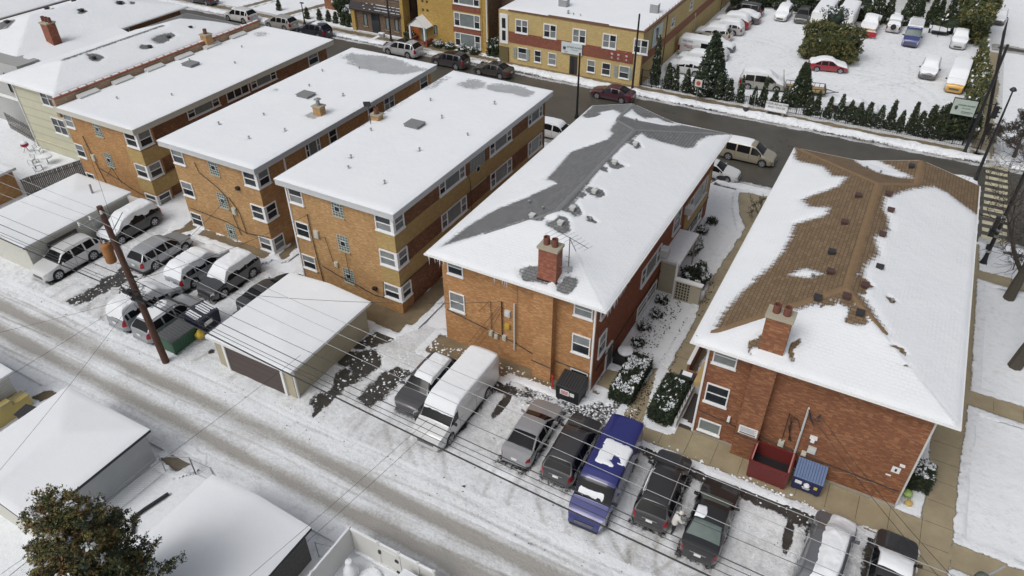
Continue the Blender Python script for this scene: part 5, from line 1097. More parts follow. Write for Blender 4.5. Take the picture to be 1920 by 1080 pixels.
# ------------------------------------------------------------------ vehicles
PROF = {
 'sedan': dict(L=4.75, W=1.84, H=1.46, wf=.93, wr=3.72, r=.34, top=[(0,.50),(.008,.62),(.03,.70),(.08,.76),(.24,.93),(.285,.97),(.43,1.39),(.50,1.45),(.66,1.43),(.72,1.38),(.86,1.07),(.93,1.03),(.985,.96),(1,.80)],
               belt=(.84,.98), ws=(.29,.44), rw=(.70,.86), side=(.30,.84), pil=[.52,.70], seam=[.285,.525,.71]),
 'suv': dict(L=4.75, W=1.90, H=1.70, wf=.92, wr=3.68, r=.37, top=[(0,.60),(.008,.76),(.03,.86),(.07,.92),(.22,1.05),(.25,1.08),(.365,1.56),(.43,1.67),(.60,1.70),(.82,1.67),(.88,1.61),(.975,1.12),(.99,1.02),(1,.78)],
               belt=(.96,1.12), ws=(.255,.375), rw=(.885,.97), side=(.27,.93), pil=[.50,.70,.865], seam=[.255,.505,.70]),
 'minivan': dict(L=5.0, W=1.96, H=1.76, wf=.95, wr=4.0, r=.35, top=[(0,.52),(.008,.66),(.03,.76),(.07,.83),(.17,1.0),(.20,1.05),(.35,1.62),(.42,1.73),(.60,1.76),(.86,1.73),(.92,1.64),(.982,1.10),(.99,1.0),(1,.76)],
               belt=(.95,1.08), ws=(.205,.36), rw=(.925,.98), side=(.23,.93), pil=[.43,.68,.885], seam=[.23,.44,.69]),
 'van': dict(L=6.2, W=2.02, H=2.55, wf=1.0, wr=4.65, r=.37, top=[(0,.62),(.008,.86),(.025,1.0),(.06,1.12),(.12,1.28),(.145,1.36),(.245,2.18),(.285,2.40),(.34,2.52),(.55,2.56),(.96,2.55),(.985,2.50),(.995,2.38),(1,2.0)],
               belt=(1.18,1.32), ws=(.147,.262), rw=(2,2), side=(.17,.285), pil=[], seam=[.16,.30,.56]),
 'pickup': dict(L=5.6, W=1.98, H=1.86, wf=.95, wr=4.4, r=.40, top=[(0,.70),(.006,.92),(.02,1.05),(.06,1.12),(.20,1.20),(.235,1.24),(.32,1.72),(.37,1.84),(.50,1.86),(.585,1.82),(.62,1.30),(.63,1.22),(.985,1.20),(1,.9)],
               belt=(1.14,1.20), ws=(.24,.33), rw=(.59,.615), side=(.25,.60), pil=[.45], seam=[.24,.45,.625]),
}
def car(kind, x, y, deg, col, label, snow_on=None, sc=1.06, group=None, rack=False, cat='car', metal=.3, roofcol=None, cladding=False, sunroof=False, frost=False, name='parked_car', rims=RIM, covered_=False, L=None, H=None, spat=None):
    P = PROF[kind]; Lc = L or P['L']; W = P['W']/2; Hs = (H/P['H']) if H else 1
    if kind == 'van': Hs = .86
    root = thing(name, label, cat, (x, y, .03), R(deg), group or 'vehicles in the snow'); root.scale = (sc, sc, sc)
    rs = np.random.RandomState(abs(hash_(label)) % 99991)
    tp = np.array(P['top']); r = P['r']; wf, wr = P['wf'], P['wr']*Lc/P['L']
    S = sorted(set([round(v, 4) for v in list(np.linspace(0, 1, 46))+[a for a, _ in P['top']]+list(P['ws'])+list(P['rw'])+list(P['side'])+[p-.012 for p in P['pil']]+[p+.012 for p in P['pil']]+[q-.0022 for q in P['seam']]+[q+.0022 for q in P['seam']]
        +[(w_+dx)/Lc for w_ in (wf, wr) for dx in (-r*1.18, -r*1.1, -r*.9, -r*.6, -r*.3, 0, r*.3, r*.6, r*.9, r*1.1, r*1.18)] if 0 <= v <= 1]))
    def top(s): return float(np.interp(s, tp[:,0], tp[:,1]))*(Hs if s > P['ws'][0] else 1)
    def wdt(s):
        q = 1 if kind != 'van' else .5
        f = 1-.30*q*max(0, 1-s/.085)**2-.05*max(0, 1-s/.25)**1.5; f *= 1-.22*q*max(0, 1-(1-s)/.07)**2-.03*max(0, 1-(1-s)/.2)**1.5
        return W*f
    def belt(s): return min(P['belt'][0]+(P['belt'][1]-P['belt'][0])*s, top(s)-.02)
    def zbot(s):
        xx = s*Lc; b = .24 if .03 < s < .97 else .30
        for w_ in (wf, wr):
            d = abs(xx-w_)
            if d < r*1.17: b = max(b, r+math.sqrt(max(0, (r*1.17)**2-d*d))-.0)
        return b
    tf = .62 if kind != 'van' else .16
    def sec(s):
        w_ = wdt(s); t = top(s); b = belt(s); c = max(0., min(1., (t-b)/.5)); th = (.20+.05*((s-.6)/.3)**2)*c if kind != 'van' else .07*min(1, (t-b)/1.2)
        zb = zbot(s); z1 = max(zb+.04, .42); z2 = max(z1+.04, min(.66, b-.06)); b = max(b, z2+.03); t = max(t, b+.015)
        return [(.94*w_, zb), (.995*w_, z1), (w_, z2), (.975*w_, b), ((.975-th*.92)*w_, b+.86*(t-b)), ((.955-th*1.05)*w_, b+.955*(t-b)), ((.90-th*1.05)*w_, t-.003), ((.45)*w_, t+.034), (0, t+.045)]
    secs = [sec(s) for s in S]; nc = 17
    v = []
    for s, q in zip(S, secs):
        full = q+[(-a, b) for a, b in q[-2::-1]]
        v += [((.5-s)*Lc, a, b) for a, b in full]
    parts = {}
    def put(k, f): parts.setdefault(k, []).append(f)
    for i in range(len(S)-1):
        sm = (S[i]+S[i+1])/2; tt = top(sm)-belt(sm); seam = any(abs(sm-q) < .0024 for q in P['seam'])
        for j in range(nc-1):
            jj = j if j < 8 else 15-j; sd = 'l' if j < 8 else 'r'
            f = (i*nc+j, i*nc+j+1, (i+1)*nc+j+1, (i+1)*nc+j)
            inpil = any(abs(sm-p) < .0125 for p in P['pil'])
            if covered_: put('body', f)
            elif jj == 3 and P['side'][0] < sm < P['side'][1] and tt > .12 and not inpil: put('side_window_'+sd, f)
            elif jj in ((6, 7) if kind != 'van' else (5, 6, 7)) and P['ws'][0] < sm < P['ws'][1]: put('windshield', f)
            elif jj in (6, 7) and P['rw'][0] < sm < P['rw'][1]: put('rear_window', f)
            elif jj == 2 and sm < .055: put('headlight_'+sd, f)
            elif jj == 2 and sm > .955: put('taillight_'+sd, f)
            elif jj in (3, ) and sm > .965 and kind in ('suv', 'minivan') and tt > .02: put('taillight_'+sd, f)
            elif seam and jj in (1, 2): put('seam', f)
            elif cladding and jj == 0: put('clad', f)
            elif sunroof and jj in (6, 7) and P['ws'][1]+.03 < sm < P['pil'][1 if len(P['pil']) > 1 else 0]: put('sunroof', f)
            else: put('body', f)
    n0 = (len(S)-1)*nc
    put('body', tuple(range(nc-1, -1, -1))); put('body', tuple(n0+j for j in range(nc)))
    def mesh(name_, keys, mats, parent=root, smooth=True):
        used = {}; vv = []; ff = []; mi = []
        for kx, key in enumerate(keys):
            for f in parts.get(key, []):
                g = []
                for a in f:
                    if a not in used: used[a] = len(vv); vv.append(v[a])
                    g.append(used[a])
                ff.append(g); mi.append(kx)
        if not ff: return None
        me = bpy.data.meshes.new(name_); me.from_pydata(vv, [], ff)
        for m_ in mats: me.materials.append(m_)
        me.polygons.foreach_set('material_index', mi)
        if smooth: me.polygons.foreach_set('use_smooth', [True]*len(ff)); me.set_sharp_from_angle(angle=.65)
        me.update(); o = bpy.data.objects.new(name_, me); C.objects.link(o); o.parent = parent; return o
    pm = 'paint_%d_%d_%d' % tuple(int(c*255) for c in col); pm = MATS.get(pm) or paint(pm, col, metal)
    body = mesh('body', ['body', 'seam', 'clad'], [pm, DARK, DARK])
    gl = CARGLASS2 if frost else CARGLASS
    mesh('windshield', ['windshield'], [gl]); mesh('rear_window', ['rear_window'], [gl])
    for sd in 'lr':
        mesh('side_window', ['side_window_'+sd], [CARGLASS]); mesh('headlight', ['headlight_'+sd], [HEAD]); mesh('taillight', ['taillight_'+sd], [RED])
    if sunroof: mesh('sunroof', ['sunroof'], [CARGLASS])
    fx = Lc/2
    def lb(mb, nm, mat, smooth=False): return mb.build(nm, mat, root, smooth, local=True)
    m = MB(); m.box(-fx+.3, fx-.35, -W*.8, W*.8, .18, .45); lb(m, 'underbody', BLACK)
    zf = .50 if kind != 'van' else .62
    m = MB(); m.box(fx-.03, fx+.012, -W*.50, W*.50, zf-.12, zf+.10, 0)
    for k in range(3): m.box(fx+.012, fx+.02, -W*.48, W*.48, zf-.09+k*.07, zf-.075+k*.07, 1)
    lb(m, 'grille', [BLACK, RIM]); m = MB(); m.box(fx-.1, fx+.035, -W*.72, W*.72, .26, .36); lb(m, 'front_bumper', DARK if cladding or (kind == 'van' and metal) else pm)
    m = MB(); m.box(-fx-.035, -fx+.1, -W*.76, W*.76, .30, .46); rb = lb(m, 'rear_bumper', DARK if cladding or kind == 'van' else pm)
    zp = .62 if kind in ('sedan', 'van') else .74
    m = MB(); m.box(-fx-.03, -fx-.003, -.16, .16, zp, zp+.15); lb(m, 'license_plate', WHITE)
    m = MB(); m.box(-fx-.02, -fx-.002, -.38, .38, zp+.17, zp+.20); lb(m, 'trim_strip', RIM)
    for sg in (-1, 1):
        m = MB(); sx = (.5-P['side'][0]-.035)*Lc; zz = P['belt'][0]+.06
        m.obox((sx, sg*(W+.10), zz+.04), (.10, .20, .15), rz=-sg*.2); m.box(sx-.03, sx+.03, min(sg*(W-.06), sg*W), max(sg*(W-.06), sg*W), zz-.03, zz+.03); lb(m, 'mirror', DARK if cladding or kind == 'van' else pm)
        for q in (P['seam'][1]+.03, P['seam'][2]+.04)[:2 if kind != 'van' else 1]:
            m = MB(); sx = (.5-q)*Lc; m.box(sx-.09, sx+.09, sg*W*.985-.01, sg*W*.985+.035*sg if sg > 0 else sg*W*.985+.01, P['belt'][0]-.13, P['belt'][0]-.10) if sg > 0 else m.box(sx-.09, sx+.09, -W*.985-.035, -W*.985+.01, P['belt'][0]-.13, P['belt'][0]-.10)
            lb(m, 'door_handle', pm)
    for w_ in (wf, wr):
        for sg in (-1, 1):
            cx, cy = fx-w_, sg*(W-.13)
            m = MB()
            for (a, b, rr) in ((-.115, -.09, r*.93), (-.09, .09, r), (.09, .115, r*.93)): pass
            m.tube([(cx, cy-.115, r), (cx, cy-.09, r), (cx, cy+.09, r), (cx, cy+.115, r)], [r*.92, r, r, r*.92], 22)
            wo_ = lb(m, 'wheel', RUBBER, True); m = MB(); d = sg*.118
            m.tube([(cx, cy+d-.005*sg, r), (cx, cy+d+.004*sg, r)], r*.68, 20, 1)
            for k in range(5):
                a = k*2*math.pi/5+.3; ca, sa = math.cos(a), math.sin(a); w2 = .045
                pts = [(cx+ca*r*.12-sa*w2, r+sa*r*.12+ca*w2), (cx+ca*r*.12+sa*w2, r+sa*r*.12-ca*w2), (cx+ca*r*.68+sa*w2*1.3, r+sa*r*.68-ca*w2*1.3), (cx+ca*r*.68-sa*w2*1.3, r+sa*r*.68+ca*w2*1.3)]
                yy = cy+d+.014*sg; m.poly([(p[0], yy, p[1]) for p in (pts if sg < 0 else pts[::-1])], 0)
            n = 20   # rim lip
            for k in range(n):
                a, b = 2*math.pi*k/n, 2*math.pi*(k+1)/n; yy = cy+d+.010*sg
                m.quad(*[(cx+math.cos(t)*q, yy, r+math.sin(t)*q) for t, q in ((a, r*.62), (b, r*.62), (b, r*.70), (a, r*.70))], 0)
            rim = m.build('rim', [rims, BLACK], None); rim.parent = wo_
    if rack:
        m = MB()
        for sg in (-1, 1): m.tube([((.5-.42)*Lc, sg*W*.70, top(.5)+.02), ((.5-.47)*Lc, sg*W*.70, top(.5)+.07), ((.5-.80)*Lc, sg*W*.70, top(.8)+.07), ((.5-.85)*Lc, sg*W*.70, top(.85)+.0)], .02, 5)
        lb(m, 'roof_rack', BLACK if metal > .2 else RIM)
    if snow_on:
        def mk(s0, s1, v0, v1, T, seed, hole=0.0, nm='snow_cap', drop=3.3):
            ns, nv = int((s1-s0)*Lc/.08)+2, 26; X = np.linspace(s0, s1, ns); V = np.linspace(v0, v1, nv); vv = []; ff = []
            for a in X:
                q = sec(a); full = q+[(-c, d) for c, d in q[-2::-1]]
                ys = [c for c, _ in full]; zs = [d for _, d in full]; idx = np.arange(nc)
                for b in V:
                    u = 8+b*(8-drop); yy = np.interp(u, idx, ys); zz = np.interp(u, idx, zs)
                    ea = min(a-s0, s1-a)*Lc; eb = min(b-v0, v1-b)*W*1.1
                    nz = float(fbm(np.array(a*Lc*1.0), np.array(yy+seed), .9, seed % 50, 4)); nf = float(fbm(np.array(a*Lc), np.array(yy+seed), .25, seed % 31, 3))
                    e = min(ea, eb)-.16*nz-.06*nf+.03
                    t = T*min(1, max(-1, e/.16))
                    t = (T*(1-(1-min(1, e/.24))**2) if e > 0 else e*.8)
                    if hole: 
                        if nz < hole: t = min(t, (nz-hole)*1.2)
                    t = max(t, -.05)*(.8+.4*nf) if t > 0 else max(t, -.05)
                    out = max(0, abs(b)-.55)/.45
                    vv.append(((.5-a)*Lc, yy+math.copysign(1, yy)*max(t, -.02)*.5*out*(1 if t > 0 else .5), zz+t))
            for i in range(ns-1):
                for j in range(nv-1):
                    ff.append((i*nv+j, i*nv+j+1, (i+1)*nv+j+1, (i+1)*nv+j))
            me = bpy.data.meshes.new(nm); me.from_pydata(vv, [], ff); me.materials.append(CARSNOW); me.polygons.foreach_set('use_smooth', [True]*len(ff)); me.update()
            o = bpy.data.objects.new(nm, me); C.objects.link(o); o.parent = root
        sd_ = rs.randint(1000)
        for k, spec in enumerate(snow_on): mk(*spec[:5], sd_+k, *(spec[5:] if len(spec) > 5 else ()))
    return root
def hash_(s):
    h = 7
    for c in s: h = (h*31+ord(c)) & 0xffffff
    return h
FULL = [(.005, .995, -1, 1, .17)]; FULLT = [(.005, .995, -1, 1, .26)]
NOHOOD = [(.25, .99, -1, 1, .17)]
WHITEP, SILV, BLK, GREY, DGREY = (.62,.63,.63), (.36,.38,.40), (.028,.028,.031), (.10,.105,.11), (.05,.052,.057)
# parking strip, left cluster
car('suv', -52.9, 24.35, -90, WHITEP, 'white SUV cleared of snow, parked against the long white garage wall', None, 1.08, rack=True, metal=0)
car('minivan', -52.85, 29.95, -90, BLK, 'black people carrier with snow over its hood, windscreen and roof, behind the white SUV', [(.01, .95, -1, .55, .20)], 1.06, metal=.1, cat='car')
car('suv', -47.4, 28.5, 90, SILV, 'clean silver crossover facing the brick block, right of the black people carrier', None, 1.04, cladding=True, rack=False)
car('suv', -43.0, 28.4, 90, SILV, 'silver hatchback buried under smooth snow, beside the clean silver crossover', FULLT, 1.06)
car('suv', -40.1, 28.65, -90, DGREY, 'black SUV facing the alley with snow on roof and windscreen but a bare hood', [(.24, .93, -1, .62, .22)], 1.05)
car('minivan', -42.75, 23.35, 90, SILV, 'silver people carrier heaped with snow, its red tail lamp showing, behind the utility pole', FULLT, 1.04)
car('suv', -40.2, 23.1, 90, (.33,.35,.37), 'silver SUV with black roof rails between the snowy people carrier and the green dumpster', [(.40, .88, -.9, .9, .035, .42)], 1.02, rack=True)
car('sedan', -35.9, 28.6, 82, DGREY, 'dark sedan half hidden behind the beige garage roof', None, 1.04)
# middle
car('suv', -20.6, 26.2, -90, (.075,.072,.078), 'dark grey SUV with a snow patch on its roof, left of the white cargo van', [(.36, .88, -.95, .35, .16)], 1.03)
car('van', -18.05, 25.75, -90, WHITEP, 'white high roofed cargo van with snow on its roof', [(.20, .99, -.95, .95, .09)], 1.07, name='parked_van', cat='van', metal=0, L=6.6)
car('sedan', -13.05, 26.0, 92, (.34,.345,.36), 'bare silver sedan with its rear to the alley, right of the white cargo van', None, 1.04)
car('suv', -10.45, 25.9, 92, (.055,.055,.06), 'charcoal SUV between the silver sedan and the blue van', None, 1.03, rack=True)
car('van', -7.95, 24.85, -88, (.022,.028,.17), 'blue cargo van with a torn patch of snow on its roof', [(.40, .70, -.95, .35, .05, .46), (.155, .225, -.85, .45, .05, .43)], 1.06, name='parked_van', cat='van', metal=.15)
car('suv', -5.0, 25.7, 92, BLK, 'black SUV with a strip of snow on its roof, beside the person in white', [(.45, .82, -.95, -.30, .10)], 1.05, rack=True, metal=.1, rims=DARK)
car('sedan', -2.2, 25.1, 91, (.02,.021,.023), 'black sedan with pale frosted rear glass and one lump of snow on the roof', [(.52, .70, -.75, -.05, .10)], 1.07, frost=True, metal=.2)
cv = car('minivan', 3.35, 25.6, 86, (.13,.14,.155), 'car wrapped in a grey cover under a thick stripe of snow, below the blue dumpster', [(.0, 1, -.26, .64, .24)], 1.06, metal=0, covered_=True)
car('sedan', 6.3, 26.1, 88, BLK, 'black sedan with snow on its rear glass and roof at the bottom right', [(.32, .62, -.8, .8, .10)], 1.07, metal=.1)
# street
G2 = 'cars on the street'
car('sedan', -98.5, 79.9, 180, BLK, 'black car just showing at the very top left of the street', None, 1.05, group=G2)
car('suv', -86.7, 76.0, 180, WHITEP, 'white SUV at the upper left kerb, first in the parked line', None, 1.1, group=G2, metal=0)
car('suv', -79.2, 76.3, 180, (.40,.39,.37), 'beige silver crossover at the kerb, second in the parked line from the left', None, 1.05, group=G2)
car('suv', -72.8, 75.9, 180, (.02,.025,.045), 'dark blue SUV with snow dusting its roof, beside the slim street lamp', [(.5, .75, -.6, .6, .03, .4)], 1.08, group=G2, rack=True)
car('suv', -57.7, 75.5, 180, (.52,.53,.55), 'white estate like SUV with a black glass roof, parked below the dentist shop', None, 1.12, group=G2, sunroof=True, rack=True)
car('suv', -50.1, 75.0, 180, (.05,.045,.052), 'dark plum SUV parked before the mustard block', None, 1.05, group=G2, sunroof=True)
car('sedan', -43.85, 74.9, 180, (.045,.045,.043), 'dark grey old sedan parked left of the yellow building door', None, 1.06, group=G2)
car('sedan', -28.3, 74.9, 180, (.075,.018,.035), 'maroon sedan parked below the three flags', None, 1.06, group=G2)
car('minivan', -11.1, 67.2, 0, (.36,.33,.25), 'tan people carrier driving on the street between the two hip roofs', [(.42, .9, -.85, .85, .05)], 1.06, group=G2, name='moving_car')
car('sedan', -13.0, 62.45, 0, (.66,.67,.68), 'white sedan at the near kerb below the tan people carrier', None, 1.0, group=G2, metal=0)
car('suv', -29.6, 62.9, 0, WHITEP, 'white car at the near kerb peeping past the third flat roof', [(.3,.9,-.9,.9,.06)], 1.0, group=G2, metal=0)
car('suv', -43.9, 62.9, 0, WHITEP, 'white SUV at the near kerb peeping past the second flat roof', None, 1.05, group=G2, metal=0)
car('sedan', -25.2, 62.9, 180, DGREY, 'dark sedan at the near kerb mostly hidden by the grey shingled roof', None, 1.0, group=G2)
# car lot, row along the yellow wall
G3 = 'vehicles in the car lot'
car('suv', -23.4, 86.4, 180, (.60,.61,.61), 'white SUV at the near end of the row by the yellow wall, behind the spruce', FULL, 1.04, group=G3, metal=0)
car('suv', -23.1, 89.3, 180, (.50,.51,.52), 'snow covered white car between the white SUV and the big white van', FULLT, 1.04, group=G3, metal=0)
wv = car('van', -23.3, 92.9, 0, WHITEP, 'white passenger van with red lettering and snow down its windscreen, by the yellow wall', [(.06, .99, -1, 1, .20)], 1.02, group=G3, name='parked_van', cat='van', metal=0)
car('sedan', -22.6, 96.3, 0, GREY, 'grey car whose nose shows just behind the white passenger van', FULL, 1.0, group=G3)
car('suv', -24.2, 100.2, 180, (.50,.48,.42), 'champagne SUV with clear rear glass, second beyond the white passenger van', [(.01, .88, -1, 1, .2)], 1.04, group=G3)
car('suv', -23.4, 103.4, 180, (.45,.45,.45), 'snow covered pale car between the champagne SUV and the red car', FULLT, 1.02, group=G3)
car('suv', -23.3, 106.4, 180, (.35,.02,.02), 'red car under snow in the row by the yellow wall', FULLT, 1.04, group=G3)
car('sedan', -22.6, 109.4, 180, GREY, 'grey car under snow between the red car and the black SUV', FULLT, 1.04, group=G3)
car('minivan', -23.2, 112.8, 180, BLK, 'black SUV with bare roof at the far end of the row by the yellow wall', None, 1.05, group=G3, metal=.1)
# lot, far row
car('suv', -17.9, 114.0, -90, WHITEP, 'white snow covered SUV, leftmost in the far row of the car lot', FULL, .98, group=G3, metal=0)
car('suv', -15.2, 114.2, -88, (.085,.085,.08), 'dark olive grey crossover cleared of snow in the far row', None, 1.0, group=G3)
def boxtruck(x, y, label, cabc=WHITEP):
    t = thing('box_truck', label, 'truck', (x, y, .03), 0, G3)
    m = MB(); m.box(x-1.1, x+1.1, y-3.8, y+3.8, .9, 3.1); b = m.build('cargo_box', WHITE, t); o = gridmesh('snow_cap', lin(x-1.1, x+1.1, .2), lin(y-3.8, y+3.8, .3), lambda X, Y: 3.1+.24*sstep(-.02, .3, np.minimum(np.minimum(X-x+1.1, x+1.1-X), np.minimum(Y-y+3.8, y+3.8-Y)))**.5, CARSNOW, parent=b)
    m = MB(); m.box(x-.95, x+.95, y-5.4, y-3.8, .6, 2.1); m.box(x-.9, x+.9, y-5.9, y-5.4, .6, 1.4); m.build('cab', WHITE, t); m = MB(); m.box(x-.8, x+.8, y-5.42, y-5.40, 1.45, 2.05); m.build('windshield', CARGLASS, t)
    for dx in (-.95, .95):
        for dy in (-4.8, 2.4): m = MB(); m.tube([(x+dx-.13, y+dy, .42), (x+dx+.13, y+dy, .42)], .42, 16); m.build('wheel', RUBBER, t)
boxtruck(-12.2, 111.5, 'white box truck with deep snow on its roof behind the broad green yew, left one'); boxtruck(-9.2, 112.0, 'white box truck under snow behind the broad green yew, right one')
pt = car('pickup', -6.1, 113.6, -90, (.45,.28,.10), 'snow covered pickup with a red snow plough in the far row', [(.02, 1, -1, 1, .3)], 1.05, group=G3, name='pickup_truck', cat='truck', metal=0)
m = MB(); m.obox((3.45, 0, .62), (.12, 2.4, .62), ry=-.15); m.obox((3.2, 0, .5), (.6, .9, .3)); pl = m.build('plough_blade', plain('plough_red', (.34,.01,.02), .5), pt, local=True); m = MB(); m.obox((3.40, 0, .97), (.2, 2.2, .08)); m.build('blade_snow', SNOW, pl, local=True)
jp = car('suv', -3.2, 116.0, 90, (.55,.56,.56), 'white off roader seen from behind with a spare wheel on its tailgate', [(.25, .80, -1, 1, .25), (.86, .99, -1, 1, .1, .45)], .98, group=G3, metal=0)
m = MB(); m.tube([(-2.40, 0, 1.0), (-2.62, 0, 1.0)], .36, 20); m.build('spare_wheel', RUBBER, jp, local=True)
bv = car('van', -.55, 111.6, -90, (.05,.06,.20), 'blue passenger van with white lettering over its windscreen in the far row', [(.36, .99, -.9, .9, .12)], 1.0, group=G3, name='parked_van', cat='van', metal=.1, frost=True)
o = text(bv, "LINDAHL", .34, (0,0,0), (0,0,0), WHITE); o.location = (1.45, 0, 2.28); o.rotation_euler = (R(20), 0, R(90))
m = MB()
for k in range(9): m.box(-2.7+k*.42, -2.62+k*.42, -.75, .75, 2.44, 2.49)
m.build('roof_bars', GREYTRIM, bv, local=True)
car('pickup', 5.0, 113.2, -90, (.55,.56,.57), 'white pickup heaped with snow, rightmost in the far row beside the tall hedge', [(.02, 1, -1, 1, .3)], .95, group=G3, metal=0, name='pickup_truck', cat='truck')
car('suv', 2.45, 99.7, -92, (.13,.135,.14), 'grey SUV covered in smooth snow left of the yellow van', FULL, 1.02, group=G3)
car('van', 5.55, 97.3, -93, (.60,.32,.02), 'yellow van with a thick snow load against the right hedge', [(.04, .99, -.78, 1, .25)], 1.0, group=G3, name='parked_van', cat='van', metal=0)
car('sedan', -8.5, 95.35, 14, (.30,.01,.02), 'bright red sedan with snow on roof and hood before the broad yew', [(.005, .995, -1, .62, .2)], .97, group=G3, metal=.1)
car('minivan', -14.2, 85.9, 12, (.40,.39,.34), 'beige people carrier buried in snow behind the row of pointed evergreens', [(.005, .99, -1, .72, .3)], 1.05, group=G3)
car('sedan', -3.6, 83.3, 5, DGREY, 'dark car under snow mostly hidden by the pointed evergreens', FULLT, 1.0, group=G3)
car('sedan', 4.6, 131.0, 180, WHITEP, 'white car parked by the pale clapboard house at the top edge', FULL, 1.0, group=G3, metal=0)
car('suv', 9.5, 126.5, -95, DGREY, 'dark car at the top edge just right of the tall hedge', FULL, .9, group=G3)
# lettering on the white passenger van
m = MB(); m.box(-1.9, -.3, -1.025, -1.02, 1.15, 1.2, 1); m.build('stripe', [INKR, INK], wv, local=True)
for (b, s_, xx, zz, mt) in (('PAUL RICH', .26, -1.9, 2.05, INK), ('SERVICE', .30, -1.8, 1.45, INKR)):
    o = text(wv, b, s_, (0,0,0), (0,0,0), mt); o.location = (xx, -1.0, zz-.1); o.rotation_euler = (R(90), 0, 0)
m = MB(); m.box(-.2, .8, -1.02, -.98, 1.35, 1.95); m.build('side_window', CARGLASS, wv, local=True)
# trailers
tr = thing('utility_trailer', 'flat black trailer with a timber deck and raised ramp behind the pointed evergreens', 'trailer', (-9.4, 86.8, 0), R(12))
m = MB(); m.box(-2.3, 2.0, -1.0, 1.0, .5, .56); m.build('deck', lines('deck_planks', (.34,.25,.13), .15, 1), tr, local=True)
m = MB()
for sg in (-1, 1):
    m.box(-2.3, 2.0, sg*1.0-.03, sg*1.0+.03, .95, 1.0)
    for k in range(9): m.box(-2.3+k*.53, -2.25+k*.53, sg*1.0-.025, sg*1.0+.025, .5, .95)
m.box(2.0, 2.05, -1, 1, .5, 1.0); m.tube([(2.0, .8, .5), (3.2, 0, .5), (2.0, -.8, .5)], .05, 5); m.tube([(3.2, 0, .5), (3.5, 0, .5)], .05, 5); m.box(-2.35, 2.05, -1.04, -.98, .42, .55); m.box(-2.35, 2.05, .98, 1.04, .42, .55); m.build('side_rail', BLACK, tr, local=True)
m = MB(); m.obox((-2.6, 0, 1.35), (.06, 1.9, 1.7), ry=-.22)
rp = m.build('ramp', plain('ramp_grid', (.10,.10,.11), .6), tr, local=True)
for sg in (-1.15, 1.15): m = MB(); m.tube([(0, sg-.1, .34), (0, sg+.1, .34)], .34, 16); m.build('wheel', RUBBER, tr, local=True)
t = thing('cargo_trailer', 'small flatbed trailer with two snowy panels and snow capped mudguards in the far row', 'trailer', (2.4, 116.6, 0)); m = MB(); m.box(1.5, 3.3, 115.6, 117.8, .5, .7); m.tube([(2.4, 115.6, .5), (2.4, 114.4, .4)], .05, 5); m.build('chassis', BLACK, t)
m = MB(); m.box(1.5, 2.36, 115.7, 117.7, .7, .85); m.box(2.44, 3.3, 115.7, 117.7, .7, .85); m.box(1.1, 1.4, 116.0, 117.2, .8, .95); m.box(3.4, 3.7, 116.0, 117.2, .8, .95); m.build('snow_cap', SNOW, t)
for x in (1.25, 3.55): m = MB(); m.tube([(x-.1, 116.6, .35), (x+.1, 116.6, .35)], .36, 16); m.build('wheel', RUBBER, t)
# ------------------------------------------------------------------ vegetation
def leafmat(name, c, var=.35):
    m = plain(name, c, .75, var=var, scale=1.5); p = m.node_tree.nodes['Principled BSDF']; p.inputs['Subsurface Weight'].default_value = 0.0; return m
L_DK = leafmat('leaf_dark', (.016,.028,.014)); L_MD = leafmat('leaf_mid', (.050,.070,.028)); L_LT = leafmat('leaf_light', (.075,.085,.028)); L_RU = leafmat('leaf_russet', (.19,.11,.05)); L_OL = leafmat('leaf_olive', (.17,.15,.05)); L_BL = leafmat('leaf_bluegreen', (.035,.055,.042))
LEAFSNOW = plain('leaf_snow', (.74,.77,.80), .85, var=.05)
def clumps(pts, nrm, size, mats_w, per=6, seed=1, flat=.6):
    """a spray of small leaf blades at each point"""
    rs = np.random.RandomState(seed); n = len(pts); N_ = n*per
    P = np.repeat(np.array(pts), per, 0)+rs.normal(0, size*.55, (N_, 3))
    d = np.repeat(np.array(nrm), per, 0)+rs.normal(0, .65, (N_, 3)); d /= np.linalg.norm(d, axis=1)[:, None]+1e-9
    a = np.cross(d, rs.normal(0, 1, (N_, 3))); a /= np.linalg.norm(a, axis=1)[:, None]+1e-9; b = np.cross(d, a)
    s = size*rs.uniform(.6, 1.25, (N_, 1)); w_ = s*flat
    v = np.stack([P-a*w_-d*s*.2, P+a*w_*.2-b*w_*.5, P+a*w_+d*s*.9, P+b*w_*.6+d*s*.5], 1).reshape(-1, 3)
    f = np.arange(N_*4).reshape(-1, 4)
    mi = np.repeat(rs.choice(len(mats_w), n, p=np.array(mats_w)/sum(mats_w)), per)
    return v, f, mi
def leafmesh(name, parts_, mats, parent, off):
    V = np.concatenate([p[0] for p in parts_]); k = 0; F = []; M_ = []
    for v, f, mi in parts_: F.append(f+k); M_.append(mi); k += len(v)
    F = np.concatenate(F); M_ = np.concatenate(M_)
    me = bpy.data.meshes.new(name); me.from_pydata((V-np.array(off)).tolist(), [], F.tolist())
    for m_ in mats: me.materials.append(m_)
    me.polygons.foreach_set('material_index', M_.astype(np.int32)); me.update()
    o = bpy.data.objects.new(name, me); C.objects.link(o); o.parent = parent; return o
def core(name, pts, parent): pass
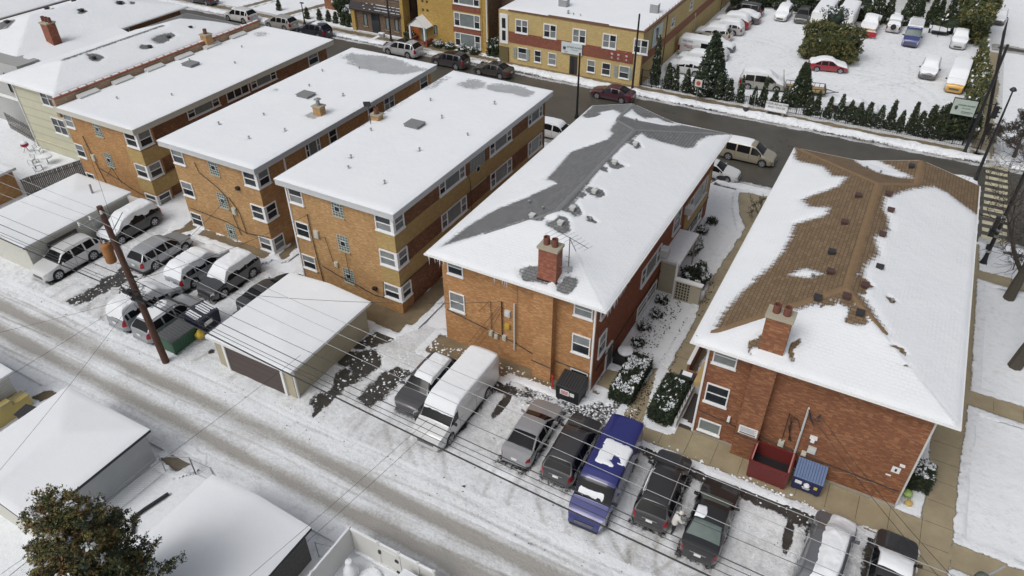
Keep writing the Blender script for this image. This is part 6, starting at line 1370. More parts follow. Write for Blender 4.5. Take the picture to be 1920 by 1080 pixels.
def conetree(name, label, x, y, h, r, seed, cat='shrub', group=None, dens=1.0, snow_w=.13, mats=None, power=.8, size=.13, lobes=0, basez=0, w=(5,4,1), trunk=True):
    rs = np.random.RandomState(seed); t = thing(name, label, cat, (x, y, basez), 0, group)
    n = int(260*dens*h*r*1.6); pts = []; nr = []; sp = []; sn = []
    for k in range(n):
        z = h*rs.uniform(.02, 1)**1.25; a = rs.uniform(0, 2*math.pi)
        rr = r*max(.02, (1-z/h))**power*(.86+.22*math.sin(a*3+seed)+.14*math.sin(z*9+a*2))
        if z < h*.12: rr *= .7+z/h*2.5
        q = rr*rs.uniform(.55, 1.02)**.5; dx, dy = math.cos(a), math.sin(a)
        pts.append((x+dx*q, y+dy*q, basez+z)); nr.append((dx*.6, dy*.6, .9))
        if rs.rand() < snow_w*(1.3-z/h) and q > rr*.7: sp.append((x+dx*q*1.03, y+dy*q*1.03, basez+z+.05)); sn.append((0, 0, 1))
    ml = mats or [L_DK, L_MD, L_LT]
    P_ = [clumps(pts, nr, size, w, 5, seed)]
    allm = list(ml)
    if sp:
        v, f, mi = clumps(sp, sn, size*.75, [1], 3, seed+3, .9); P_.append((v, f, mi*0+len(ml))); allm.append(LEAFSNOW)
    m = MB(); m.lathe((x, y, basez), [(r*.55, .1), (r*.6, h*.15), (r*.4, h*.5), (r*.12, h*.85), (.01, h*.97)], 10); inner = m.build('inner_foliage', ml[0], t, True)
    leafmesh('crown', P_, allm, t, (x, y, basez))
    if trunk: m = MB(); m.tube([(x, y, basez-.1), (x, y, basez+h*.3)], .07, 6); m.build('trunk', BARK, t)
    return t
HG = 'pointed evergreens along the car lot fence'
protos = [conetree('pointed_evergreen', 'dark pointed evergreen in the row along the car lot fence', 0, 0, 2.9, .72, 11+k, 'shrub', HG, snow_w=.14, basez=0) for k in range(4)]
row = [(-25.6, 81.3, 1.75, 1.0), (-23.9,80.9,1.35,.95), (-22.9,80.8,1.05,.9), (-21.6,80.7,1.12,1.0), (-20.4,80.7,1.1,1), (-17.9,80.7,1.1,1), (-16.7,80.8,1.05,1), (-15.4,80.9,1.0,1),
       (-13.9,80.9,.95,1), (-12.9,80.9,1.1,.9), (-11.7,81.0,1.0,.9), (-10.7,81.0,.85,.95), (-8.0,81.0,1.0,1), (-7.3,81.2,.9,1), (-6.0,81.1,1.05,.95), (-4.9,81.1,1.0,1), (-3.9,81.2,.95,1), (-3.0,81.0,.9,1.05), (-2.1,81.0,.95,1), (-.9,81.1,1.0,1), (.1,81.1,1.1,1), (1.1,81.1,1.05,1), (2.1,81.2,1.1,.95), (2.9,81.1,1.2,1), (3.7,81.1,1.1,1.05), (4.3,81.2,1.15,.95), (5.1,81.2,1.2,1.0)]
NTH = ['first','second','third','fourth','fifth','sixth','seventh','eighth','ninth','tenth','eleventh','twelfth','thirteenth','fourteenth','fifteenth','sixteenth','seventeenth','eighteenth','nineteenth','twentieth','twenty first','twenty second','twenty third','twenty fourth','twenty fifth','twenty sixth','twenty seventh','twenty eighth','twenty ninth','thirtieth']
for k, (x, y, s, ww) in enumerate(row):
    o = protos[k] if k < 4 else copytree(protos[k % 4])
    o.location = (x, y, -.05); o.rotation_euler = (0, 0, k*1.7); q_ = 1+.16*math.sin(k*5.3); o.scale = (s*.82*ww*q_, s*.82*ww*q_, s*(.86+.16*math.sin(k*2.9+1)))
    o['label'] = 'dark pointed evergreen along the car lot fence, %s from the yellow building' % NTH[k]
o = protos[0]; o['label'] = 'tallest pointed evergreen against the yellow brick wall, left end of the fence row'; o.scale = (.9,.9,1.9)
HG2 = 'pointed evergreens behind the far row'
row2 = [(-5.6,117.6),(-4.4,118.4),(-2.2,118.9),(-1.4,119.4),(-.6,119.2),(1.0,119.5),(1.9,120.0),(3.2,119.8),(4.6,119.5),(5.6,119.0),(6.6,118.8),(-14.2,118.6),(-16.6,118.2),(-19.2,117.9),(-10.7,118.9)]
for k, (x, y) in enumerate(row2):
    o = copytree(protos[k % 4]); o.location = (x, y, 0); o.rotation_euler = (0, 0, k*2.3); s = 1.35+.12*math.sin(k*3); o.scale = (s*.9, s*.9, s); o['group'] = HG2
    o['label'] = 'tall pointed evergreen behind the far row of vehicles, %s in line' % NTH[k]
conetree('spruce', 'dark snow flecked spruce rising above the fence row beside the big white van', -19.3, 81.6, 6.6, 2.1, 51, 'tree', dens=1.0, snow_w=.16, power=.85, size=.22, mats=[L_DK, L_MD, L_BL], w=(6,3,2))
conetree('spruce', 'dark spruce standing beside the utility trailer', -9.5, 82.9, 4.6, 1.45, 52, 'tree', dens=1.2, snow_w=.08, power=.8, size=.18)
def blob(name, label, c, rad, n, seed, cat='shrub', mats=None, w=(5,4,2), snow_w=.04, size=.2, group=None, per=6, boxy=False, snow_top=False, squash=1, patch=.5):
    rs = np.random.RandomState(seed); t = thing(name, label, cat, (c[0], c[1], 0), 0, group); pts = []; nr = []; sp = []
    for k in range(n):
        if boxy:
            a, b, d = rs.uniform(-1, 1, 3); q = rs.randint(5)
            if q == 0: a = 1
            elif q == 1: a = -1
            elif q == 2: b = 1
            elif q == 3: b = -1
            else: d = 1
            j = 1+.04*rs.randn(); p = (c[0]+a*rad[0]*j, c[1]+b*rad[1]*j, max(.05, c[2]+d*rad[2]*j)); nn = (a*(q < 2), b*(q in (2, 3)), .4+1.0*(q == 4)); top = (q == 4)
        else:
            d3 = rs.normal(0, 1, 3); d3 /= np.linalg.norm(d3); lump = 1+.14*math.sin(d3[0]*5+seed)+.12*math.sin(d3[1]*6+d3[2]*4)+.10*math.sin(d3[2]*7+seed)
            q = lump*rs.uniform(.62, 1.03)**.45; p = (c[0]+d3[0]*rad[0]*q, c[1]+d3[1]*rad[1]*q, max(.05, c[2]+d3[2]*rad[2]*q)); nn = (d3[0], d3[1], d3[2]+.6); top = d3[2] > .2
        pts.append(p); nr.append(nn)
        if snow_top and top and float(fbm(np.array(p[0]), np.array(p[1]), .55, seed, 3)) > patch: sp.append((p[0], p[1], p[2]+.04))
        elif rs.rand() < snow_w and top: sp.append((p[0], p[1], p[2]+.06))
    ml = mats or [L_DK, L_MD, L_LT]; P_ = [clumps(pts, nr, size, w, per, seed)]; allm = list(ml)
    if sp: v, f, mi = clumps(sp, [(0,0,1)]*len(sp), size*.9, [1], 4, seed+3, 1.0); P_.append((v, f, mi*0+len(ml))); allm.append(LEAFSNOW)
    if boxy:
        m = MB(); m.box(c[0]-rad[0]*.9, c[0]+rad[0]*.9, c[1]-rad[1]*.9, c[1]+rad[1]*.9, 0, c[2]+rad[2]*.92); m.build('inner_foliage', ml[0], t)
    else:
        m = MB(); z0 = max(.02, c[2]-rad[2]*.7); m.lathe((c[0], c[1], 0), [(rad[0]*.35, z0), (rad[0]*.62, c[2]-rad[2]*.2), (rad[0]*.62, c[2]+rad[2]*.2), (rad[0]*.3, c[2]+rad[2]*.65)], 12); m.build('inner_foliage', ml[0], t, True)
    leafmesh('crown', P_, allm, t, (c[0], c[1], 0)); return t
blob('yew_tree', 'broad dense green yew in the middle of the car lot behind the red sedan', (-9.2, 99.6, 2.2), (3.4, 2.6, 2.5), 2600, 61, 'tree', mats=[L_MD, L_OL, L_LT], w=(3,4,5), size=.17, per=9, snow_w=.03)
t = blob('small_tree', 'thin snowy sapling sticking out of the top of the broad yew', (-9.6, 101.5, 4.6), (1.6, 1.0, 1.5), 260, 62, 'tree', mats=[L_BL, L_DK, L_MD], snow_w=.3, size=.16, per=4)
blob('tall_hedge', 'towering green cypress hedge at the top right corner of the car lot', (6.4, 118.5, 3.4), (2.0, 6.5, 3.6), 3000, 63, 'hedge', mats=[L_MD, L_OL, L_LT], w=(5,3,3), size=.28, snow_w=.01)
blob('side_hedge', 'snow flecked green hedge along the right edge of the car lot beside the yellow van', (7.6, 96.5, 1.3), (.9, 12.8, 1.5), 3000, 64, 'hedge', mats=[L_MD, L_OL, L_LT], w=(5,3,2), size=.20, snow_w=.07)
blob('hedge', 'dark hedge behind the small flatbed trailer', (4.0, 118.2, 1.2), (2.4, .8, 1.4), 900, 65, 'hedge', size=.22, snow_w=.05)
blob('corner_bush', 'big dark bush below the billboard at the lot corner', (5.9, 81.9, 1.5), (1.9, 1.3, 1.8), 1600, 66, 'bush', size=.17, snow_w=.04)
for k, (x, y, s, lb) in enumerate(((-24.5,116,1.2,'snowy dark bush at the far left of the car lot behind the black SUV'), (-21.5,119,1.6,'snow flecked evergreen bush behind the leftmost white SUV of the far row'), (-16.0,119.5,1.8,'dark green bush behind the olive crossover'), (-12.6,118.8,1.8,'dark tree behind the left box truck'), (-7.8,118.2,1.8,'dark bush between the right box truck and the plough truck'))):
    blob('evergreen_bush', lb, (x, y, s*.9), (s*1.3, s, s), 500, 70+k, 'bush', size=.24, snow_w=.15)
# shrubs across the street, upper left and middle
SG = 'small clipped shrubs on the far lawn'
sp_ = conetree('clipped_shrub', 'small dark cone shrub on the far lawn, first in the row left of the shopfront', -79.0, 81.4, 1.5, .42, 91, 'shrub', SG, snow_w=.03)
for k, (x, y) in enumerate(((-77.0,81.8),(-75.4,81.9),(-73.9,81.7),(-72.4,81.5),(-71.3,81.3),(-85.5,82.5))):
    o = copytree(sp_); o.location = (x, y, 0); o['label'] = 'small dark cone shrub on the far lawn, %s in the row left of the shopfront' % NTH[k+1] if k < 5 else 'lone dark cone shrub on the far lawn beyond the silver crossover'
blob('round_bush', 'round bush heaped with snow at the left corner of the shopfront', (-73.3,84.0,1.0), (1.0,.8,1.0), 350, 94, 'bush', size=.16, snow_top=True, patch=.4); blob('round_bush', 'second snow capped round bush touching the left wall of the shopfront', (-71.2,83.0,1.0), (.9,.8,1.0), 350, 95, 'bush', size=.16, snow_top=True, patch=.4)
blob('evergreen_bush', 'large dark evergreen bush at the top edge above the clipped shrubs', (-74.6,84.6,1.9), (1.6,1.2,2.0), 700, 96, 'bush', size=.2)
for k, (x, lb) in enumerate(((-55.2,'first snowy bush along the mustard block, nearest the porch'),(-53.4,'second snowy bush along the mustard block'),(-51.4,'third snowy bush along the mustard block under the lowest picture window'),(-49.7,'fourth snowy bush along the mustard block'))):
    blob('snowy_bush', lb, (x, 79.95, .4), (.65,.5,.5), 220, 100+k, 'bush', size=.12, snow_top=True, patch=.42, group='snowy bushes along the mustard block')
blob('snowy_bush', 'tall snow laden bush squeezed against the left end of the yellow building', (-46.9, 80.6, 1.1), (.9,.8,1.4), 500, 106, 'bush', size=.14, snow_top=True, patch=.42); blob('evergreen_bush', 'small dark bush beside the orange cedar fence', (-60.1, 80.6, .6), (.8,.5,.7), 300, 107, 'bush', size=.13)
# courtyard hedges
blob('box_hedge', 'clipped box hedge half covered by snow clumps beside the grey roofed house', (-9.65, 32.9, .5), (.64, 1.8, .48), 2600, 111, 'hedge', mats=[L_DK, L_DK, L_MD], size=.085, boxy=True, snow_top=True, patch=.44, group='clipped hedges by the path')
blob('box_hedge', 'dark clipped hedge dusted with snow beside the stair rail of the red brick house', (-6.95, 32.3, .55), (.68, 1.6, .5), 2600, 112, 'hedge', mats=[L_DK, L_DK, L_MD], size=.085, boxy=True, snow_w=.03, snow_top=True, patch=.72, group='clipped hedges by the path')
blob('box_hedge', 'small square hedge flecked with snow at the right corner of the red brick house', (7.05, 33.2, .62), (.50, .62, .62), 1000, 113, 'hedge', mats=[L_DK, L_DK, L_MD], size=.085, boxy=True, snow_w=.25, snow_top=True, patch=.58, group='clipped hedges by the path')
blob('round_bush', 'round dark bush with snow on its twigs beside the courtyard porch', (-9.3, 45.2, .75), (.95, 1.3, .85), 1100, 114, 'bush', mats=[L_DK, L_DK, TWIG], size=.10, snow_top=True, patch=.56)
rs = np.random.RandomState(5)
for k in range(12):
    y_ = 35.0+k*1.75; blob('low_shrub', 'low snowy shrub along the courtyard wall of the grey roofed house, %s from the hedge' % NTH[k], (-10.75+rs.uniform(-.25,.2), y_ if not 43 < y_ < 47.3 else 48.8+k*.2, .22), (.42,.5,.28), 130, 120+k, 'shrub', mats=[L_DK, TWIG, L_MD], size=.09, snow_top=True, patch=.40, per=4, group='low shrubs along the courtyard wall')
# leaf litter and twigs breaking the snow of the courtyard
def litter(name, boxes, n, seed, mat, sz=(.05, .16), zz=.10):
    rs = np.random.RandomState(seed); m = MB()
    for k in range(n):
        x0, x1, y0, y1 = boxes[rs.randint(len(boxes))]; x, y = rs.uniform(x0, x1), rs.uniform(y0, y1); a = rs.uniform(0, 6.28); s = rs.uniform(*sz)
        nn = 6; hh = s*rs.uniform(.15, .35) if 'snow' in name else .02; i0 = len(m.v); m.v += [(x+math.cos(a+q*6.283/nn)*s*rs.uniform(.3, .6), y+math.sin(a+q*6.283/nn)*s*rs.uniform(.3, .6), zz-.03) for q in range(nn)]+[(x, y, zz+hh)]; m.f += [(i0+q, i0+(q+1) % nn, i0+nn) for q in range(nn)]; m.m += [0]*nn
    o = m.build(name, mat); o['kind'] = 'stuff'; return o
litter('leaf_litter', [(-8.7,-7.8,34,46), (-10.9,-9.2,35,43), (-8.9,-8.2,29.6,34)], 700, 7, plain('litter_brown', (.05,.035,.022), .9), (.04, .14))
litter('snow_crumbs', [(-30,2.5,27.6,29.2), (-23,-12,29.3,30.6), (-8.2,3,28.4,28.9), (-12,-8.5,28,31)], 900, 8, SNOW, (.04, .22), .09)
litter('snow_crumbs', [(-27,-25,21.8,27.5),(-24,-22.6,23.6,27),(-49,-47.4,21.4,25.8),(-8,3,27.8,28.7),(-14,-8.5,27.8,29.4),(-21.8,-16.3,28.4,29.3)], 420, 12, SNOW, (.03, .20), .05)
litter('dirt_clods', [(-60,8,19.5,28.5)], 500, 9, plain('clod_grey', (.16,.15,.14), .95), (.03, .11), .10)
litter('snow_crumbs', [(-46,9,76.9,78.3)], 900, 10, SNOW, (.08, .35), .18)
litter('dirt_clods', [(-46,9,76.8,77.5), (-12,7.5,61.6,62.0)], 800, 11, MATS['clod_grey'], (.05, .22), .12)
# bare trees
def baretree(name, label, x, y, h, r0, seed, lean=(0,0), spread=1.0, levels=5, trunk_h=.4, cat='tree', first=None):
    rs = np.random.RandomState(seed); t = thing(name, label, cat, (x, y, 0)); tm = MB(); bm = MB()
    def grow(p, d, l, r, lv):
        n = 4 if lv > 1 else 2; pts = [p]; q = Vector(p); dd = Vector(d)
        for k in range(n):
            dd = (dd+Vector(rs.normal(0, .03 if lv == levels else .10+.05*(levels-lv), 3))+Vector((0,0,.03))).normalized(); q = q+dd*l/n; pts.append(q.copy())
        rr = [max(.013, r*(1-.45*k/n)) for k in range(n+1)]
        (tm if lv == levels else bm).tube(pts, rr, 8 if lv >= levels-1 else (5 if lv > 1 else 3), cap=lv == levels)
        if lv <= 0: return
        nb = 4 if lv == levels else rs.randint(3, 5)
        for k in range(nb):
            j = n if k == 0 else rs.randint(max(1, n-2), n+1); a = rs.uniform(0, 6.28); u = dd.orthogonal().normalized(); w_ = dd.cross(u); s = rs.uniform(.45, .95)*spread if k else .25
            nd = (dd+(u*math.cos(a)+w_*math.sin(a))*s).normalized(); grow(pts[j], nd, l*rs.uniform(.55, .82), rr[j]*(.72 if k == 0 else .55), lv-1)
    grow(Vector((x, y, -.1)), Vector((lean[0], lean[1], 1)).normalized(), h*trunk_h, r0, levels)
    tm.build('trunk', BARK, t, True); bm.build('branches', TWIG, t); return t
baretree('bare_tree', 'big bare parkway tree with leaning trunk beside the traffic signal pole', 11.35, 54.4, 11.0, .40, 4, (.02, .0), 1.25, 6, .42)
baretree('bare_tree', 'thick bare tree trunk beside the sidewalk, nearer the camera at the right edge', 11.75, 46.4, 11.5, .45, 14, (.03, .0), .85, 5, .5)
baretree('bare_tree', 'wide bare tree across the street at the right edge behind the street lamp', 11.6, 80.0, 6.6, .20, 24, (-.05, -.05), 1.5, 7, .26)
baretree('bare_sapling', 'small bare tree in the snowy garden circle between the two hip roofed houses', -7.4, 56.6, 3.4, .07, 34, (.05, 0), 1.3, 4, .3)
baretree('bare_sapling', 'thin bare shrub at the near kerb at the right edge, below the crosswalk', 11.6, 58.6, 2.6, .05, 35, (0, 0), 1.2, 4, .3)
baretree('bare_shrub', 'bare brown shrub beside the pale clapboard house', 7.6, 123, 3, .08, 36, (0, 0), 1.2, 4, .3)
def climbing(): pass
# foreground evergreen
def bigevergreen():
    x, y = -22.9, 6.4; t = thing('juniper_tree', 'large russet and green evergreen with patches of snow, bottom left corner', 'tree', (x, y, 0)); rs = np.random.RandomState(3)
    H_ = 10.9; P_ = []; pts = []; nr = []; mi = []; sp = []
    m = MB(); m.tube([(x, y, 0), (x+.1, y, 5), (x, y+.1, 10.6)], [.3, .2, .04], 10); m.build('trunk', BARK, t, True); lm = MB()
    for k in range(190):
        z = rs.uniform(3.6, 10.3); a = rs.uniform(0, 6.28); L_ = (3.5*(1-z/H_)**.62+.3)*rs.uniform(.65, 1.08)
        d = Vector((math.cos(a), math.sin(a), rs.uniform(.15, .55))).normalized(); p0 = Vector((x, y, z)); p1 = p0+d*L_; lm.tube([p0, p0+d*L_*.5+Vector((0,0,.05)), p1], [.05, .03, .01], 4, cap=False)
        n = int(36*L_)+10; hue = rs.rand()
        for j in range(n):
            u = rs.uniform(.25, 1.03); c = p0+d*L_*u; wd = .52*(1.15-u)+.10; q = c+Vector(rs.normal(0, 1, 3))*wd*.5; pts.append(tuple(q)); v = Vector((d.x*.7, d.y*.7, .8))+Vector(rs.normal(0, .3, 3)); nr.append(tuple(v.normalized()))
        if rs.rand() < .30:
            c = p0+d*L_*rs.uniform(.5, .9)+Vector((0,0,.18))
            for j in range(14): sp.append((c.x+rs.normal(0, .11), c.y+rs.normal(0, .11), c.z+rs.normal(0, .04)))
    lm.build('limbs', BARK, t)
    pts = np.array(pts); nr = np.array(nr)
    # colour drifts through the crown: russet top left, blue green at the right
    f = fbm(pts[:,0]+pts[:,2], pts[:,1]+pts[:,2]*.7, 1.6, 5, 3); g = (pts[:,0]-x)/3.2
    for sel, w_ in (((f+.35*g < .42), (1,3,6,4,0)), ((f+.35*g >= .42) & (f+.35*g < .58), (1,4,6,1,0)), ((f+.35*g >= .58), (3,3,3,0,4))):
        if sel.sum(): P_.append(clumps(pts[sel], nr[sel], .085, w_, 7, 7, .5))
    v, f_, mi_ = clumps(sp, [(0,0,1)]*len(sp), .07, [1], 4, 9, 1.0); P_.append((v, f_, mi_*0+5))
    leafmesh('crown', P_, [L_DK, L_MD, L_OL, L_RU, L_BL, LEAFSNOW], t, (x, y, 0))
bigevergreen()

# ------------------------------------------------------------------ poles, wires, signals
up = thing('utility_pole', 'brown wooden utility pole with a rusty transformer beside the green dumpster', 'utility pole', (-37.4, 20.2, 0))
m = MB(); m.tube([(-37.35, 20.2, -.1), (-37.6, 20.2, 5.6), (-37.95, 20.2, 11.75)], [.23, .20, .16], 12); m.build('pole', WOODP, up, True)
m = MB(); m.tube([(-37.9, 20.2, 11.2), (-37.75, 18.6, 11.3)], .05, 6); m.tube([(-37.85, 20.2, 10.2), (-37.75, 18.7, 11.2)], .035, 5); m.tube([(-37.85, 20.3, 10.0), (-38.0, 21.4, 10.7)], .03, 5); m.build('crossarm', GALV, up)
m = MB()
for y_ in (18.7, 19.4, 20.1): m.lathe((-37.8, y_, 11.33), [(.05, 0), (.09, .05), (.05, .12), (.08, .17), (.04, .24)], 8)
m.build('insulator', GREYTRIM, up, True)
m = MB(); m.lathe((-38.45, 19.95, 7.9), [(.28, 0), (.31, .05), (.31, 1.15), (.25, 1.25), (.1, 1.3)], 16); tr_ = m.build('transformer', plain('transformer_rust', (.30,.13,.04), .75, var=.5, scale=2.5), up, True)
m = MB(); m.lathe((-38.45, 19.95, 9.2), [(.04, 0), (.07, .08), (.04, .22)], 8); m.tube([(-38.45, 19.9, 9.4), (-37.95, 19.6, 9.6), (-37.8, 19.4, 11.4)], .014, 4); m.build('bushing', GREYTRIM, tr_)
m = MB(); rs = np.random.RandomState(8)
for k in range(26):
    a = rs.uniform(0, 6.28); z = rs.uniform(4.8, 6.9); q = .35+rs.rand()*.35; m.tube([(-37.6+.2*math.cos(a), 20.2+.2*math.sin(a), z), (-37.6+q*math.cos(a+.6), 20.2+q*math.sin(a+.6), z-.5*rs.rand()), (-37.6+.2*math.cos(a+1.3), 20.2+.2*math.sin(a+1.3), z-rs.rand()*.9)], .014, 4)
for z in (5.2, 5.5, 5.9): m.obox((-37.6, 20.05, z), (.9, .16, .13), rz=.1)
m.obox((-37.0, 19.95, 5.45), (.8, .2, .2)); m.obox((-38.3, 20.0, 5.6), (.7, .18, .18)); m.tube([(-38.9, 20.1, 5.7), (-36.3, 20.05, 5.35)], .07, 6); m.build('cable_bundle', BLACK, up)
m = MB()
for k in range(2): m.obox((-39.2+k*.25, 19.9-k*.2, 5.6), (.55, .16, .16), rz=.4)
m.build('street_light', GREYTRIM, up)
WIREL = plain('wire_grey', (.34,.35,.36), .5); WIRED = plain('wire_dark', (.03,.03,.032), .6)
def wire(label, p0, p1, sag, r, mat=WIRED, n=28, group='overhead wires along the alley'):
    p0, p1 = Vector(p0), Vector(p1); pts = []
    for k in range(n+1): t = k/n; q = p0.lerp(p1, t); q.z -= sag*4*t*(1-t); pts.append(q)
    m = MB(); m.tube(pts, r*.8, 5, cap=False); o = m.build('overhead_wire', mat); o['label'] = label; o['category'] = 'wire'; o['group'] = group; return o
LN = ['farthest', 'middle', 'nearest']
for k, (yl, yp, yr) in enumerate(((21.3,20.1,18.2), (20.0,19.4,17.35), (18.6,18.7,16.4))):
    wire('pale high wire left of the wooden pole, %s of the three from the camera' % LN[k], (-76, yl+.6, 11.7), (-37.8, yp, 11.55), .45, .017, WIREL); wire('pale high wire right of the wooden pole, %s of the three from the camera' % LN[k], (-37.8, yp, 11.55), (13, yr, 11.6), .7, .017, WIREL)
for k, (z, y_, yr, r, lb) in enumerate(((5.45,20.1,18.5,.055,'thickest black cable low over the parking strip'), (5.75,20.15,18.8,.022,'thin dark cable just above the thickest one'), (6.1,20.1,19.0,.022,'second thin dark cable above the thickest one'), (6.9,20.1,18.6,.030,'dark cable midway between the low bundle and the pale high wires'), (7.8,20.1,19.2,.018,'thin dark wire below the three pale wires'))):
    wire(lb+', right of the pole', (-37.5, y_, z), (13, yr-.25, z+.25), .55, r); wire(lb+', left of the pole', (-76, y_+.4, z+.3), (-37.5, y_, z), .35, r)
DG = 'service drops crossing the alley'
for k, (a, b, lb, r, s) in enumerate((((-37.6,20.2,6.4), (-24, 40, 6.0), '', .01, .3),
    ((-37.6,20.2,6.6), (-33.9,31.7,6.2), 'service wire from the wooden pole to the tan block with yellow belts', .016, .35),
    ((-37.6,20.2,6.4), (-43.6,33.0,4.3), 'service wire from the wooden pole to the second tan block', .016, .35),
    ((-37.6,20.2,6.2), (-61.8,33.9,5.0), 'service wire from the wooden pole to the block with beige fascia', .016, .5),
    ((-33.0,20.0,7.9), (-17.9,31.0,4.9), 'long service wire over the beige garage to the grey roofed house', .016, .5),
    ((-37.5,20.1,5.6), (-33.3,5.0,3.2), 'thin wire from the wooden pole over the alley, right one of two', .012, .3),
    ((-37.6,20.1,5.6), (-42.0,5.0,3.0), 'thin wire from the wooden pole over the alley to the far lower left', .012, .3),
    ((-37.6,20.1,5.5), (-52.0,9.0,2.6), 'thin wire from the wooden pole over the slushy tracks to the left edge', .012, .4),
    ((-15.6,19.6,6.3), (-19.6,4.0,4.2), 'left one of two thin wires crossing the alley above the white vinyl fence', .012, .2),
    ((-15.1,19.6,6.3), (-18.9,4.0,4.2), 'right one of two thin wires crossing the alley above the white vinyl fence', .012, .2),
    ((9.0,19.2,7.6), (.62,30.6,4.95), 'service wire rising to the conduit on the red brick house, left of two', .016, .5),
    ((9.6,19.2,7.8), (1.3,30.6,4.8), 'service wire rising to the conduit on the red brick house, right of two', .016, .5),
    ((-24.0,20.0,6.6), (-28.6,5.0,3.6), 'thin wire crossing the alley beside the beige garage', .012, .2))):
    if lb: wire(lb, a, b, s, r, group=DG)
def lamppost(x, y, h, label, arm=None, r=.11, mat=BLACK, cat='street lamp'):
    t = thing('street_lamp', label, cat, (x, y, 0)); m = MB(); m.lathe((x, y, 0), [(.24, 0), (.24, .25), (.15, .5), (r, .9), (r*.75, h)], 10); m.build('pole', mat, t, True)
    if arm: m = MB(); m.tube([(x, y, h-.1), (x+arm[0], y+arm[1], h+.15)], .04, 6); m.obox((x+arm[0], y+arm[1], h+.12), (.6, .22, .12)); m.build('lamp_head', mat, t)
    return t
lamppost(-29.65, 68.15-.0, 7.1, 'black street lamp between the third flat roof and the grey hip roof', r=.12)
m_ = lamppost(-27.1, 77.9, 8.8, 'tall dark brown pole at the right corner of the yellow building', r=.13); lamppost(-62.1, 78.9, 7.5, 'black street pole before the shopfront lettering', r=.12)
lamppost(-77.1, 78.7, 3.0, 'slim black street lamp on the far kerb by the dark blue SUV', (0, .1), .08)
t = lamppost(7.3, 78.3, 10.8, 'tall black signal pole at the lot corner beside the billboard', r=.16, cat='signal pole')
sp2 = thing('traffic_signal', 'black traffic signal with two banks of three lamps over the far sidewalk', 'traffic signal', (8.2, 79.2, 0)); m = MB(); m.tube([(8.35, 79.3, 0), (8.35, 79.3, 5.2)], .07, 8); m.tube([(7.4, 78.4, 5.1), (8.6, 79.2, 5.15)], .04, 5); m.build('pole', BLACK, sp2)
for (z0) in (2.2, 3.9):
    for k in range(3): m = MB(); m.obox((8.55, 79.2, z0+k*.40), (.42, .30, .36)); m.obox((8.80, 79.1, z0+k*.40+.1), (.25, .28, .06)); m.build('lamp_housing', BLACK, sp2)
lt = thing('street_lamp', 'slim street lamp with a round head before the wide bare tree', 'street lamp', (8.46, 72.8, 0))
m = MB(); m.lathe((8.46, 72.8, 0), [(.20, 0), (.15, .6), (.12, 4), (.06, 8.6)], 10); m.build('pole', BLACK, lt, True); m = MB(); m.lathe((8.46, 72.8, 8.6), [(.08, 0), (.28, .12), (.28, .2), (.12, .38)], 12); m.build('lamp_head', BLACK, lt, True)
sg = thing('signal_pole', 'thick black signal pole with pedestrian signal, by the crosswalk near the brown roof', 'signal pole', (9.55, 58.4, 0)); m = MB(); m.lathe((9.55, 58.4, 0), [(.28, 0), (.28, .1), (.20, .35), (.15, .8), (.13, 9.5)], 12); m.build('pole', BLACK, sg, True)
m = MB(); m.obox((9.2, 58.3, 3.6), (.30, .40, 1.15)); m.obox((9.18, 58.25, 2.85), (.42, .45, .5)); m.build('lamp_housing', BLACK, sg); m = MB(); m.obox((9.4, 58.3, 1.6), (.30, .3, .35)); m.build('push_button', BLACK, sg)
m = MB(); 
for z in (1.2, 2.6, 3.1, 3.9, 4.3): m.tube([(9.4, 58.4, z), (9.72, 58.4, z)], .17, 10)
m.build('bands', GALV, sg)
# billboard
bb = thing('billboard', 'pale advertising board on two black posts at the lot corner', 'billboard', (6.1, 80.4, 0)); m = MB(); m.box(5.0, 5.15, 80.5, 80.7, 0, 4.5); m.box(7.0, 7.15, 80.5, 80.7, 0, 4.9); m.box(4.93, 7.1, 80.5, 80.62, 2.95, 4.62); m.build('post', BLACK, bb)
m = MB(); m.box(5.0, 7.03, 80.44, 80.5, 3.0, 4.55); pn = m.build('board', plain('board_pale', (.42,.50,.44), .5), bb)
text(pn, 'KOSAR INVEST', .23, (6.2, 80.43, 4.0), (R(90),0,0), INK); text(pn, 'CALL 24 HRS', .13, (6.2, 80.43, 3.72), (R(90),0,0), INK); m = MB(); m.lathe((5.35, 80.43, 3.75), [(.10,-.2),(.14,0),(.07,.15)], 8); m.box(5.9, 6.9, 80.425, 80.43, 3.35, 3.40); m.box(5.9, 6.7, 80.425, 80.43, 3.22, 3.26); m.build('logo', INK, pn)
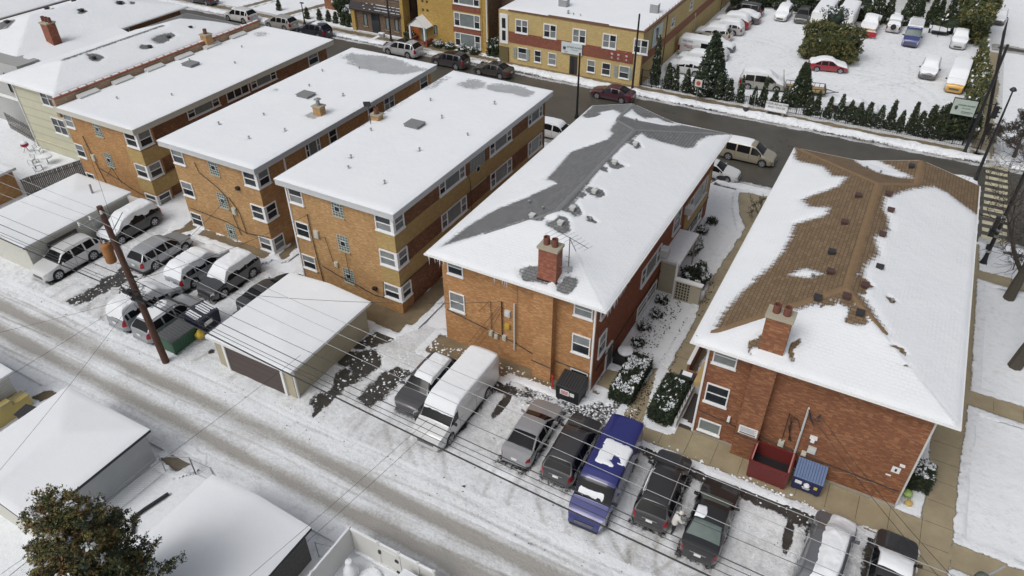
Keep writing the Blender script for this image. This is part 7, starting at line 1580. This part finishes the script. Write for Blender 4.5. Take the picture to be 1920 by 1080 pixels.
# bench with advert
bn = thing('bus_bench', 'white advertising bench with snow on its seat by the evergreen row', 'bench', (-11.1, 78.9, 0)); m = MB(); m.box(-12.3, -9.95, 79.35, 79.42, .42, 1.28); bk = m.build('backrest', plain('bench_white', (.66,.66,.66), .5), bn)
text(bk, 'YOUR AD on THIS', .30, (-11.1, 79.34, 1.08), (R(90),0,0), INK); text(bk, 'Bench - CALL 555', .24, (-11.1, 79.34, .74), (R(90),0,0), INK)
m = MB(); m.box(-12.3, -9.95, 78.9, 79.32, .40, .45); st_ = m.build('seat', GREYTRIM, bn); m = MB(); m.box(-12.25, -10.0, 78.92, 79.30, .45, .54); m.build('seat_snow', SNOW, st_)
for x in (-12.0, -10.3): m = MB(); m.box(x-.12, x+.12, 78.95, 79.35, -.05, .40); m.build('leg', CONC, bn)
tc_ = thing('litter_bin', 'dark round litter bin on the far kerb near the advertising bench', 'litter bin', (-14.0, 77.8, 0)); m = MB(); m.lathe((-14.0, 77.9, 0), [(.26,0),(.32,.1),(.34,.85),(.36,.88)], 14); m.build('bin_body', plain('bin_dark', (.05,.05,.055), .6), tc_, True); m = MB(); m.lathe((-14.0, 77.9, .88), [(.40,0),(.40,.08),(.25,.18)], 14); m.build('lid', GREYTRIM, tc_, True)
def signpost(x, y, h, label, w_, hh, mat): 
    t = thing('street_sign', label, 'street sign', (x, y, 0)); m = MB(); m.tube([(x, y, 0), (x, y, h)], .035, 6); m.build('post', GALV, t); m = MB(); m.box(x-w_/2, x+w_/2, y-.05, y-.03, h-hh, h); b = m.build('sign_plate', mat, t); return t, b
t, b = signpost(-19.5, 77.7, 2.9, 'square pale sign with a red mark on a thin post before the spruce', .8, .8, plain('sign_pink', (.62,.56,.54), .5)); m = MB(); m.tube([(-19.5, 77.64, 2.5), (-19.5, 77.63, 2.5)], .24, 16); m.obox((-19.5, 77.625, 2.5), (.42, .01, .06), ry=.7); m.build('pictogram', plain('sign_red', (.42,.10,.08), .5), b)
signpost(-13.3, 78.1, 2.6, 'small sign seen edge on behind the litter bin', .06, .7, GREYTRIM)
# iron fence round the car lot
fe = thing('iron_fence', 'black iron picket fence along the front of the car lot', 'fence', (-9, 80.15, 0)); m = MB(); q = MB()
for x in np.arange(-26.9, 8.7, .22): m.box(x-.012, x+.012, 80.13, 80.155, .05, 1.15)
m.box(-26.9, 8.7, 80.12, 80.16, 1.02, 1.06); m.box(-26.9, 8.7, 80.12, 80.16, .14, .18); m.build('pickets', BLACK, fe)
for x in list(np.arange(-26.9, 8.8, 2.54)): q.box(x-.04, x+.04, 80.1, 80.18, 0, 1.3)
q.build('post', BLACK, fe)
gt_ = thing('iron_gate', 'tall black iron gate beside the yellow building', 'gate', (-26, 79.9, 0)); m = MB()
for x in (-26.8, -25.5): m.box(x-.05, x+.05, 79.9, 80.0, 0, 2.1)
m.box(-26.8, -25.5, 79.93, 79.97, 1.95, 2.0); m.box(-26.8, -25.5, 79.93, 79.97, .2, .25)
for k in range(6): m.box(-26.7+k*.2, -26.68+k*.2, 79.93, 79.96, .2, 1.95)
m.build('bars', BLACK, gt_)
fe = thing('iron_fence', 'dark iron fence along the right side of the car lot behind the hedge', 'fence', (8.75, 98, 0)); m = MB()
for y_ in np.arange(80.6, 122, .4): x = 8.69+(y_-80.6)*.036; m.box(x-.015, x+.015, y_-.015, y_+.015, 0, 1.9)
m.tube([(8.69, 80.6, 1.8), (10.2, 122, 1.8)], .035, 5); m.tube([(8.69, 80.6, .3), (10.2, 122, .3)], .03, 5); m.build('pickets', BLACK, fe)
for k, y_ in enumerate((95, 104)): pass

# ------------------------------------------------------------------ dumpsters and small things
def dumpster(label, x0, x1, y0, y1, h, col, lid, snowy=0, front='f', open_=False, slope=.25, sn=None, ribs=9):
    t = thing('dumpster', label, 'dumpster', ((x0+x1)/2, (y0+y1)/2, 0), 0, 'dumpsters'); m = MB()
    hf = h-slope
    A = [(x0,y0,.14),(x1,y0,.14),(x1,y1,.14),(x0,y1,.14)]; B = [(x0-.04,y0-.08,hf),(x1+.04,y0-.08,hf),(x1+.04,y1,h),(x0-.04,y1,h)]
    if front == 'r': B = [(x0,y0-.04,h),(x1+.08,y0-.04,hf),(x1+.08,y1+.04,hf),(x0,y1+.04,h)]
    for k in range(4): j = (k+1) % 4; m.quad(A[k], A[j], B[j], B[k])
    m.poly(A[::-1]); 
    n = 8
    for k in range(n):    # pressed ribs
        if front == 'f': x = x0+(x1-x0)*(k+.5)/n; m.obox((x, y0-.045, .14+(hf-.14)*.45), (.05, .05, (hf-.14)*.8), rx=.07)
        else: y_ = y0+(y1-y0)*(k+.5)/n; m.obox((x1+.045, y_, .14+(hf-.14)*.45), (.05, .05, (hf-.14)*.8), ry=.07)
    for (x, y_) in ((x0+.15,y0+.1),(x1-.15,y0+.1),(x0+.15,y1-.1),(x1-.15,y1-.1)): m.box(x-.08, x+.08, y_-.08, y_+.08, 0, .15)
    m.build('bin_body', col, t)
    m = MB()
    if open_:
        for (a0,a1,b0,b1) in ((x0-.06,x1+.06,y0-.1,y0-.02),(x0-.06,x1+.06,y1-.04,y1+.04),(x0-.06,x0+.02,y0,y1),(x1-.02,x1+.06,y0,y1)): m.box(a0,a1,b0,b1,hf-.04,hf+.05)
        m.build('rim', col, t); m = MB(); m.box(x0+.03, x1-.03, y0+.03, y1-.03, .5, .52); m.build('inside', BLACK, t)
    else:
        L_ = [Vector(p) for p in B]; m2 = MB()
        for k in range(ribs):
            u0, u1 = (k+.04)/ribs, (k+.96)/ribs
            if front == 'f': P4 = [L_[0].lerp(L_[1], u0), L_[0].lerp(L_[1], u1), L_[3].lerp(L_[2], u1), L_[3].lerp(L_[2], u0)]
            else: P4 = [L_[0].lerp(L_[3], u1), L_[1].lerp(L_[2], u1), L_[1].lerp(L_[2], u0), L_[0].lerp(L_[3], u0)]; P4 = [P4[3], P4[2], P4[1], P4[0]] if False else P4
            up_ = Vector((0,0,.05)); c = sum(P4, Vector())/4
            Q = [c+(p-c)*.94+up_+Vector((0,0,.03)) for p in P4]; m.poly([p+up_*.3 for p in P4])
            m.poly(Q)
            for a in range(4): b = (a+1) % 4; m.quad(P4[a]+up_*.3, P4[b]+up_*.3, Q[b], Q[a])
            if sn and random.random() < sn: c2 = sum(Q, Vector())/4; m2.poly([c2+(p-c2)*random.uniform(.6, .95)+Vector((0,0,.03)) for p in Q])
        m.build('lid', lid, t)
        if sn: m2.build('lid_snow', SNOW, t)
    return t
dumpster('green dumpster with a ribbed grey lid standing by the wooden pole', -38.6, -37.25, 20.95, 22.85, 1.35, plain('dump_green', (.02,.085,.045), .5), plain('lid_grey', (.10,.105,.11), .6), front='r')
t = dumpster('navy dumpster with snow striped lid beside the beige garage', -38.6, -37.2, 23.2, 24.9, 1.5, plain('dump_navy', (.02,.024,.05), .5), plain('lid_navy', (.04,.045,.07), .6), front='r', sn=.95)
m = MB(); m.box(-37.06, -37.04, 23.5, 24.2, .75, 1.05); m.build('sticker', WHITE, t)
bg_ = MB(); bg_.lathe((-37.0, 22.9, .2), [(.1, 0), (.3, .15), (.33, .4), (.15, .6), (.08, .7)], 10); tag(bg_.build('rubbish_bag', plain('bag_yellow', (.55,.38,.04), .5), None, True), 'yellow rubbish bag beside the navy dumpster', 'bag')
t = dumpster('black dumpster with white stickers under the right corner of the grey roofed house', -13.25, -11.75, 29.5, 30.75, 1.5, plain('dump_black', (.02,.021,.023), .5), plain('lid_black', (.025,.026,.028), .5))
m = MB(); m.box(-12.95, -12.35, 29.38, 29.40, .72, 1.12, 0); m.box(-12.3, -12.0, 29.38, 29.40, .78, 1.05, 0)
for k in range(3): m.box(-12.88, -12.42, 29.37, 29.38, .80+k*.1, .85+k*.1, 1)
m.build('sticker', [WHITE, INKR], t)
t = dumpster('open maroon dumpster against the red brick wall', -1.35, .72, 29.15, 30.65, 1.45, plain('dump_maroon', (.14,.022,.020), .5), BLACK, open_=True, slope=0)
m = MB(); m.box(-1.32, -1.25, 29.2, 30.6, 1.45, 1.55); m.box(.62, .70, 29.2, 30.6, 1.45, 1.55); m.build('hinge_bar', plain('bar_pink', (.42,.20,.18), .5), t)
t = dumpster('navy blue dumpster with pale blue ribbed lid and white emblem against the red brick wall', .98, 2.45, 29.55, 30.7, 1.35, plain('dump_blue', (.02,.025,.09), .5), plain('lid_blue', (.13,.19,.33), .6), ribs=11)
m = MB(); m.box(1.1, 1.45, 29.42, 29.44, .72, .95, 0); m.box(2.08, 2.26, 29.42, 29.44, .68, .88, 1); m.lathe((1.72, 29.44, .78), [(.10,-.12),(.17,0),(.10,.12)], 9); m.box(1.5, 1.92, 29.40, 29.42, .58, .62, 0); m.box(1.55, 1.88, 29.40, 29.42, .50, .53, 0); m.build('sticker', [WHITE, plain('sticker_yellow', (.5,.42,.08), .5)], t)
m = MB(); m.lathe((-13.9, 30.3, 0), [(.12,0),(.12,.05),(.06,.1),(.06,.9),(.1,.95)], 8); tag(m.build('bollard', plain('bollard_red', (.4,.03,.04), .5)), 'small red topped post at the left of the black dumpster', 'post')
gb = thing('covered_grill', 'black covered grill with a round snow cap by the basement door', 'grill', (-10.95, 34.6, 0)); m = MB(); m.box(-11.4, -10.6, 34.2, 35.0, 0, .95); m.build('cover', BLACK, gb); m = MB(); m.lathe((-10.75, 34.6, 1.0), [(.50,0),(.50,.12),(.35,.20)], 18); m.build('snow_cap', SNOW, gb, True); m = MB(); m.tube([(-10.6, 34.3, .9), (-10.2, 34.0, .75)], .03, 5); m.build('handle', BLACK, gb)
# basement steps, rails, canopies by the red brick house
bs = thing('basement_stair', 'sunken basement stair with white kerb and black rail beside the red brick house', 'stairs', (-5.7, 31.8, 0))
m = MB(); m.box(-6.05, -5.9, 30.6, 34.0, -.1, .75); m.box(-6.05, -5.0, 34.0, 34.15, -.1, .75); m.build('kerb_wall', GREYTRIM, bs)
m = MB(); 
for k in range(5): m.box(-5.88, -5.0, 30.9+k*.4, 31.3+k*.4, .0, .10+.0*k)
m.box(-5.88, -5.0, 31.2, 34.0, .06, .09); m.build('stairwell', plain('stair_dark', (.05,.045,.04), .8), bs)
m = MB(); m.tube([(-5.97, 30.7, 1.3), (-5.97, 33.9, 1.55)], .03, 5)
for k in range(7): m.tube([(-5.97, 30.8+k*.5, .7), (-5.97, 30.8+k*.5, 1.5)], .02, 4)
m.build('hand_rail', BLACK, bs)
m = MB(); m.quad((-5.75,32.6,2.3),(-5.0,32.6,2.55),(-5.0,34.6,2.55),(-5.75,34.6,2.3)); m.quad((-5.75,32.6,2.05),(-5.0,32.6,2.05),(-5.0,32.6,2.55),(-5.75,32.6,2.3)); m.quad((-5.75,34.6,2.0),(-5.75,32.6,2.0),(-5.75,32.6,2.3),(-5.75,34.6,2.3)); m.build('awning', plain('awning_tan', (.42,.30,.13), .8), bs)
m = MB(); m.box(-6.75, -6.62, 35.0, 39.8, .0, 1.35, 0); m.box(-6.80, -6.57, 34.95, 39.85, 1.35, 1.44, 1); m.box(-6.7, -5.0, 34.9, 35.0, 0, .9, 0)
o = m.build('low_wall', [B_B5, WHITE]); tag(o, 'low red brick wall with a white snow capped top along the courtyard path', 'wall')
dh_ = thing('doghouse_roof', 'black metal cellar hatch cover dusted with snow, behind the stair hedge', 'cellar hatch', (-6.4, 34.3, 0)); m = MB(); m.obox((-6.5, 34.4, .95), (1.0, .5, .06), rx=.4); m.box(-7.0, -6.0, 34.2, 34.3, 0, .9); m.build('hatch', BLACK, dh_); m = MB(); m.obox((-6.55, 34.45, 1.02), (.6, .3, .05), rx=.4); m.build('snow_cap', SNOW, dh_)
pw_ = thing('block_screen', 'pierced stone screen wall with a white slab on top beside the courtyard porch', 'wall', (-9.5, 42.8, 0)); m = MB(); m.box(-10.15, -8.9, 42.7, 42.9, -.05, 1.7); m.build('wall', STONE, pw_)
m = MB()
for k in range(5):
    for j in range(6): m.box(-10.05+k*.21, -9.93+k*.21, 42.68, 42.70, .15+j*.25, .30+j*.25)
m.build('openings', BLACK, pw_); m = MB(); m.box(-10.2, -8.2, 42.6, 43.0, 1.7, 1.82); m.build('slab', WHITE, pw_); m = MB(); m.box(-8.9, -8.3, 42.7, 42.9, 0, 1.7); m.build('pier', STONE, pw_)
m = MB(); m.box(-7.1, -6.5, 41.0, 41.3, 0, 1.3, 0); m.box(-7.2, -6.4, 40.9, 41.4, 1.3, 1.42, 1); tag(m.build('stone_pier', [CONC, SNOW]), 'short grey pier with a snow cap by the left eave of the brown roof', 'pier')
dsh = thing('satellite_dish', 'black satellite dish on the street corner of the grey roofed house', 'satellite dish', (-11.3, 55.0, 4)); m = MB(); m.tube([(-11.55, 55.2, 3.2), (-10.9, 54.9, 3.9)], .03, 5); m.build('arm', BLACK, dsh); m = MB(); m.lathe((-10.7, 54.8, 3.95), [(.02,-.05),(.30,.0),(.42,.08)], 16); m.build('dish', BLACK, dsh, True)
m = MB(); m.lathe((6.6, 31.9, .1), [(.0,0),(.22,.1),(.26,.3),(.12,.42)], 10, 0); m.lathe((6.75, 31.4, .05), [(.0,0),(.2,.08),(.2,.2),(.08,.26)], 10, 1); tag(m.build('garden_ornament', [plain('lime_plastic', (.28,.42,.12), .5), plain('yellow_plastic', (.5,.36,.12), .5)], None, True), 'green and yellow plastic toys in the snow at the corner of the red brick house', 'toy')
m = MB(); m.box(-8.95, -7.95, 31.0, 31.06, .0, .2); 
sc_ = MB(); sc_.tube([(9.6, 26.2, 1.0), (10.35, 27.1, 3.3)], .06, 6); sc_.lathe((9.5, 26.1, .6), [(.12,0),(.3,.15),(.32,.4),(.1,.6)], 10); 
lp = thing('street_lamp', 'green lamp top poking up at the bottom right edge', 'street lamp', (9.5, 26.0, 0)); 
m = MB(); m.tube([(9.35, 25.6, 0), (9.35, 25.6, 3.0)], .10, 8); m.build('pole', plain('lamp_green', (.09,.11,.09), .6), lp); m = MB(); m.lathe((9.35, 25.6, 3.0), [(.18,0),(.34,.2),(.30,.5),(.1,.7)], 12); m.build('lamp_head', MATS['lamp_green'], lp, True); m = MB(); m.tube([(9.45, 25.7, 3.5), (9.95, 26.1, 4.1)], .05, 6); m.build('arm', GALV, lp)

# ------------------------------------------------------------------ person brushing snow between the two black cars
def skin(name, verts, edges, rad, mat, parent, loc):
    me = bpy.data.meshes.new(name); me.from_pydata(verts, edges, []); ob = bpy.data.objects.new(name, me); C.objects.link(ob)
    md = ob.modifiers.new('s', 'SKIN'); md.use_smooth_shade = True
    for i, r_ in enumerate(rad): me.skin_vertices[0].data[i].radius = (r_, r_) if not hasattr(r_, '__len__') else r_
    me.skin_vertices[0].data[0].use_root = True
    sb_ = ob.modifiers.new('u', 'SUBSURF'); sb_.levels = 2; sb_.render_levels = 2
    me.materials.append(mat); ob.parent = parent; ob.location = loc; return ob
ps = thing('person', 'person in a long white hooded coat and black trousers bending beside the black SUV', 'person', (-3.72, 23.75, .02), R(35))
SK = plain('skin_tone', (.42,.26,.19), .6); COAT = plain('coat_white', (.60,.59,.56), .8, var=.08); TROU = plain('trousers_black', (.02,.02,.023), .8)
bv_ = [(0,0,.95),(.02,0,1.18),(.10,0,1.40),(.17,0,1.50),(.24,0,1.58),(.28,0,1.70),  # pelvis, spine, neck, head
       (-.02,.10,.90),(.04,.11,.50),(-.02,.12,.09),(.12,.12,.04),  # left leg
       (-.02,-.10,.90),(-.02,-.11,.50),(-.14,-.12,.09),(.0,-.12,.04),
       (.10,.20,1.38),(.22,.28,1.15),(.42,.24,1.08),(.50,.23,1.06), (.10,-.20,1.38),(.24,-.27,1.16),(.46,-.20,1.14),(.54,-.19,1.13)]
be_ = [(0,1),(1,2),(2,3),(3,4),(4,5),(0,6),(6,7),(7,8),(8,9),(0,10),(10,11),(11,12),(12,13),(2,14),(14,15),(15,16),(16,17),(2,18),(18,19),(19,20),(20,21)]
br_ = [.13,.12,.13,.06,.09,.085,.09,.065,.045,.04,.09,.065,.045,.04,.055,.045,.035,.03,.055,.045,.035,.03]
bd = skin('body', bv_, be_, br_, TROU, ps, (0,0,0))
ct = skin('coat', [(-.02,0,.78),(0,0,.98),(.03,0,1.18),(.09,0,1.38),(.15,0,1.47),(.10,.19,1.40),(.22,.29,1.15),(.40,.25,1.09),(.10,-.19,1.40),(.24,-.28,1.16),(.43,-.21,1.14)],
     [(0,1),(1,2),(2,3),(3,4),(3,5),(5,6),(6,7),(3,8),(8,9),(9,10)], [(.25,.22),(.21,.19),(.17,.18),(.15,.17),.09,.10,.075,.06,.10,.075,.06], COAT, ps, (0,0,0))
hd = skin('hood', [(.16,0,1.50),(.22,0,1.58),(.25,0,1.68),(.22,0,1.77)], [(0,1),(1,2),(2,3)], [.10,.125,.135,.08], COAT, ps, (0,0,0))
fc = MB(); fc.lathe((.345,0,1.60), [(.02,-.04),(.06,.0),(.07,.06),(.05,.12),(.01,.15)], 10); fc.build('face', SK, ps, True, local=True)
fe_ = MB(); 
for sgn in (-1, 1): fe_.obox((.415, sgn*.026, 1.675), (.012, .016, .010))
fe_.obox((.418, 0, 1.615), (.01, .035, .008)); fe_.build('eyes', BLACK, ps, local=True)
nz_ = MB(); nz_.obox((.425, 0, 1.645), (.03, .018, .035), ry=.3); nz_.build('nose', SK, ps, local=True)
for hi, (hx, hy, hz_) in enumerate(((.50,.23,1.06), (.54,-.19,1.13))):
    fv = [(hx, hy, hz_)]; fe2 = []; rr_ = [.028]
    for k in range(4):
        oy = (k-1.5)*.020; ln = (.075,.088,.082,.065)[k]; a = len(fv); fv += [(hx+.055, hy+oy, hz_), (hx+.055+ln*.6, hy+oy*1.1, hz_-.015), (hx+.055+ln, hy+oy*1.1, hz_-.045)]; fe2 += [(0, a), (a, a+1), (a+1, a+2)]; rr_ += [.011, .009, .008]
    a = len(fv); sg_ = -1 if hy > 0 else 1; fv += [(hx+.02, hy+sg_*.038, hz_-.01), (hx+.055, hy+sg_*.055, hz_-.03)]; fe2 += [(0, a), (a, a+1)]; rr_ += [.012, .009]
    skin('glove', fv, fe2, rr_, TROU, ps, (0,0,0))
br = thing('snow_brush', 'thin snow brush held by the person in the white coat', 'brush', (-3.5, 24.0, 0)); m = MB(); m.tube([(-3.45, 23.95, 1.05), (-3.75, 24.75, 1.25)], .018, 6); m.build('handle', plain('brush_handle', (.08,.05,.02), .6), br); m = MB(); m.obox((-3.78, 24.8, 1.26), (.06, .22, .07), rz=.3); m.build('brush_head', DARK, br)
